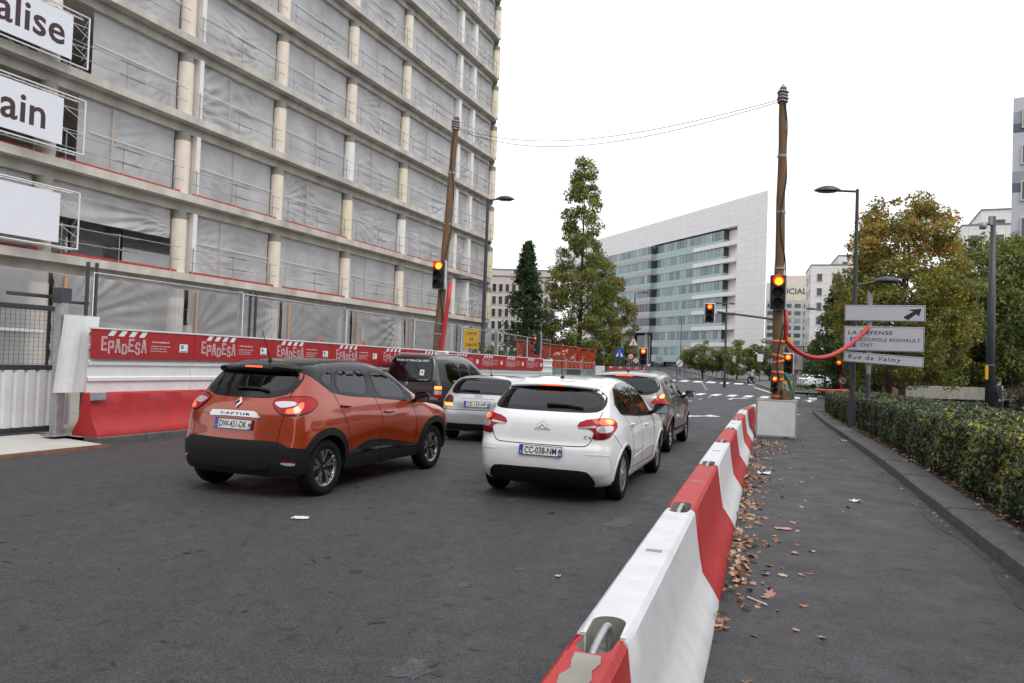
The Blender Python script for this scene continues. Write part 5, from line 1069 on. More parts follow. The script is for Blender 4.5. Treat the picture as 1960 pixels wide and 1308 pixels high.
# three banners on truss frames
m_ban = M('white banner cloth', (.74, .76, .82), .7, var=.03, vs=2); m_bink = M('brown banner ink', (.055, .028, .032), .7)
for k, (zb, zt_, ue, tail, txt) in enumerate(((11.48, 13.0, -5.75, -5.15, 'alise'), (8.45, 10.05, -5.95, -5.15, 'ain'), (5.10, 6.78, -5.9, -5.2, ''))):
    t = thing('banner', bl.location, -FYAW, ['white banner reading alise in brown letters on a truss', 'white banner reading ain in brown letters on a truss', 'blank white banner on a truss, lowest of the three'][k], 'banner', 'banners on the building'); x = .62; u0 = -16.0
    MB().box((x, (u0 + ue) / 2, (zb + zt_) / 2), (.02, ue - u0, zt_ - zb), 0).build('cloth', m_ban, t)
    zc, zd = zt_ + .16, zb - .14
    for (xx, zz) in ((x + .03, zc), (x + .03, zd), (x - .30, zc), (x - .30, zd)): MB().cyl((xx, u0, zz), (xx, tail, zz), .028, n=8).build('truss_chord', m_whpole, t)
    MB().cyl((x + .03, tail, zd), (x + .03, tail, zc), .03, n=8).build('truss_upright', m_whpole, t)
    lc = MB(); n = 24; us = np.linspace(u0, tail, n)
    for i in range(n - 1):
        for zz in (zc, zd): lc.cyl((x + .03, us[i], zz), (x - .30, us[i + 1], zz), .010, n=4)
    zz = np.linspace(zd, zc, 6)
    for i in range(5): lc.cyl((x + .03, tail, zz[i]), (x - .05, ue + .02, zz[min(5, i + 1)] if i % 2 else zz[i] - .1 + .1), .009, n=4); lc.cyl((x - .3, tail, zz[i]), (x + .03, tail, zz[i + 1]), .009, n=4)
    lc.build('truss_lacing', m_whpole, t)['kind'] = 'stuff'
    if txt:
        V, F = text_data(txt, size=1.35, bold=.022, align='RIGHT', space=1.02); lo = V.min(0); V[:, 0] -= V.max(0)[0]; V[:, 1] -= lo[1] if txt == 'ain' else lo[1]
        hgt = (V.max(0) - V.min(0))[1]; B = frame((x + .013, ue - .28 if k == 0 else ue - .62, zb + .34), (0, 1, 0), (0, 0, 1)); MB().add(V.tolist(), F, B).build('banner_lettering', m_bink, t)

# ---------------------------------------------------------------- white office building with glazed bands
def M_tile(name, base, mort, sx, sz, rough=.45, ax='YZ'):
    m, n, o = _nodes(name); L = n.links.new; p = n.nodes.new('ShaderNodeBsdfPrincipled'); L(p.outputs[0], o.inputs[0]); p.inputs['Roughness'].default_value = rough
    tc = n.nodes.new('ShaderNodeTexCoord'); sp = n.nodes.new('ShaderNodeSeparateXYZ'); cb = n.nodes.new('ShaderNodeCombineXYZ'); L(tc.outputs['Object'], sp.inputs[0])
    L(sp.outputs[ax[0]], cb.inputs[0]); L(sp.outputs[ax[1]], cb.inputs[1]); b = n.nodes.new('ShaderNodeTexBrick'); b.offset = 0; b.squash = 1; L(cb.outputs[0], b.inputs[0])
    b.inputs['Color1'].default_value = (*base, 1); b.inputs['Color2'].default_value = (base[0] * .95, base[1] * .955, base[2] * .96, 1); b.inputs['Mortar'].default_value = (*mort, 1); b.inputs['Scale'].default_value = 1; b.inputs['Mortar Size'].default_value = .035; b.inputs['Brick Width'].default_value = sx; b.inputs['Row Height'].default_value = sz
    L(b.outputs[0], p.inputs['Base Color']); return m
m_wt = M_tile('white stone cladding', (.80, .77, .755), (.60, .57, .56), 3.1, 1.22); m_gt = M_tile('grey stone band', (.42, .39, .37), (.28, .27, .26), 1.8, .6)
def M_curtain(name, col, rough=.06, var=.35):
    m, n, o = _nodes(name); L = n.links.new; p = n.nodes.new('ShaderNodeBsdfPrincipled'); L(p.outputs[0], o.inputs[0]); p.inputs['Roughness'].default_value = rough; p.inputs['Specular IOR Level'].default_value = .8
    oi = n.nodes.new('ShaderNodeObjectInfo'); r = n.nodes.new('ShaderNodeMapRange'); r.inputs[3].default_value = 1 - var; r.inputs[4].default_value = 1 + var; L(oi.outputs['Random'], r.inputs[0])
    x = n.nodes.new('ShaderNodeMix'); x.data_type = 'RGBA'; x.blend_type = 'MULTIPLY'; x.inputs[0].default_value = 1; x.inputs[6].default_value = (*col, 1); L(r.outputs[0], x.inputs[7]); L(x.outputs[2], p.inputs['Base Color']); return m
m_cg = M_curtain('office glazing', (.17, .23, .235), .09, .6); m_cd = M_curtain('dark office glazing', (.03, .05, .055), .05, .4); m_gs = M_tile('green glass spandrel', (.34, .46, .445), (.22, .30, .29), 1.5, .9, .12); m_mul = M('dark mullion', (.05, .06, .065), .4)
wb_ = thing('office_building', (50.55, 150, 0), 0, 'white wedge shaped office building with green glazed bands', 'building'); wb_.rotation_euler.z = .37
# local: y = away along the facade (t), x = to the right (back), facade plane x = 0, outside is -x
H = 37.6; T_END = 103
def wbox(x0, x1, t0, t1, z0, z1, name, mat): return MB().box(((x0 + x1) / 2, (t0 + t1) / 2, (z0 + z1) / 2), (x1 - x0, t1 - t0, z1 - z0)).build(name, mat, wb_)
m = MB(); foot = [(0, 0), (0, T_END), (34, T_END), (34.0, 44)]; m.prism(foot, 31.9, H); m.build('roof_mass', m_wt, wb_)
m = MB(); m.prism([(0, 0), (0, 9.4), (5.0, 9.4), (5.4, 7.0)], 0, 31.898); m.build('end_pier', m_wt, wb_)
m = MB(); m.prism([(6, 9.4), (6, T_END), (34, T_END), (34, 44)], 0, 31.898); m.build('core', m_wt, wb_)
glz = []
for k in range(8):
    zt = 31.6 - 3.65 * k
    gl0, gl1 = zt - 2.0, zt; sp0 = zt - 2.75; bd0 = zt - 3.65
    if sp0 < .3: continue
    wbox(.25, 5.9, 14.3, 42.4, sp0, gl0 - .002, 'spandrel', m_gs)
    wbox(-.05, 5.9, 9.4, 25.2, bd0, sp0 - .002, 'balcony_band', m_wt); wbox(.22, 5.9, 25.202, 42.4, bd0, sp0 - .002, 'spandrel', m_gs)
    wbox(1.7, 5.95, 9.402, 14.298, sp0, gl1, 'niche_back', m_wt)
    if k <= 5:
        wbox(-.75, 5.9, 42.402, 78, sp0, gl0 - .002, 'spandrel', m_gs); wbox(-.8, 5.9, 42.402, 78, bd0, sp0 - .002, 'stone_band', m_gt)
    glz.append((k, gl0, gl1))
pm = {}
def pane(w, h, mat):
    k = (round(w, 2), round(h, 2), mat.name)
    if k not in pm: pm[k] = MB().box((0, 0, 0), (.06, w, h), .012).mesh('window_pane', mat)
    return pm[k]
cnt = 0
for k, z0, z1 in glz:
    wbox(.40, 5.88, 14.3, 42.4, z0, z1 - .002, 'window_band', m_mul)
    for t in np.arange(14.3, 42.3, 1.4):
        dk = t > 38.9; o = link('window_pane', pane(1.32, z1 - z0 - .06, m_cd if dk else m_cg), wb_, (.34, t + .7, (z0 + z1) / 2)); cnt += 1
    if k <= 5:
        wbox(-.6, 5.88, 42.402, 78, z0, z1 - .002, 'window_band', m_mul)
        if k in (0, 1, 2, 3, 4, 5):
            for t in np.arange(42.4, 66, 1.5): link('window_pane', pane(1.42, z1 - z0 - .06, m_cd if (k > 3 or t < 42.5) else m_cg), wb_, (-.66, t + .75, (z0 + z1) / 2)); cnt += 1
wbox(0, 5.9, 42.4, T_END, 31.0, 31.9, 'head_band', m_gt)
for t in (45, 54, 63, 72): MB().cyl((.4, t, 0), (.4, t, 9.6), .55, n=14).build('pilotis', m_gt, wb_)
wbox(4, 5.9, 42.5, 78, 0, 9.3, 'undercroft', m_cd)
def simple_block(name, label, loc, rz, d, mat, wins, winmat, group=None, roof=None, frame_m=None, setb=.12):
    """a block with punched windows on its front (-y) and left (-x) faces; wins: list of (face, u, z, w, h)"""
    t = thing(name, loc, rz, label, 'building', group); w, dp, h = d
    MB().box((0, dp / 2, h / 2), (w, dp, h)).build('wall', mat, t); cache = {}
    for i, (fc, u, z, ww, hh) in enumerate(wins):
        if i >= 299: break
        k = (fc, round(ww, 2), round(hh, 2))
        if k not in cache:
            f = MB(); a, b_ = ww / 2, hh / 2; s = .10
            R_ = lambda p: p if fc == 'f' else (p[1], -p[0], p[2])
            # reveal frame standing proud, glass set back inside it
            for (c, dd) in (((0, -.03, b_), (ww + .16, .14, .08)), ((0, -.03, -b_), (ww + .20, .18, .08)), ((a, -.03, 0), (.08, .14, hh - .08)), ((-a, -.03, 0), (.08, .14, hh - .08))): f.box(R_(c), (dd[0], dd[1], dd[2]) if fc == 'f' else (dd[1], dd[0], dd[2]))
            g = MB(); g.box(R_((0, -.008, 0)), (ww - .06, .03, hh - .06) if fc == 'f' else (.03, ww - .06, hh - .06)); cache[k] = (f.mesh('window', frame_m or m_wt2), g.mesh('pane', winmat))
        p = (u, 0, z) if fc == 'f' else (-w / 2, u, z); o = link('window', cache[k][0], t, p); link('pane', cache[k][1], o)
    if roof: MB().box((roof[0], dp / 2, h + roof[3] / 2), (roof[1], roof[2], roof[3])).build('roof_house', mat, t)
    MB().box((0, dp / 2, h + .1), (w + .2, dp + .2, .2)).build('parapet', roof_m, t); return t
m_wt2 = M('window frame stone', (.55, .53, .50), .6); roof_m = M('roof edging', (.16, .165, .17), .6); m_win = M_curtain('window glass', (.028, .034, .038), .06, .5)
m_beige = M('beige precast', (.52, .46, .42), .8, var=.06, vs=.5); m_apt = M_tile('white apartment cladding', (.72, .69, .67), (.5, .48, .46), 2.4, 1.4, .6, 'XZ'); m_aptL = M_tile('white apartment cladding side', (.72, .69, .67), (.5, .48, .46), 2.4, 1.4, .6, 'YZ')
# beige office slab behind the conifer
wins = [('f', -10.3 + 1.15 * i, 3.2 + 2.2 * k, .72, 1.45) for k in range(6) for i in range(19)]
simple_block('beige_office', 'beige precast office block with rows of narrow windows behind the conifer', (-3.5, 132, 0), -.06, (22, 16, 16.2), m_beige, wins, m_win)
simple_block('beige_office', 'taller beige office block standing behind the first one', (1.5, 150, 0), -.06, (14, 14, 19.6), m_beige, [('f', -6 + 1.3 * i, 17.2, .8, 1.5) for i in range(10)], m_win)
# gilded glass office with big lettering on the roof band
m_gold = M_tile('pale gold glass', (.66, .63, .50), (.42, .40, .32), 2.6, 2.2, .1, 'XZ'); m_ggr = M_tile('grey glass grid', (.46, .48, .46), (.20, .20, .20), 2.4, 1.7, .15, 'XZ')
fid = thing('glass_office', (88.0, 220, 0), -.38, 'gold and grey glass office block with large lettering along its top', 'building')
MB().box((4, 12, 24.9), (34, 22, 5.4)).build('gold_band', m_gold, fid); MB().box((4, 12, 11.1), (34, 22, 22.198)).build('grid_facade', m_ggr, fid); MB().box((0, 14, 29), (16, 12, 3)).build('roof_house', m_beige, fid)
for k in range(9):
    for i in range(12): link('window_pane', pane(1.7, 1.2, m_cd if (i * 3 + k * 5) % 3 else m_cg), fid, (-11.6 + 2.55 * i, .96, 3.0 + 2.2 * k)).rotation_euler.z = math.pi / 2
V, F = fit_text('FIDUCIAL', w=10.2, h=1.7, bold=.012); MB().add(V.tolist(), F, frame((-6.6, .9, 25.0), (1, 0, 0), (0, 0, 1))).build('roof_lettering', m_mul, fid)
# white apartment towers
def apt(loc, rz, d, label, cols_, nfl, z0, dz, side=True, rh=None):
    wins = []
    for k in range(nfl):
        for (u, ww) in cols_[0]: wins.append(('f', u, z0 + dz * k, ww, 1.45))
        if side:
            for (u, ww) in cols_[1]: wins.append(('l', u, z0 + dz * k, ww, 1.45))
    return simple_block('apartment_tower', label, loc, rz, d, m_apt, wins, m_win, 'white apartment towers', rh)
apt((60.5, 141, 0), -.30, (8.2, 13, 21.6), 'white apartment tower, left one of the stepped pair behind the poster', [[(-2.6, .9), (.4, 1.5)], [(3, 1.2), (8, 1.2)]], 7, 2.8, 2.75)
apt((66.5, 143, 0), -.30, (8.2, 16, 23.9), 'white apartment tower, taller one of the stepped pair beside the autumn tree', [[(-2.9, 1.0), (-.6, 1.8), (2.4, 1.2)], [(3, 1.2), (8, 1.2)]], 8, 2.8, 2.75)
apt((70.8, 112, 0), -.42, (6.5, 12, 24.4), 'white apartment tower behind the green tree, lower of its two steps', [[(-1.6, 1.2), (1.6, 1.2)], [(3, 1.4)]], 8, 2.6, 2.8)
apt((75.5, 112, 0), -.42, (9.5, 14, 27.0), 'white apartment tower behind the green tree, next to the striped block', [[(-2.6, 1.9), (1.6, 2.6)], [(3, 1.4)]], 9, 2.4, 2.8)
# striped apartment block at the right edge
sb = thing('striped_block', (43.6, 62, 0), -.60, 'pale apartment block with dark grey stripes at the right edge', 'building'); m_sl = M('light grey render', (.50, .52, .56), .8, var=.04); m_sm = M('mid grey render', (.30, .33, .38), .8, var=.04); m_sd = M('dark grey render', (.12, .135, .16), .8, var=.04)
z = 0; pat = [(m_sl, 2.0), (m_sd, .8), (m_sm, 1.0), (m_sl, 1.3)]; k = 0
while z < 25.4:
    mt, h = pat[k % 4]; h = min(h, 25.4 - z); MB().box((6, 7, z + h / 2), (16, 14, h - .001)).build('render_band', mt, sb); z += h; k += 1
fw = MB(); gw = MB(); wf = None
for fl in range(8):
    for u in (-.6, 2.6, 5.8, 9.0, 12.2):
        if wf is None:
            for (c, dd) in (((0, -.04, .8), (1.5, .16, .1)), ((0, -.05, -.8), (1.6, .2, .1)), ((.72, -.04, 0), (.1, .16, 1.5)), ((-.72, -.04, 0), (.1, .16, 1.5)), ((.05, -.03, 0), (.06, .1, 1.5))): fw.box(c, dd)
            gw.box((0, -.01, 0), (1.38, .03, 1.54)); wf = (fw.mesh('window', m_wt2), gw.mesh('pane', m_win))
        o = link('window', wf[0], sb, (u, 0, 1.9 + 3.1 * fl)); link('pane', wf[1], o)
# low building and pale wall behind the hedge
t = thing('low_building', (38, 60, 0), -.35, 'low dark brick building with small windows behind the trees', 'building'); MB().box((6, 4, 1.8), (26, 8, 3.6)).build('wall', M('dark brick', (.10, .065, .055), .9, var=.2, vs=3), t)
for u in np.arange(-5, 18, 3.4): MB().box((u, -.03, 2.0), (1.6, .08, 1.1)).build('window', m_win, t)
t = thing('garden_wall', (0, 0, 0), 0, 'pale rendered garden wall beyond the hedge', 'wall')
wl = [(22.2, 42.5), (25.5, 44.5), (29, 45.5), (33, 47.5)]
for i in range(3):
    p, q = Vector((*wl[i], .35)), Vector((*wl[i + 1], .35)); d = q - p; MB().box((0, 0, .25), (d.length - .03, .25, .75), .02, Matrix.Translation((p + q) / 2) @ Matrix.Rotation(math.atan2(d.y, d.x), 4, 'Z')).build('wall_panel', m_conc, t)
MB().box((21.7, 42.2, .45), (.5, .5, 1.2), .02).build('end_pier', m_batt, t)

# ---------------------------------------------------------------- unseen offices added behind the camera for car glass and paint to reflect
m_off = M('stone office front', (.40, .38, .36), .8, var=.08, vs=.4)
for (nm, a, r, rz, d) in (('grey stone office block added out of view behind the camera for reflections', -42, -4, math.pi - FYAW, (60, 14, 24)), ('stone office block added out of view to the right for reflections', -14, 30, math.pi * .5 - FYAW + math.pi, (44, 14, 21))):
    P = RF(a, r); simple_block('added_stone_office', nm, (P.x, P.y, 0), rz, d, m_off, [('f', -d[0] / 2 + 2 + 3.0 * i, 3 + 3.4 * k, 2.0, 1.8) for k in range(6) for i in range(int(d[0] / 3.0) - 1)], m_win)

# ---------------------------------------------------------------- trees, shrubs, hedges
def M_leaf(name, col, rough=.55, tl=.38):
    m, n, o = _nodes(name); L = n.links.new; p = n.nodes.new('ShaderNodeBsdfPrincipled'); p.inputs['Roughness'].default_value = rough; p.inputs['Specular IOR Level'].default_value = .35
    tc = n.nodes.new('ShaderNodeTexCoord'); t = n.nodes.new('ShaderNodeTexNoise'); t.inputs['Scale'].default_value = 3.0; L(tc.outputs['Object'], t.inputs[0]); r = n.nodes.new('ShaderNodeMapRange'); r.inputs[1].default_value = .3; r.inputs[2].default_value = .7; r.inputs[3].default_value = .65; r.inputs[4].default_value = 1.35; L(t.outputs[0], r.inputs[0])
    x = n.nodes.new('ShaderNodeMix'); x.data_type = 'RGBA'; x.blend_type = 'MULTIPLY'; x.inputs[0].default_value = 1; x.inputs[6].default_value = (*col, 1); L(r.outputs[0], x.inputs[7]); L(x.outputs[2], p.inputs['Base Color'])
    tr = n.nodes.new('ShaderNodeBsdfTranslucent'); L(x.outputs[2], tr.inputs[0]); mx = n.nodes.new('ShaderNodeMixShader'); mx.inputs[0].default_value = tl; L(p.outputs[0], mx.inputs[1]); L(tr.outputs[0], mx.inputs[2]); L(mx.outputs[0], o.inputs[0]); return m
LG = M_leaf('leaf green', (.18, .225, .06)); LD = M_leaf('leaf dark green', (.075, .12, .038)); LY = M_leaf('leaf yellow green', (.40, .36, .06)); LO = M_leaf('leaf orange', (.62, .33, .06)); LR = M_leaf('leaf russet', (.55, .23, .12)); LC = M_leaf('conifer needles', (.042, .072, .034), .7, .1); LOL = M_leaf('olive leaf', (.25, .25, .08)); LBR = M_leaf('bronze leaf', (.24, .17, .065))
LH = M_leaf('hedge leaf', (.052, .080, .034), .32, .12); LHG = M_leaf('hedge leaf grey green', (.13, .155, .095), .35, .12); LHY = M_leaf('hedge leaf yellow', (.34, .32, .075), .4, .2); LPU = M_leaf('purple leaf', (.05, .022, .026), .5, .15)
m_bark = M('bark', (.075, .06, .045), .9, var=.35, vs=6, bump=.6, bs=30, stretch=(3, 3, .6)); m_bark2 = M('pale bark', (.17, .145, .12), .9, var=.35, vs=5, bump=.5, bs=25, stretch=(3, 3, .6))
def leaves(P, size, mats, w, name, parent, rg, flat=0.0, aspect=.62, bend=.25, N0=None, mi=None):
    n = len(P); N = rg.normal(size=(n, 3)); 
    if N0 is not None: N = N0 + N * flat
    else: N[:, 2] = np.abs(N[:, 2]) + flat
    N /= np.linalg.norm(N, axis=1, keepdims=True); T = np.cross(N, rg.normal(size=(n, 3))); T /= np.linalg.norm(T, axis=1, keepdims=True) + 1e-9; B = np.cross(N, T)
    s = (size * rg.uniform(.6, 1.3, n))[:, None]; a = s * aspect
    V = np.stack([P - T * s * .5, P + B * a * .5 + N * s * bend * .3, P + T * s * .5 - N * s * bend, P - B * a * .5 + N * s * bend * .3], 1).reshape(-1, 3)
    F = np.arange(4 * n).reshape(n, 4)
    if mi is None: mi = rg.choice(len(mats), n, p=np.array(w) / sum(w))
    return link(name, fast_mesh(name, V, F, None, False, mats, mi), parent)
def limb(m, p, q, r0, r1, rg, k=5, wob=.06):
    p, q = Vector(p), Vector(q); L = (q - p).length; pts = []; rs = []
    for i in range(k + 1):
        f = i / k; o = Vector(rg.normal(0, wob * L * math.sin(math.pi * f), 3)); o.z = abs(o.z) * .6; pts.append(p.lerp(q, f) + o); rs.append(r0 + (r1 - r0) * f)
    m.tube(pts, rs, 6, caps=False)
def tree(name, label, base, H, prof, nleaf, size, mats, w, seed, trunk=.2, z0=1.5, clumps=90, csz=.6, trunks=1, group=None, bark=m_bark, cat='tree', topmats=None, lean=(0, 0), inner=.25):
    """prof: (height fraction, radius) pairs of the crown"""
    rg = np.random.default_rng(seed); t = thing(name, base, 0, label, cat, group); pr = Spl(prof); m = MB()
    zs = rg.uniform(0, 1, clumps * 6); R_ = np.maximum(pr(zs), .02); keep = rg.uniform(0, R_.max(), len(zs)) < R_; zs = zs[keep][:clumps]; n = len(zs); th = rg.uniform(0, 2 * math.pi, n)
    rad = pr(zs) * np.sqrt(rg.uniform(inner, 1.0, n)); C = np.stack([rad * np.cos(th) + lean[0] * zs, rad * np.sin(th) + lean[1] * zs, z0 + zs * (H - z0)], 1)
    for k in range(trunks):
        o = (rg.normal(0, .35) * (trunks > 1), rg.normal(0, .35) * (trunks > 1)); m.tube([(o[0], o[1], -.1), (o[0] * 1.1, o[1] * 1.1, H * .2), (o[0] * 1.3, o[1] * 1.3, H * .5), (o[0] * .5 + lean[0] * .9, o[1] * .5 + lean[1] * .9, H * .93)], [trunk * 1.15, trunk * .95, trunk * .6, trunk * .08], 9)
    m.build('trunk', bark, t, smooth=True)
    lb = MB()
    for c in C[rg.permutation(n)[:min(n, 46)]]: zb = max(z0 * .7, c[2] - .55 * np.hypot(c[0], c[1]) - .4); limb(lb, (lean[0] * zb / H, lean[1] * zb / H, zb), c, trunk * .28, .012, rg)
    lb.build('limbs', bark, t, smooth=True)
    sz = csz * rg.uniform(.55, 1.35, n); ci = rg.choice(n, nleaf, p=sz ** 2 / (sz ** 2).sum()); d = rg.normal(size=(nleaf, 3)); d /= np.linalg.norm(d, axis=1, keepdims=True); P = C[ci] + d * (sz[ci] * rg.uniform(.2, 1.0, nleaf) ** .6)[:, None] * np.array([1, 1, .75])
    W = np.array(w, float); cw = W[None] * np.exp(rg.normal(0, .9, (n, len(W)))); cw /= cw.sum(1, keepdims=True)
    if topmats is not None: hb = np.clip((zs - .60) / .35, 0, 1)[:, None]; cw = cw * (1 - hb) + hb * np.array(topmats, float)[None] * np.exp(rg.normal(0, .7, (n, len(W)))); cw /= cw.sum(1, keepdims=True)
    u = rg.uniform(size=nleaf); mi = (cw[ci].cumsum(1) < u[:, None]).sum(1).clip(0, len(W) - 1)
    leaves(P, size, mats, w, 'crown', t, rg, mi=mi); return t
def gpt(x, y, z=0): return (x, y, gxy(x, y) + z)
tree('columnar_tree', 'tall columnar green tree with thin top beside the white office', gpt(5.6, 62), 19.1, [(0, 2.5), (.1, 3.0), (.25, 3.1), (.40, 2.9), (.50, 2.3), (.60, 1.65), (.76, 1.5), (.9, 1.05), (1, .35)], 42000, .19, [LG, LD, LY, LOL], [5, .8, 1.4, 4], 11, .20, .8, 360, .55)
tree('small_tree', 'bronze tinged tree leaning out beside the columnar tree', gpt(8.4, 63), 9.2, [(0, 1.2), (.3, 2.2), (.6, 1.9), (.9, 1.0), (1, .2)], 7000, .22, [LOL, LBR, LG, LY], [4, 1.6, 3, .8], 12, .12, 1.0, 60, .55)
def conifer(label, base, H, Rb, n, seed, cols_=(LC, LD), z0=.4):
    rg = np.random.default_rng(seed); t = thing('conifer', base, 0, label, 'tree'); MB().tube([(0, 0, -.1), (0, 0, H * .5), (0, 0, H * .99)], [.24, .14, .02], 8).build('trunk', m_bark, t, smooth=True)
    nb = int(H * 26); P = []; bm_ = MB()
    for k in range(nb):
        f = rg.uniform() ** .8; z = z0 + f * (H - z0); r = Rb * (1 - f) ** .78 * rg.uniform(.72, 1.12) + .08; a = rg.uniform(0, 2 * math.pi); m_ = int(n / nb); s = rg.uniform(.15, 1, m_)
        P.append(np.stack([np.cos(a) * r * s + rg.normal(0, .10 + .05 * r, m_), np.sin(a) * r * s + rg.normal(0, .10 + .05 * r, m_), z - .30 * r * s ** 1.5 + .18 * r * s ** 4 + rg.normal(0, .10, m_)], 1))
        if k % 5 == 0: limb(bm_, (0, 0, z), (math.cos(a) * r * .9, math.sin(a) * r * .9, z - .2 * r), .03, .008, rg, 3, .02)
    bm_.build('limbs', m_bark, t); leaves(np.concatenate(P), .26, list(cols_), [4, 1], 'crown', t, rg, aspect=.4); return t
conifer('dark pointed conifer in front of the beige office', gpt(1.05, 60), 11.6, 3.0, 16000, 21)
conifer('dark conifer on the lawn behind the blue crossing sign', gpt(24.5, 56.5), 9.0, 2.6, 8000, 22)
tree('maple_tree', 'large maple turning orange and red at its top', gpt(20.3, 39.0), 10.9, [(0, 2.4), (.1, 3.0), (.3, 3.45), (.5, 3.4), (.7, 3.0), (.88, 2.3), (1, 1.4)], 46000, .175, [LG, LOL, LY, LO, LR, LD], [5, 6, 4, .35, .06, .6], 13, .17, 1.7, 300, .62, trunks=2, bark=m_bark2, topmats=[3, 4, 4, 2.2, 1.7, .3])
tree('broad_tree', 'broad green tree right of the maple, reaching the striped block', gpt(31.4, 48.5), 11.4, [(0, 3.0), (.2, 4.6), (.45, 5.0), (.7, 4.0), (.9, 2.0), (1, .5)], 30000, .26, [LG, LD, LOL, LY], [5, 3, 3, .8], 14, .25, 1.6, 260, 1.0)
tree('broad_tree', 'dark green tree behind the direction signs', gpt(26.2, 54), 8.4, [(0, 2.4), (.3, 3.6), (.6, 3.2), (.9, 1.6), (1, .4)], 9000, .25, [LD, LG], [5, 2], 15, .2, 1.3, 80, .7)
for i, (x, y, h, r, lab) in enumerate(((24.6, 96, 4.7, 2.6, 'olive tree left of the row in front of the white office'), (28.4, 94, 4.8, 2.5, 'olive tree in the middle of the row in front of the white office'), (31.8, 92, 5.3, 2.8, 'dark tree at the right of the row in front of the white office'))):
    tree('street_tree', lab, gpt(x, y), h, [(0, r * .7), (.4, r), (.8, r * .6), (1, r * .15)], 5200, .26, [LOL, LG, LBR, LD], [4, 3, 1.2, 1.5] if i < 2 else [1, 3, .3, 4], 30 + i, .1, 1.0, 46, .62, group='trees in front of the white office')
for i, (x, y, h, r, lab) in enumerate(((31.0, 74, 5.2, 2.2, 'green tree beyond the poster, leftmost'), (34.5, 77, 4.8, 2.2, 'green tree beyond the poster, second'), (37.5, 76, 5.6, 2.6, 'green tree beyond the poster, near the conifer'), (32.5, 68, 3.0, 1.9, 'round bush on the lawn below the poster'), (40.5, 72, 5.0, 2.6, 'green tree beside the conifer behind the hedge'))):
    tree('park_tree', lab, gpt(x, y, .15), h, [(0, r * .8), (.4, r), (.8, r * .7), (1, r * .15)], 5000, .24, [LD, LG, LOL], [5, 3, 1], 50 + i, .1, .5, 46, .6, group='trees on the lawn')
for i, (x, y, h, r, lab) in enumerate(((3.2, 56, 2.6, 2.2, 'low shrub below the conifer'), (7.2, 57, 2.4, 1.9, 'low shrub at the foot of the columnar tree'), (-1.8, 54, 3.0, 1.6, 'shrub beside the lamp post at the building corner'))):
    tree('site_shrub', lab, gpt(x, y), h, [(0, r * .9), (.5, r), (1, r * .3)], 3200, .2, [LD, LOL, LBR], [4, 2, 1], 70 + i, .05, .2, 30, .5, group='shrubs behind the red netting', cat='shrub')
tree('purple_shrub', 'purple leaved shrub at the right edge behind the hedge', gpt(17.2, 23.6, .1), 1.95, [(0, .9), (.5, 1.15), (1, .35)], 5200, .085, [LPU, LBR, LD], [5, 1, 1], 80, .04, .1, 46, .34, cat='shrub')
for i, (x, y) in enumerate(((33.5, 50.5), (36, 53), (38.5, 50))): tree('background_tree', ['shadowy tree behind the right tree, leftmost', 'shadowy tree behind the right tree, middle', 'shadowy tree close to the striped block'][i], gpt(x, y), 8.0, [(0, 2.6), (.4, 3.2), (.8, 2.2), (1, .4)], 5200, .3, [LD, LG], [4, 2], 90 + i, .14, 1.0, 46, .75, group='trees behind the right tree')
# ornamental grass tufts by the lawn
for i, (x, y) in enumerate(((34.2, 66), (36.0, 66.5), (38.0, 66.2))):
    rg = np.random.default_rng(200 + i); a = rg.uniform(0, 6.3, 320); s = rg.uniform(.3, 1, 320); b0 = np.stack([.05 * np.cos(a), .05 * np.sin(a), 0 * a], 1); tp = np.stack([.5 * s * np.cos(a), .5 * s * np.sin(a), .75 - .45 * s * s], 1); sd_ = np.stack([-np.sin(a) * .02, np.cos(a) * .02, 0 * a], 1)
    V = np.stack([b0 - sd_, b0 + sd_, tp], 1).reshape(-1, 3); o = link('grass_tuft', fast_mesh('grass_tuft', V, np.arange(960).reshape(320, 3), LO), None, gpt(x, y, .15)); tag(o, ['straw coloured grass tuft on the lawn, leftmost', 'straw coloured grass tuft on the lawn, middle', 'straw coloured grass tuft on the lawn, rightmost'][i], 'grass tuft', 'grass tufts on the lawn')
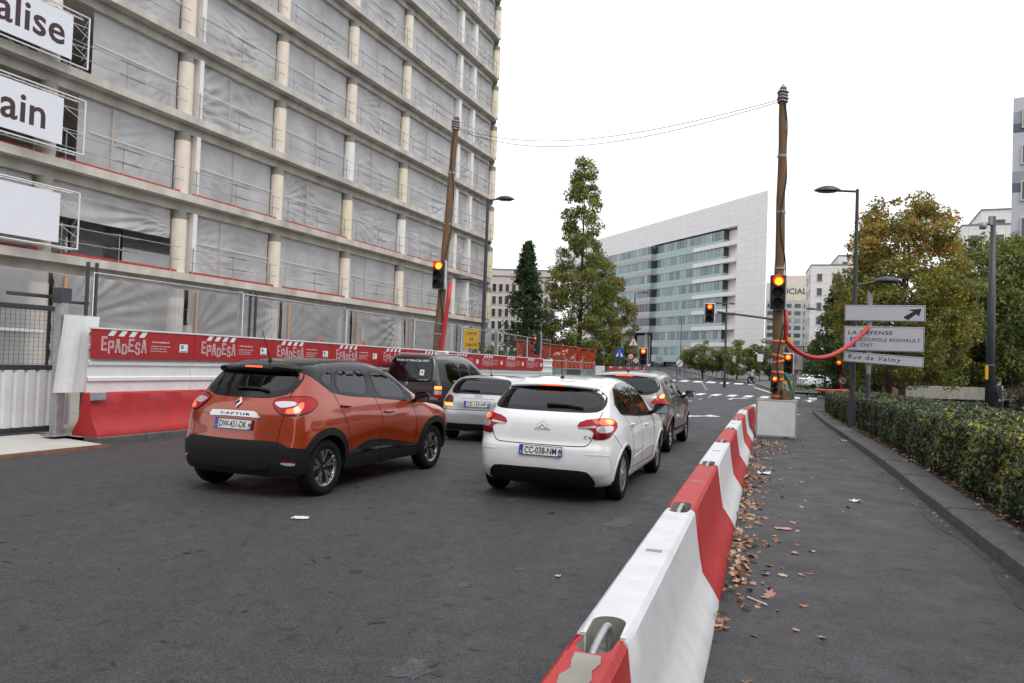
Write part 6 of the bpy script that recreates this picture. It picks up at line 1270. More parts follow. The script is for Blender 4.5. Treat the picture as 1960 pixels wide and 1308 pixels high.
# clipped hedges on the island
def hedge(label, a0, a1, front, width, h, dens, seed, mats, wt, size=.075, yfun=None, core=m_soil):
    rg = np.random.default_rng(seed); t = thing('hedge', (0, 0, 0), 0, label, 'hedge', 'clipped hedges on the island'); Spf = Spl(front); n_ = 40; A = np.linspace(a0, a1, n_)
    prf = [(.22, .14), (.16, .5), (.2, h - .14), (.36, h - .06), (width - .3, h - .06), (width - .12, h - .16), (width - .12, .14)]
    m = MB().grid(np.array([[RF(a, float(Spf(a)) + x, z) for x, z in prf] for a in A])); 
    for a in (a0, a1): m.add([RF(a, float(Spf(a)) + x, z) for x, z in prf], [tuple(range(7))])
    m.build('dense_core', core, t)
    L = a1 - a0; P = []; N = []
    def put(n, fx, nx):
        a = rg.uniform(a0, a1, n); f = Spf(a); w1 = rg.uniform(0, 1, n); x, z = fx(a, w1, n); wob = .05 * np.sin(a * 2.3 + 1) + .04 * np.sin(a * 5.1) ; q = DR[None] * a[:, None] + NR[None] * (f + x)[:, None]; q[:, 2] = gz(a) + z; P.append(q); nn = np.array(nx(w1, n)); N.append(nn)
    put(int(L * h * dens), lambda a, w, n: (.06 + .07 * np.sin(a * 3.1 + w * 4) * .6 + .06 * (1 - np.minimum(w * 4, 1)) ** 1 + rg.exponential(.035, n), .16 + (h - .16) * w), lambda w, n: np.tile(-NR, (n, 1)) + np.array([0, 0, .45]))
    put(int(L * width * dens * .8), lambda a, w, n: (.1 + (width - .2) * w, h - .03 + .035 * np.sin(a * 4.2 + w * 9) + .03 * np.sin(a * 9.7 - w * 13) - rg.exponential(.03, n) - .09 * np.clip(1 - w * 8, 0, 1) ** 2 + (rg.uniform(size=n) < .02) * rg.uniform(0, .16, n)), lambda w, n: np.tile(np.array([0, 0, 1.]), (n, 1)))
    P = np.concatenate(P); N = np.concatenate(N)
    for ae in (a0, a1):
        n = int(width * h * dens); q = DR[None] * (ae + rg.normal(0, .05, n))[:, None] + NR[None] * (float(Spf(ae)) + rg.uniform(.1, width - .1, n))[:, None]; q[:, 2] = float(gz(ae)) + rg.uniform(.15, h, n); P = np.concatenate([P, q]); N = np.concatenate([N, np.tile(DR * (1 if ae == a1 else -1), (n, 1))])
    a = P @ DR; pz = P[:, 2] - gz(a); mi = yfun(a, pz, rg) if yfun else None
    leaves(P, size, mats, wt, 'foliage', t, rg, flat=.75, aspect=.5, N0=N, mi=mi); return t
HF = [(-6, 2.66), (7, 2.0), (9.13, 1.90), (11.9, 1.80), (14.64, 1.62), (18.9, 1.42), (21.5, 1.30), (23.2, 1.1), (32, .50), (36, .35)]
def ymix(a, z, rg):
    n = len(a); p = np.clip(1.05 - (a - 6) / 11, .06, .75) * np.clip(z * 1.1, .25, 1); cl = .5 + .5 * np.sin(a * 3.7 + z * 5); u = rg.uniform(size=n); return np.where(u < p * (.4 + .8 * cl) * .75, 2, np.where(rg.uniform(size=n) < .35 + .25 * (a > 13), 1, 0))
hedge('long clipped hedge beside the kerb, yellow leaved towards the camera', 1.5, 23.1, HF, 2.3, 1.06, 820, 301, [LH, LHG, LHY], [5, 3, 2], .085, ymix)
hedge('short grey-green hedge round the far nose of the island', 24.4, 36.2, HF, 2.6, 1.04, 420, 302, [LH, LHG, LHY], [4, 5, .4], .095)

# ---------------------------------------------------------------- poles, signals, lamps, signs
m_sig = M('signal black', (.012, .012, .013), .45); m_sigw = M('signal white backing', (.62, .63, .64), .5, var=.08); m_lens0 = M('dark lens', (.008, .007, .007), .4, spec=.25)
m_lred = M('signal red rim', (.7, .03, .01), .4, emit=(1, .035, .008), es=1.3); m_lamb = M('signal lamp face', (.9, .3, .05), .4, emit=(1, .27, .012), es=3.4); m_lpr = M('signal red lamp', (.8, .05, .02), .4, emit=(1, .06, .015), es=2.2)
m_orst = M('orange strap', (.75, .20, .05), .6, var=.1); m_rcon = M('red conduit', (.50, .028, .030), .42, var=.06); m_cab = M('black cable', (.01, .01, .011), .6); m_galt = M('grey tape', (.30, .31, .33), .4, .3)
m_sign = M('sign face', (.50, .51, .55), .45, var=.03); m_sblue = M('sign blue', (.008, .06, .36), .4); m_sred = M('sign red', (.45, .015, .02), .4); m_sw = M('sign white', (.72, .72, .72), .4); m_syel = M('sign yellow', (.70, .40, .01), .45, var=.06); m_sgrey = M('sign back grey', (.30, .31, .32), .5, .4); m_lampg = M('lamp glass', (.20, .22, .20), .2, coat=.5)
VIEW = lambda x, y: math.atan2(x, y)
def disc(m, B, r, z, n=20): m.add([(r * math.cos(t), r * math.sin(t), z) for t in np.linspace(0, 2 * math.pi, n, endpoint=False)], [tuple(range(n))], B)
def signal(loc, rz, h, w, label, lit=0, style='road', border=True, group='traffic signals', tilt=0):
    """faces local -y; origin at its middle"""
    t = thing('traffic_signal', loc, rz, label, 'traffic light', group); t.rotation_euler.y = tilt
    MB().box((0, 0, 0), (w, .20, h), .015).build('housing', m_sig, t)
    if border == 'side': MB().box((.012, .08, 0), (w + .05, .14, h + .03), .01).build('backing', m_sigw, t)
    elif border: MB().box((0, .05, 0), (w + .07, .06, h + .07), .02).build('backing', m_sigw, t)
    r = min(w * .42, h / 3 * .44)
    for k in range(3):
        z = h / 3 * (1 - k); B = frame((0, -.108, z), (1, 0, 0), (0, 0, 1)); m = MB(); disc(m, B, r, .004)
        l = m.build('lens', (m_lred if style == 'big' else m_lpr) if k == lit else m_lens0, t)
        if k == lit and style == 'big': q = MB(); disc(q, frame((.012, -.116, z - .015), (1, 0, 0), (0, 0, 1)), r * .80, 0); q.build('lamp', m_lamb, l)
        if k == lit and style != 'big': q = MB(); disc(q, frame((0, -.114, z), (1, 0, 0), (0, 0, 1)), r * .6, 0); q.build('lamp', m_lamb, l)
        v = MB(); n = 14; an = np.linspace(-.15, math.pi + .15, n); dp = .16 if style != 'side' else .2
        v.grid(np.array([[(r * 1.1 * math.cos(a), -.10, z + r * 1.1 * math.sin(a)), (r * 1.1 * math.cos(a), -.10 - dp * (.55 + .45 * math.sin(max(0, a))), z + r * 1.1 * math.sin(a) - .02)] for a in an])); v.build('visor', m_lred if (k == lit and style == 'big') else m_sig, t, smooth=True)
    return t
# right-hand timber pole in its concrete block
bx_ = RF(20.55, -.92); bt = thing('concrete_block', bx_, -FYAW + .03, 'white painted concrete block carrying the right timber pole', 'block')
m = MB().box((0, 0, .485), (.99, .99, .97), .02); m.build('block', m_conc, bt); MB().box((.0, -.499, .50), (.90, .006, .86), 0).build('painted_face', m_whp, bt); MB().box((-.499, 0, .50), (.006, .90, .86), 0).build('painted_face', m_whp, bt)
MB().box((.25, -.503, .045), (.13, .004, .06), 0).build('blue_mark', M('blue mark', (.03, .14, .28), .6), bt)
def timber_pole(label, p0, p1, r0, r1, bands, tape, cab_seed, name='timber_pole'):
    t = thing(name, p0, 0, label, 'pole', 'timber poles carrying the overhead cable'); d = Vector(p1) - Vector(p0); H = d.length; rg = np.random.default_rng(cab_seed)
    pts = [d * f + Vector((rg.normal(0, .012), rg.normal(0, .012), 0)) * (0 < f < 1) for f in np.linspace(0, 1, 12)]; rs = [r0 + (r1 - r0) * f for f in np.linspace(0, 1, 12)]
    MB().tube(pts, rs, 14).build('shaft', m_wood, t, ang=60); MB().cyl(d * .999, d * 1.0 + Vector((0, 0, .10)), r1 * .98, .02, 14).build('cut_top', m_batt, t)
    for f in bands: c = d * f; r = r0 + (r1 - r0) * f; MB().cyl(c - d.normalized() * .03, c + d.normalized() * .03, r + .012, n=14).build('steel_band', m_galt, t)
    w = MB(); 
    for k in range(4): c = d * (.965 + .004 * k); r = r1 + .02 + .012 * (k % 2); w.tube([c + Vector((r * math.cos(a), r * math.sin(a), .05 * (k - 1.5) + .02 * math.sin(2 * a))) for a in np.linspace(0, 2 * math.pi, 15)], .03, 6)
    w.build('cable_wrap', m_galt, t, smooth=True)
    cb = []; 
    for f in np.linspace(.06, .95, 46): r = r0 + (r1 - r0) * f + .018; a = 1.1 * math.sin(f * 14 + cab_seed) - .9; cb.append(d * f + Vector((r * math.cos(a), r * math.sin(a), 0)))
    MB().tube(cb, .016, 6).build('pole_cable', m_cab, t, smooth=True)
    return t, d
pr0 = Vector(bx_) + Vector((0, 0, .95)); pr1 = pr0 + Vector((-.06, .0, 8.15))
tp, dR = timber_pole('right timber pole strapped with orange bands in the concrete block', pr0, pr1, .145, .092, (.42, .60, .78), None, 3)
for z in (.10, .52, .72, 1.0, 1.14, 1.52): 
    ti = rng.uniform(-.04, .04); MB().grid(np.array([[(q * math.cos(a), q * math.sin(a), z + h_ + ti * math.cos(a)) for q, h_ in ((.147, -.035), (.154, -.034), (.154, .034), (.147, .035))] for a in np.linspace(0, 2 * math.pi, 21)])).build('orange_strap', m_orst, tp, smooth=True)
for k, (dx, dy, h) in enumerate(((.12, -.21, .30), (.25, -.12, .26), (.28, .10, .24))): MB().box((dx, dy, h / 2), (.12, .10, h), .01, Matrix.Rotation(.08 * (k - 1), 4, 'Y')).build('timber_wedge', m_wood, tp)
MB().tube([(.40, .1, 0), (.42, .12, .28), (.34, .14, .52), (.24, .14, .7)], .05, 8).build('green_sheath', M('green plastic', (.01, .16, .10), .5), tp, smooth=True)
signal(pr0 + Vector((-.13, -.22, 2.78)), -FYAW + .10, .86, .36, 'large lit signal fixed to the right timber pole', 0, 'big', 'side')
signal(pr0 + Vector((-.16, -.20, .42)), -FYAW + .2, .42, .15, 'small repeater signal low on the right timber pole', 0, 'small', False)
# left-hand timber pole behind the hoarding
pl0 = RF(22.75, -12.15, .1); pl1 = RF(23.72, -12.12, 10.35)
tl, dL = timber_pole('left timber pole leaning beside the building site', pl0, pl1, .16, .105, (.24, .42, .62, .80), None, 5)
MB().tube([Vector((.20, -.08, .6)) , Vector((.27, -.10, 2.0)), Vector((.42, -.06, 3.6)), Vector((.46, -.02, 4.25))], .075, 8).build('red_conduit', m_rcon, tl, smooth=True)
signal(Vector(pl0) + dL * .445 + Vector((-.12, -.28, -.05)), -FYAW + .15, .95, .40, 'large lit signal fixed to the left timber pole', 0, 'big', 'side')
for k in range(2):
    p, q = Vector(pl0) + dL * (.965 - .006 * k), pr0 + dR * (.965 - .006 * k); pts = []
    for f in np.linspace(0, 1, 41): v = p.lerp(q, f); v.z -= (.72 + .13 * k) * 4 * f * (1 - f) * (.75 + .5 * (1 - f)); pts.append(v)
    tag(MB().tube(pts, .009, 5).build('overhead_cable', m_cab, smooth=True), ['upper black cable slung between the two timber poles', 'lower black cable slung between the two timber poles'][k], 'cable', 'cables slung across the street')
# signal mast with bracket arm behind the right pole
mast = thing('signal_mast', gpt(8.72, 24.3), 0, 'grey signal mast with bracket arm behind the right timber pole', 'mast'); MB().cyl((0, 0, 0), (0, 0, 3.75), .07, n=12).build('mast', m_steel, mast); MB().tube([(0, 0, 3.40), (-1.1, -.12, 3.50), (-2.15, -.25, 3.58)], .035, 8).build('bracket_arm', m_steel, mast)
signal(gpt(6.32, 24.0, 3.53), -.27, .56, .27, 'small lit signal hanging at the end of the bracket arm', 0, 'small', True)
signal(gpt(8.93, 24.15, 2.0), -.30, .62, .30, 'lit signal half hidden behind the right timber pole', 0, 'small', True)
MB().box((.22, -.1, 1.38), (.34, .03, .12), .01).build('yellow_plate', m_syel, mast); MB().box((.2, -.1, 2.72), (.24, .02, .24), .01, Matrix.Translation((.2, -.1, 2.72)) @ Matrix.Rotation(math.pi / 4, 4, 'Y') @ Matrix.Translation((-.2, .1, -2.72))).build('diamond_plate', m_syel, mast)
# sagging red conduit to the direction signs
SS = .83; sg0 = Vector(gpt(10.32, 21.6))
p, q = pr0 + Vector((.17, -.02, 1.55)), sg0 + Vector((-.08, -.12, 3.36 * SS + .30)); pts = [pr0 + Vector((.16, 0, 2.35)), pr0 + Vector((.19, 0, 1.95))]
for f in np.linspace(0, 1, 30): v = p.lerp(q, f); v.z -= .62 * 4 * f * (1 - f) * (1.2 - .4 * f); pts.append(v)
tag(MB().tube(pts, .058, 10).build('red_conduit', m_rcon, smooth=True), 'thick red conduit sagging from the right pole to the signs', 'conduit')
pts = [gpt(14.3 + .75 * math.cos(t), 33.0 + .9 * math.sin(t), 1.06 + .02 * math.sin(3 * t)) for t in np.linspace(.3, 5.6, 30)]; tag(MB().tube(pts, .05, 8).build('red_conduit', m_rcon, smooth=True), 'loop of red conduit lying on the far hedge', 'conduit')
# direction signs
ds = thing('direction_sign', sg0 + Vector((0, 0, .46)), -.36, 'grey direction sign stack reading La Défense and Rue de Valmy', 'sign')
MB().cyl((0, .06, 0), (0, .06, 1.55), .085, n=12).build('lower_post', m_steel, ds); m = MB().cyl((0, .06, 1.55), (0, .06, 4.0), .08, n=12); m.build('upper_post', m_sgrey, ds); MB().prism([(-.08, 0), (.08, 0), (.08, .22), (-.08, .5)], -.04, .04, frame((0, .06, 4.0), (1, 0, 0), (0, 0, 1))).build('post_tip', m_sgrey, ds)
def board(zc, w, h, x, rot=0):
    B = Matrix.Translation((x, -.05, zc)) @ Matrix.Rotation(rot, 4, 'Y')
    b_ = MB().box((0, 0, 0), (w, .04, h), .012, B).build('sign_board', m_sign, ds); e = MB()
    for (cx, cz, dx, dz) in ((0, h / 2 - .025, w - .05, .014), (0, -h / 2 + .025, w - .05, .014), (w / 2 - .025, 0, .014, h - .06), (-w / 2 + .025, 0, .014, h - .06)): e.box((cx, -.021, cz), (dx, .004, dz), 0, B)
    e.build('sign_border', m_blk, b_); return b_, B @ frame((0, -.0235, 0), (1, 0, 0), (0, 0, 1))
def put(b_, B, txt, x, y, w, h, mat=m_blk, **k): V, F = fit_text(txt, w=w, h=h, **k); V += (x, y, 0); MB().add(V.tolist(), F, B).build('sign_lettering', mat, b_)
b1, B = board(3.66, 2.52, .56, .45); MB().add([B @ Vector(p) for p in ((.62, -.17, 0), (.74, -.22, 0)[:3], (.98, -.01, 0), (1.06, -.10, 0), (1.13, .17, 0), (.74, .13, 0), (.89, .07, 0), (.60, -.11, 0))], [tuple(range(8))[::1]]).build('arrow', m_blk, b1)
b2, B = board(2.77, 2.50, .86, .44); put(b2, B, 'LA DÉFENSE', -.42, .23, 1.42, .165, shear=.15, bold=.012, space=1.1); put(b2, B, 'COUPOLE REGNAULT', .20, -.03, 1.88, .115, shear=.15, bold=.008, space=1.1); put(b2, B, 'CNIT', -.52, -.22, .40, .115, shear=.15, bold=.008, space=1.1)
for y in (-.03, -.22): MB().box((-.96, y, .002), (.17, .15, .004), 0, B).build('parking_square', m_sblue, b2); put(b2, B @ Matrix.Translation((0, 0, .006)), 'P', -.96, y, None, .10, m_sw, bold=.01); MB().box((-1.13, y, .002), (.035, .018, .003), 0, B).build('dash', m_blk, b2)
b3, B = board(2.06, 2.50, .36, .44, .055); put(b3, B, 'Rue de Valmy', -.28, .0, 1.66, .20, shear=.15, bold=.008, space=1.25)
ds.scale = (SS, SS, SS)
def round_lamp(m, c, u, L=.62): 
    u = Vector(u).normalized(); w = Vector((0, 0, 1)).cross(u); prof = []
    G = np.zeros((13, 17, 3))
    for i in range(13):
        f = i / 12
        for j in range(17):
            a = 2 * math.pi * j / 16; r = math.sin(math.pi * min(1, .03 + .94 * f)) ** .7; x = L * (f - .5); p = Vector(c) + u * x + w * (.19 * r * math.cos(a)) + Vector((0, 0, (.15 if math.sin(a) > 0 else .05) * r * math.sin(a))); G[i, j] = p
    m.grid(G)
def street_lamp(label, base, H, arms, r=.075, group='street lamps'):
    t = thing('street_lamp', base, 0, label, 'street lamp', group); MB().tube([(0, 0, 0), (0, 0, 1.2), (0, 0, H)], [r * 1.25, r, r * .6], 12).build('post', m_steel, t, ang=60); MB().cyl((0, 0, 0), (0, 0, .9), r * 1.45, r * 1.4, 12).build('post_base', m_steel, t)
    for (z, dx, dy, up, L) in arms:
        e = Vector((dx, dy, z + up)); a = MB().tube([(0, 0, z), e], .035, 8).build('arm', m_steel, t); m = MB(); u = Vector((dx, dy, 0)).normalized(); round_lamp(m, e + u * .28, u, .66 * L); h = m.build('lamp_head', m_steel, t, smooth=True)
        g = MB(); c = e + u * .30 + Vector((0, 0, -.052)); w = Vector((0, 0, 1)).cross(u); g.add([c + u * (.22 * L * math.cos(q)) + w * (.13 * math.sin(q)) for q in np.linspace(0, 2 * math.pi, 20, endpoint=False)], [tuple(range(20))]); g.build('lamp_glass', m_lampg, h)
    return t
street_lamp('double armed grey street lamp rising from the hedge gap', gpt(10.1, 22.1, .1), 7.12, [(7.05, -.55, .1, .03, 1.15), (4.25, .62, -.1, .14, 1.1)], .075)
street_lamp('double armed grey street lamp at the corner of the building site', RF(27.75, -12.6, .1), 8.25, [(8.2, .42, -.02, .06, 1.15), (4.75, -.62, -.2, .16, 1.1)], .095)
street_lamp('far double armed street lamp behind the warning triangle', gpt(12.2, 75), 9.0, [(8.95, .8, .1, .12, 1.3), (3.9, -1.5, .1, .25, 1.2)], .10)
street_lamp('far street lamp beside the columnar tree', gpt(11.2, 80), 8.8, [(8.7, .5, .3, .05, 1.1)], .11)
street_lamp('far flat topped street lamp before the white office', gpt(20.0, 70), 8.0, [(7.85, -.45, 0, .02, 1.0), (7.85, .3, .1, .02, 1.0)], .11)
street_lamp('thin far street lamp in front of the office glazing', gpt(25.3, 112), 8.4, [(8.3, -1.4, 0, .2, 1.3)], .07)
street_lamp('small street lamp head showing left of the maple', gpt(25.2, 60), 6.9, [(6.8, -1.0, 0, .1, 1.3)], .07)
# camera pole at the right
t = thing('camera_pole', gpt(15.5, 24.2, .05), 0, 'tall grey camera pole behind the hedge at the right', 'pole'); MB().tube([(0, 0, 0), (0, 0, 3.5), (0, 0, 7.0)], [.145, .115, .075], 14).build('post', m_steel, t, smooth=True)
MB().tube([(-.05, 0, 6.72), (-.28, -.05, 6.76)], .03, 8).build('bracket', m_sgrey, t); MB().lathe([(.0, .12), (.09, .11), (.11, .02), (.11, -.06), (.07, -.10), (0, -.11)], 16, Matrix.Translation((-.36, -.05, 6.66))).build('camera', m_sgrey, t, smooth=True); MB().box((-.11, -.04, 6.85), (.1, .12, .3), .01).build('control_box', m_sgrey, t)
MB().box((-.16, -.08, 1.92), (.10, .02, .46), .004).build('yellow_plate', m_syel, t); MB().cyl((0, 0, 2.16), (0, 0, 2.18), .128, n=14).build('steel_band', m_galt, t)
# small signs
def sign(label, base, H, plates, rz=0, r=.035, group='road signs'):
    """plates: (shape, z, size, x)"""
    t = thing('road_sign', base, rz, label, 'sign', group); MB().cyl((0, .03, 0), (0, .03, H), r, n=8).build('post', m_steel, t)
    for (sh, z, s, x) in plates:
        B = frame((x, -.03, z), (1, 0, 0), (0, 0, 1))
        def ply(name, pts, mat, dz, par): return MB().prism(pts, dz - .008, dz, B).build(name, mat, par)
        circ = lambda q, n=24: [(q * math.cos(a), q * math.sin(a)) for a in np.linspace(0, 2 * math.pi, n, endpoint=False)]
        sq = lambda a, b_: [(-a, -b_), (a, -b_), (a, b_), (-a, b_)]; tri = lambda q: [(-q, -q * .58), (q, -q * .58), (0, q * 1.15)]
        if sh == 'crossing': p = ply('plate', sq(s / 2, s / 2), m_sblue, 0, t); ply('white_triangle', [(q[0], q[1] - s * .06) for q in tri(s * .40)], m_sw, .012, p); walker(B @ Matrix.Translation((0, -s * .06, .016)), s * .46, p)
        elif sh == 'warn': p = ply('plate', tri(s / 2), m_sred, 0, t); ply('white_triangle', [(q[0] * .80, q[1] * .80) for q in tri(s / 2)], m_sw, .012, p); walker(B @ Matrix.Translation((0, -s * .03, .016)), s * .46, p)
        elif sh == 'limit': p = ply('plate', circ(s / 2), m_sred, 0, t); ply('white_disc', circ(s * .38), m_sw, .012, p); V, F = fit_text('30' if H < 4 else '50', w=s * .48, bold=.01); V[:, 2] += .016; MB().add(V.tolist(), F, B).build('sign_lettering', m_blk, p)
        elif sh == 'nopark': p = ply('plate', circ(s / 2), m_sred, 0, t); ply('blue_disc', circ(s * .39), m_sblue, .012, p); MB().box((0, 0, .016), (s * .8, s * .09, .006), 0, B @ Matrix.Rotation(-.78, 4, 'Z')).build('red_bar', m_sred, p); MB().box((0, 0, .018), (s * .8, s * .085, .006), 0, B @ Matrix.Rotation(.78, 4, 'Z')).build('red_bar', m_sred, p)
        elif sh == 'diamond': p = MB().prism([(0, s / 2), (-s / 2, 0), (0, -s / 2), (s / 2, 0)], -.008, 0, B).build('plate', m_sw, t); MB().prism([(0, s * .36), (-s * .36, 0), (0, -s * .36), (s * .36, 0)], .002, .01, B).build('yellow_diamond', m_syel, p)
        elif sh == 'yield': p = MB().prism([(x_, -y_) for x_, y_ in tri(s / 2)][::-1], -.008, 0, B).build('plate', m_sred, t); MB().prism([(x_ * .62, -y_ * .62) for x_, y_ in tri(s / 2)][::-1], .002, .01, B).build('white_triangle', m_sw, p)
        elif sh == 'grey': ply('plate', circ(s / 2), m_sgrey, 0, t)
        elif sh == 'end': p = ply('plate', circ(s / 2), m_sw, 0, t); MB().box((0, 0, .006), (s * .9, s * .12, .008), 0, B @ Matrix.Rotation(.78, 4, 'Z')).build('black_bar', m_blk, p)
        elif sh == 'white': ply('plate', sq(s / 2, s * .7), m_sw, 0, t)
        elif sh == 'noturn': p = ply('plate', circ(s / 2), m_sred, 0, t); ply('white_disc', circ(s * .38), m_sw, .012, p); MB().box((0, 0, .016), (s * .7, s * .09, .006), 0, B @ Matrix.Rotation(-.78, 4, 'Z')).build('red_bar', m_sred, p); MB().tube([B @ Vector(q) for q in ((.0, -.12 * s / .4, .02), (0, .06, .02), (-.08, .08, .02))], .02, 6).build('black_arrow', m_blk, p)
        elif sh == 'flash': ply('plate', tri(s / 2), m_lpr, 0, t)
    return t
def walker(B, h, par):
    m = MB(); s = h / 10
    for seg, w in ((((0, 3.0), (-.2, -.2)), 1.5), (((-.2, 0), (-1.5, -4.0)), .9), (((0, 0), (1.3, -3.8)), .9), (((.2, 2.6), (1.7, .6)), .7), (((-.2, 2.6), (-1.6, .8)), .7)):
        p, q = Vector((seg[0][0] * s, seg[0][1] * s, 0)), Vector((seg[1][0] * s, seg[1][1] * s, 0)); d = (q - p).normalized(); n = Vector((-d.y, d.x, 0)) * w * s / 2; m.add([B @ v for v in (p + n, p - n, q - n, q + n)], [(0, 1, 2, 3)])
    m.add([B @ Vector((s * math.cos(a), 4.1 * s + s * math.sin(a), 0)) for a in np.linspace(0, 6.28, 12, endpoint=False)], [tuple(range(12))])
    m.build('walker', m_blk, par)['kind'] = 'stuff'; b_ = MB()
    for k in range(4): b_.box(((-2.7 + 1.8 * k) * s * 1.1, -4.6 * s, 0), (.9 * s, 1.0 * s, .004), 0, B)
    b_.build('stripes', m_blk, par)['kind'] = 'stuff'
sign('blue pedestrian crossing sign beyond the far hoarding', gpt(7.5, 52), 2.9, [('crossing', 2.72, .66, 0)], -.14, .10)
sign('red triangular pedestrian warning sign above the far signal', gpt(9.75, 60), 4.2, [('warn', 3.72, .86, 0), ], -.16, .05)
sign('small round speed limit sign next to the far signal', gpt(9.25, 58), 2.95, [('limit', 2.62, .44, 0)], -.16)
sign('yellow diamond priority sign beside the far signal', gpt(9.3, 56), 2.6, [('diamond', 2.32, .44, 0)], -.16)
fs = thing('signal_post', gpt(8.45, 48.1), 0, 'slim post carrying the lit signal near the blue sign', 'post'); MB().cyl((0, .1, 0), (0, .1, 2.2), .05, n=8).build('post', m_steel, fs)
signal(gpt(8.45, 48, 2.53), -.17, 1.05, .50, 'lit signal with white border next to the blue crossing sign', 0, 'small', True)
sd2 = thing('signal_post', RF(32.3, -11.75, 0), 0, 'slim post carrying the signal seen side on', 'post'); MB().cyl((0, 0, 0), (0, 0, 3.2), .06, n=8).build('post', m_galv, sd2); MB().box((0, 0, 1.75), (.3, .3, .4), .08).build('orange_cover', m_orst, sd2)
signal(RF(31.9, -11.75, 2.62), -FYAW - .95, .95, .30, 'lit signal seen side on in front of the red netting', 0, 'side', False)
t = thing('site_exit_sign', RF(26.45, -12.50, .1), -FYAW + .25, 'yellow board with black words Sortie de camions on a post', 'sign'); MB().cyl((0, .02, 0), (0, .02, 2.6), .03, n=8).build('post', m_galv, t); B = frame((0, -.03, 2.45), (1, 0, 0), (0, 0, 1)); p = MB().box((0, 0, 0), (.60, .74, .02), .01, B).build('plate', m_syel, t)
for k, s_ in enumerate(('SORTIE', 'DE', 'CAMIONS')): V, F = fit_text(s_, w=(.42, .16, .50)[k], h=.12, bold=.01); V += (0, .22 - .22 * k, .013); MB().add(V.tolist(), F, B).build('sign_lettering', m_blk, p)
sign('far speed limit and no parking signs in front of the office', gpt(25.1, 108), 4.4, [('limit', 4.0, .62, 0), ('nopark', 3.28, .66, 0), ('white', 2.75, .5, 0)], -.22, .05)
sign('white notice on a post among the street trees', gpt(28.6, 86), 3.2, [('white', 2.9, .62, 0)], -.3, .05); sign('red flashing triangle near the motorcycle', gpt(29.0, 78), 1.8, [('flash', 1.55, .5, 0)], -.3, .04); sign('round no parking sign below the street trees', gpt(32.0, 84), 1.7, [('nopark', 1.4, .46, 0)], -.3, .03); sign('round no parking sign under the poster', gpt(18.3, 50), 1.6, [('nopark', 1.36, .28, 0)], -.3, .03)
sign('small yield triangle beside the far road', gpt(16.2, 88), 1.9, [('yield', 1.65, .62, 0)], -.2, .03); sign('grey back of a round sign at the far bend', gpt(17.0, 86), 2.6, [('grey', 2.3, .85, 0)], -.2, .05); sign('white round sign with black bar at the far bend', gpt(18.2, 82), 2.6, [('end', 2.0, .72, .25)], -.2, .05); sign('small blue crossing sign at the far bend', gpt(17.6, 90), 2.6, [('crossing', 2.45, .42, 0)], -.2, .03)
sign('round no turn sign with white sticker beside the lamp post', gpt(17.75, 40), 1.75, [('noturn', 1.52, .46, 0)], -.4, .03); sign('blue crossing sign half hidden behind the lamp post', gpt(18.4, 40.5), 2.5, [('crossing', 2.28, .60, 0)], -.42, .03)
pt = thing('signal_post', gpt(17.85, 40.3), 0, 'slim post wrapped in red beside the lamp post', 'post'); MB().cyl((0, 0, 0), (0, 0, 2.4), .10, n=8).build('post', m_rcon, pt)
signal(gpt(17.3, 39.5, 2.2), -.40, .75, .30, 'lit signal with dark housing left of the blue crossing sign', 0, 'small', False)
# poster panel
t = thing('poster_stand', gpt(17.05, 45.1), -.36, 'framed poster of a hand holding a printed sheet beyond the pole', 'poster'); MB().cyl((0, 0, 0), (0, 0, 2.0), .09, n=10).build('post', m_sgrey, t); MB().box((0, 0, 2.72), (1.12, .16, 1.52), .02).build('frame', m_steel, t)
B = frame((0, -.085, 2.72), (1, 0, 0), (0, 0, 1)); MB().box((0, 0, 0), (1.0, 1.38, .006), 0, B).build('picture', M('poster grey', (.42, .42, .43), .4), t); MB().box((-.40, .15, .006), (.18, 1.0, .004), 0, B).build('dark_sleeve', m_blk, t); MB().prism([(-.33, -.62), (.36, -.64), (.38, .26), (-.34, .22)], .006, .009, B).build('printed_sheet', M('poster paper', (.55, .47, .40), .5), t)
MB().prism([(-.42, .62), (-.1, .66), (.2, .45), (.34, .30), (.25, .30), (.02, .40), (.10, .27), (-.02, .28), (-.15, .38), (-.30, .34)], .011, .013, B).build('hand', M('poster skin', (.42, .22, .14), .5), t)
for k in range(6): MB().box((.02, .12 - .085 * k, .012), ((.16, .38, .34, .36, .30, .18)[k], .034, .003), 0, B).build('poster_text_line', m_sblue, t)
# railings along the far footway
m_rail2 = M('grey railing', (.12, .125, .13), .5, .3)
def railing(p, q, label, group): 
    p, q = Vector(p), Vector(q); t = thing('railing', p, 0, label, 'railing', group); d = q - p; m = MB(); m.tube([(0, 0, 0), (0, 0, 1.0), d + Vector((0, 0, 1.0)), d], .035, 6); m.build('frame', m_rail2, t); b_ = MB()
    for z in (.25, .5, .75): b_.cyl((0, 0, z), d + Vector((0, 0, z)), .018, n=4)
    b_.build('rails', m_rail2, t)['kind'] = 'stuff'
fkp = []
for i in range(1, len(fk) - 1):
    (a0, r0), (a1, r1) = fk[i], fk[i + 1]; n = max(1, int(math.hypot(a1 - a0, r1 - r0) / 3.2))
    for k in range(n): f = k / n; fkp.append(RF(a0 + (a1 - a0) * f, r0 + (r1 - r0) * f + .35, .14))
fkp = fkp[5:]
for k in range(len(fkp) - 1): railing(fkp[k], fkp[k].lerp(fkp[k + 1], .93), 'grey tubular railing panel along the far right footway', 'railing panels along the far footway')
for k in range(7): a = 67 + 1.9 * k; railing(RF(a, -1.0 - .2 * k, .16), RF(a + 1.75, -1.18 - .2 * k, .16), 'low dark railing panel in front of the lawn', 'railing panels before the lawn')
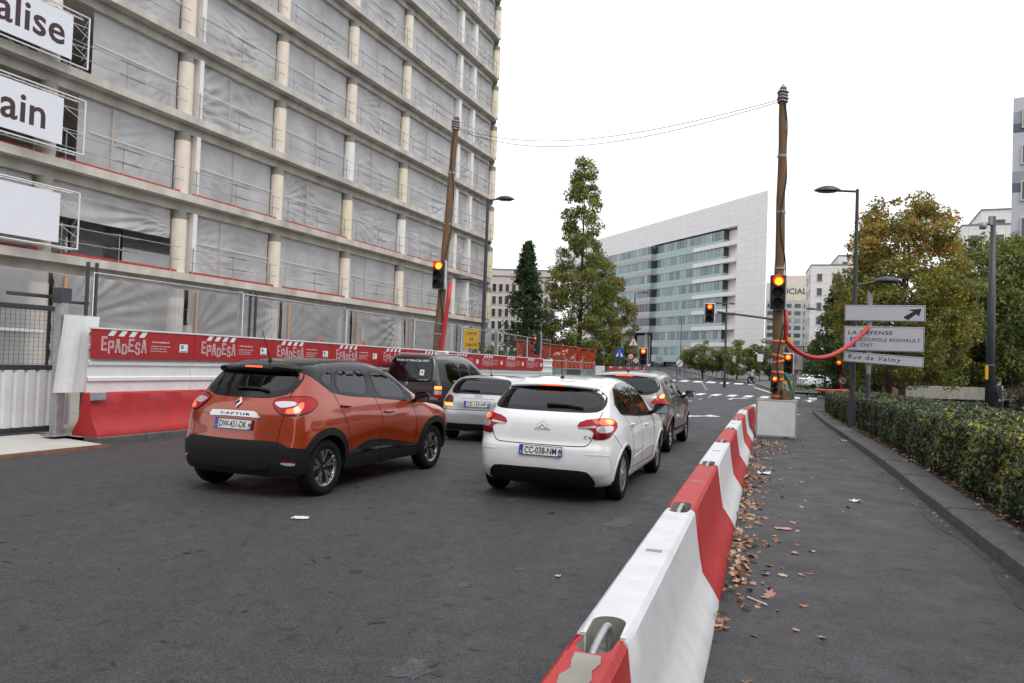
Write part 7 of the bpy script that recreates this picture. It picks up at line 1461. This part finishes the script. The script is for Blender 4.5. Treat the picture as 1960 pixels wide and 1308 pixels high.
for k, (a, r) in enumerate(((59.2, -2.35), (64.6, -2.7))): o = MB().lathe([(.07, 0), (.065, .85), (.085, .87), (.085, .92), (.0, 1.0)], 12).build('bollard', m_steel, None, smooth=True, loc=RF(a, r, .15)); tag(o, ['dark bollard at the near end of the traffic island', 'dark bollard at the far end of the traffic island'][k], 'bollard', 'bollards on the traffic island')
# simple far cars, a motorcycle and two people
def small_car(key, label, x, y, yaw, pt_):
    b_ = Body(**BODY[key]); t = thing('parked_car', gpt(x, y), math.pi / 2 - yaw, label, 'car', 'far cars'); P, F = body_mesh(b_, 46, 18, 18, lambda C: np.zeros(len(C), bool)); link('body', fast_mesh('body', P, F, pt_, True), t)
    patch('rear_window', b_, 'b', sym([(0, 1.10), (.5, 1.10), (.6, 1.15), (.52, 1.33), (0, 1.36)]), .006, m_gblk, t, res=.2)
    for sg in (-1, 1):
        patch('side_window', b_, 's', [(.1, 1.08), (.3, 1.33), (1.3, 1.36), (1.8, 1.05)], .006, m_gblk, t, sg, .2)
        for wx in (0, 2.6): MB().lathe([(.0, .1), (.2, .1), (.31, .08), (.31, -.1), (0, -.1)], 16, Matrix.Translation((wx, sg * .80, .31)) @ Matrix.Rotation(-sg * math.pi / 2, 4, 'X')).build('wheel', m_tyre, t, smooth=True)
        patch('tail_lamp', b_, 'w', [(.62 * sg, .85), (.62 * sg, 1.0), (1.0 * sg, 1.0), (1.0 * sg, .85)], .008, m_red, t, 1, .2)
    return t
p_blk = paint('black car paint', (.012, .012, .014), 0, .25)
small_car('captur', 'dark car hidden in front of the grey-beige crossover', 3.75, 21.3, .30, p_blk); small_car('c4', 'distant white car parked beyond the right pole', 28.5, 72, 1.2, p_wh)
mc = thing('motorcycle', gpt(25.9, 80.5, .14), .9, 'motorcycle parked on the far footway by the railings', 'motorcycle')
for k, x in enumerate((-.7, .7)):
    MB().tube([(x + .30 * math.cos(a), 0, .32 + .30 * math.sin(a)) for a in np.linspace(0, 2 * math.pi, 21)], .07, 8).build('wheel', m_tyre, mc, smooth=True); MB().cyl((x, -.05, .32), (x, .05, .32), .2, n=12).build('brake_disc', m_rimp, mc)
MB().tube([(-.8, 0, .85), (-.3, 0, .80), (.1, 0, .95), (.45, 0, .85)], [.10, .16, .20, .12], 10).build('tank_and_seat', m_rimp, mc, smooth=True); MB().box((0, 0, .48), (.5, .3, .4), .08).build('engine', m_plas, mc); MB().tube([(.7, 0, .32), (.42, 0, 1.05), (.35, 0, 1.15)], .05, 8).build('fork', m_rimp, mc); MB().tube([(.32, -.38, 1.12), (.4, 0, 1.08), (.32, .38, 1.12)], .025, 8).build('handlebar', m_plas, mc); MB().add([(.58, -.22, .95), (.58, .22, .95), (.38, .16, 1.45), (.38, -.16, 1.45)], [(0, 1, 2, 3)]).build('windscreen', m_clr, mc); MB().box((-.75, 0, 1.05), (.4, .42, .35), .06).build('top_box', m_sgrey, mc)
def person(label, loc, rz, mats, stride=.22, seed=0):
    """one continuous skinned figure; clothing by height"""
    t = thing('person', loc, rz, label, 'person'); J = {'p': (0, 0, .95, .15), 'w': (0, 0, 1.12, .14), 'c': (0, .0, 1.34, .16), 'n': (0, .02, 1.50, .06), 'h': (0, .04, 1.60, .095), 'ht': (0, .045, 1.72, .085)}
    for s, g in ((-1, 1), (1, -1)):
        J[f'hp{s}'] = (s * .10, 0, .90, .11); J[f'k{s}'] = (s * .10, g * stride * .5 + .04, .50, .075); J[f'a{s}'] = (s * .10, g * stride, .09, .05); J[f't{s}'] = (s * .10, g * stride + .17, .05, .045); J[f's{s}'] = (s * .19, 0, 1.42, .075); J[f'e{s}'] = (s * .26, -g * .10, 1.16, .05); J[f'r{s}'] = (s * .25, -g * .06 + .10, .92, .038); J[f'f{s}'] = (s * .25, -g * .06 + .14, .82, .035)
    E = [('p', 'w'), ('w', 'c'), ('c', 'n'), ('n', 'h'), ('h', 'ht')] + [e for s in (-1, 1) for e in (('p', f'hp{s}'), (f'hp{s}', f'k{s}'), (f'k{s}', f'a{s}'), (f'a{s}', f't{s}'), ('c', f's{s}'), (f's{s}', f'e{s}'), (f'e{s}', f'r{s}'), (f'r{s}', f'f{s}'))]
    ks_ = list(J); me = bpy.data.meshes.new('body'); me.from_pydata([J[k][:3] for k in ks_], [(ks_.index(a), ks_.index(b_)) for a, b_ in E], []); o = link('body', me, t); md = o.modifiers.new('s', 'SKIN'); o.modifiers.new('d', 'SUBSURF').levels = 1; o.modifiers[-1].render_levels = 1
    for i, k in enumerate(ks_): me.skin_vertices[0].data[i].radius = (J[k][3], J[k][3])
    me.skin_vertices[0].data[0].use_root = True
    dg = bpy.context.evaluated_depsgraph_get(); ev = bpy.data.meshes.new_from_object(o.evaluated_get(dg)); o.modifiers.clear(); o.data = ev
    for m in mats: ev.materials.append(m)
    for p in ev.polygons:
        c = p.center; p.use_smooth = True; p.material_index = 3 if c.z > 1.49 or (abs(c.x) > .2 and c.z < .93) else 0 if c.z > .94 else 2 if c.z < .13 else 1
    hr = MB().lathe([(0, .115), (.06, .10), (.10, .05), (.105, -.02), (.09, -.05)], 14, Matrix.Translation((0, .025, 1.68))).build('hair', mats[4], t, smooth=True)
    return t
m_suit = M('dark suit', (.012, .013, .018), .8); m_skin = M('skin', (.42, .24, .17), .5); m_hair = M('hair', (.03, .02, .015), .6); m_jean = M('dark trousers', (.02, .022, .03), .85); m_shirt = M('white shirt', (.7, .7, .72), .7); m_tie = M('blue tie', (.03, .08, .30), .6); m_blks = M('dark top', (.015, .015, .017), .85)
pn = person('person in a dark suit and blue tie behind the camera pole', gpt(19.55, 30.0, .1), math.pi + .55, [m_suit, m_suit, m_blk, m_skin, m_hair], .12); MB().add([(-.06, .165, 1.46), (.06, .165, 1.46), (.015, .175, 1.15), (-.015, .175, 1.15)], [(0, 1, 2, 3)]).build('shirt_front', m_shirt, pn); MB().add([(-.02, .172, 1.45), (.02, .172, 1.45), (.022, .182, 1.15), (-.022, .182, 1.15)], [(0, 1, 2, 3)]).build('tie', m_tie, pn)
person('distant person in a dark top and shorts walking along the railing', gpt(42.5, 176, .14), math.pi, [m_blks, m_skin, m_blk, m_skin, m_hair], .25)

# ---------------------------------------------------------------- fallen leaves and litter
def leaf_shape(s=1.0):
    tips = [(90, 1), (35, .86), (-22, .6), (-60, .36)]; pts = []; ang = []
    seq = [(90, 1.0), (72, .62), (62, .55), (48, .80), (36, .95), (26, .60), (14, .50), (0, .70), (-16, .78), (-30, .45), (-60, .32), (-85, .12)]
    R_ = [(r * math.cos(math.radians(a)), r * math.sin(math.radians(a))) for a, r in seq]; Lf = [(-x, y) for x, y in R_[::-1][0:-1]]; return [(x * s, y * s) for x, y in R_ + Lf]
LFM = [M('dry leaf tan', (.44, .26, .16), .7, var=.25, vs=30), M('dry leaf brown', (.27, .14, .08), .75, var=.3, vs=30), M('dry leaf buff', (.54, .40, .28), .7, var=.2, vs=30), M('dry leaf rust', (.36, .16, .09), .7, var=.3, vs=30), M('dry leaf pink', (.46, .22, .20), .7, var=.2, vs=30), M('leaf olive', (.20, .19, .06), .7, var=.3, vs=30)]
def leaf_geo(rg, s):
    pts = leaf_shape(s); k1, k2 = rg.uniform(-.6, 1.0), rg.uniform(-.5, .9); ph = rg.uniform(0, 6)
    f = lambda x, y: abs(k1) * .35 * (x * x) / s + .3 * max(0, k2) * (y * y) / s * .5 + .10 * s * math.sin(x / s * 3 + ph) + .02 * s
    V = [(0, 0, f(0, 0))] + [(x, y, f(x, y)) for x, y in pts]; n = len(pts); F = [(0, 1 + i, 1 + (i + 1) % n) for i in range(n)]; V += [(-.008 * s * 6, -.1 * s, .01), (.008 * s * 6, -.1 * s, .01), (.05 * s, -.75 * s, .01 + .1 * s)]; F.append((n + 1, n + 2, n + 3)); return V, F
proto = []
rg = np.random.default_rng(5)
for k in range(14): V, F = leaf_geo(rg, rg.uniform(.034, .058)); proto.append((V, F))
pmesh = {}
def drop_leaf(a, r, k, mi, sc_=1.0, lab=None):
    key = (k, mi)
    if key not in pmesh: pmesh[key] = MB().add(*proto[k]).mesh('fallen_leaf', LFM[mi])
    o = link('fallen_leaf', pmesh[key], None, RF(a, r, .006)); o.rotation_euler = (rg.normal(0, .12), rg.normal(0, .12), rg.uniform(0, 6.28)); o.scale = (sc_,) * 3
    return tag(o, lab or 'single dry fallen leaf lying on the asphalt beside the road barriers', 'leaf', 'fallen leaves on the asphalt')
foot = lambda a: -.72 - .0575 * (a - 2.8) + .30
for k in range(95):
    a = 3.4 + 16 * rg.uniform() ** .85; r = foot(a) + abs(rg.normal(0, .60)) + .05
    if r < float(krr(a)) - .1: drop_leaf(a, r, int(rg.integers(14)), int(rg.choice(6, p=[.3, .15, .25, .12, .1, .08])), rg.uniform(.6, 1.15))
for k in range(60):
    a = 6 + 26 * rg.uniform(); r = float(krr(a)) - .05 - abs(rg.normal(0, .28 if a > 18 else .12)); drop_leaf(a, r, int(rg.integers(14)), int(rg.choice(6)), rg.uniform(.5, .95), 'single dry fallen leaf lying in the gutter by the kerb')
drop_leaf(5.55, -1.80, 2, 2, 1.25, 'lone buff leaf on the road left of the barriers')
V = []; F = []; mi = []; cen = [(5.0, .03, .06), (6.1, .12, .26), (6.7, .10, .22), (7.55, .12, .22), (8.7, .10, .2), (9.6, .10, .22), (10.8, .12, .26), (12.0, .12, .26), (13.4, .12, .28), (14.8, .14, .3), (16.3, .2, .34), (17.8, .25, .36), (18.6, .3, .34)]
for (a0, w, sp) in cen:
    for k in range(int(10 + 34 * (a0 > 5.5))):
        a = a0 + rg.normal(0, sp); d = abs(rg.normal(0, w * 1.25)); r = foot(a) + d; z = .008 + .07 * math.exp(-(d / .10)) * rg.uniform(0, 1); v, f = proto[int(rg.integers(14))]; s = rg.uniform(.55, 1.1)
        Mx = Matrix.Translation(RF(a, r, z)) @ Matrix.Rotation(rg.uniform(0, 6.28), 4, 'Z') @ Matrix.Rotation(rg.normal(0, .45), 4, 'X') @ Matrix.Rotation(rg.normal(0, .35), 4, 'Y') @ Matrix.Scale(s, 4); n0 = len(V); V += [tuple(Mx @ Vector(p)) for p in v]; F += [tuple(i + n0 for i in q) for q in f]; mi += [int(rg.choice(6, p=[.3, .2, .2, .18, .06, .06]))] * len(f)
me = bpy.data.meshes.new('leaf_litter'); me.from_pydata(V, [], F)
for m in LFM: me.materials.append(m)
me.polygons.foreach_set('material_index', mi); me.update(); tag(link('leaf_litter', me), 'drifts of dry leaves gathered along the foot of the road barriers', 'leaves', kind='stuff')
V = []; F = []; mi = []
for k in range(700):
    a = rg.uniform(2, 36); r = float(Spl(HF)(a)) - .02 - abs(rg.normal(0, .10)) + .12; v, f = proto[int(rg.integers(14))]; Mx = Matrix.Translation(RF(a, r, .15 + .02 * rg.uniform())) @ Matrix.Rotation(rg.uniform(0, 6.28), 4, 'Z') @ Matrix.Rotation(rg.normal(0, .4), 4, 'X') @ Matrix.Scale(rg.uniform(.5, .9), 4); n0 = len(V); V += [tuple(Mx @ Vector(p)) for p in v]; F += [tuple(i + n0 for i in q) for q in f]; mi += [int(rg.choice(6, p=[.15, .45, .08, .25, .02, .05]))] * len(f)
me = bpy.data.meshes.new('hedge_litter'); me.from_pydata(V, [], F)
for m in LFM: me.materials.append(m)
me.polygons.foreach_set('material_index', mi); me.update(); tag(link('hedge_litter', me), 'brown leaf litter under the hedge along the kerb', 'leaves', kind='stuff')
def crumple(label, a, r, s, mat, seed, name='paper_scrap', flat=.35, cat='litter'):
    g = np.random.default_rng(seed); G = np.zeros((8, 8, 3))
    for i in range(8):
        for j in range(8): G[i, j] = ((i - 3.5) / 7 * s + g.normal(0, .03 * s), (j - 3.5) / 7 * s * .7 + g.normal(0, .03 * s), abs(g.normal(0, flat * s * .28)) + .008)
    tag(MB().grid(G).build(name, mat, None, loc=RF(a, r, 0)), label, cat, 'litter on the road')
crumple('white crumpled tissue on the asphalt right of the barriers', 10.65, .52, .13, m_sw, 1); crumple('red and white paper wrapper near the barriers', 8.35, -.28, .15, M('pink wrapper', (.55, .20, .22), .5, var=.5, vs=25), 2, 'wrapper', .1); crumple('flattened white cup lid on the road behind the orange car', 6.2, -4.75, .16, m_sw, 3, 'cup_lid', .05); crumple('crushed white and red drink can by the kerb', 20.6, .68, .16, M('can print', (.6, .45, .45), .3, .4, var=.6, vs=18), 4, 'drink_can', .5); crumple('white paper scrap under the barrier drift', 12.6, -.72, .2, m_sw, 5)
tag(MB().tube([RF(5.72, -.42, .012), RF(5.60, -.28, .012)], .006, 6).build('white_stick', m_sw), 'short white plastic stick among the leaves', 'litter', 'litter on the road')
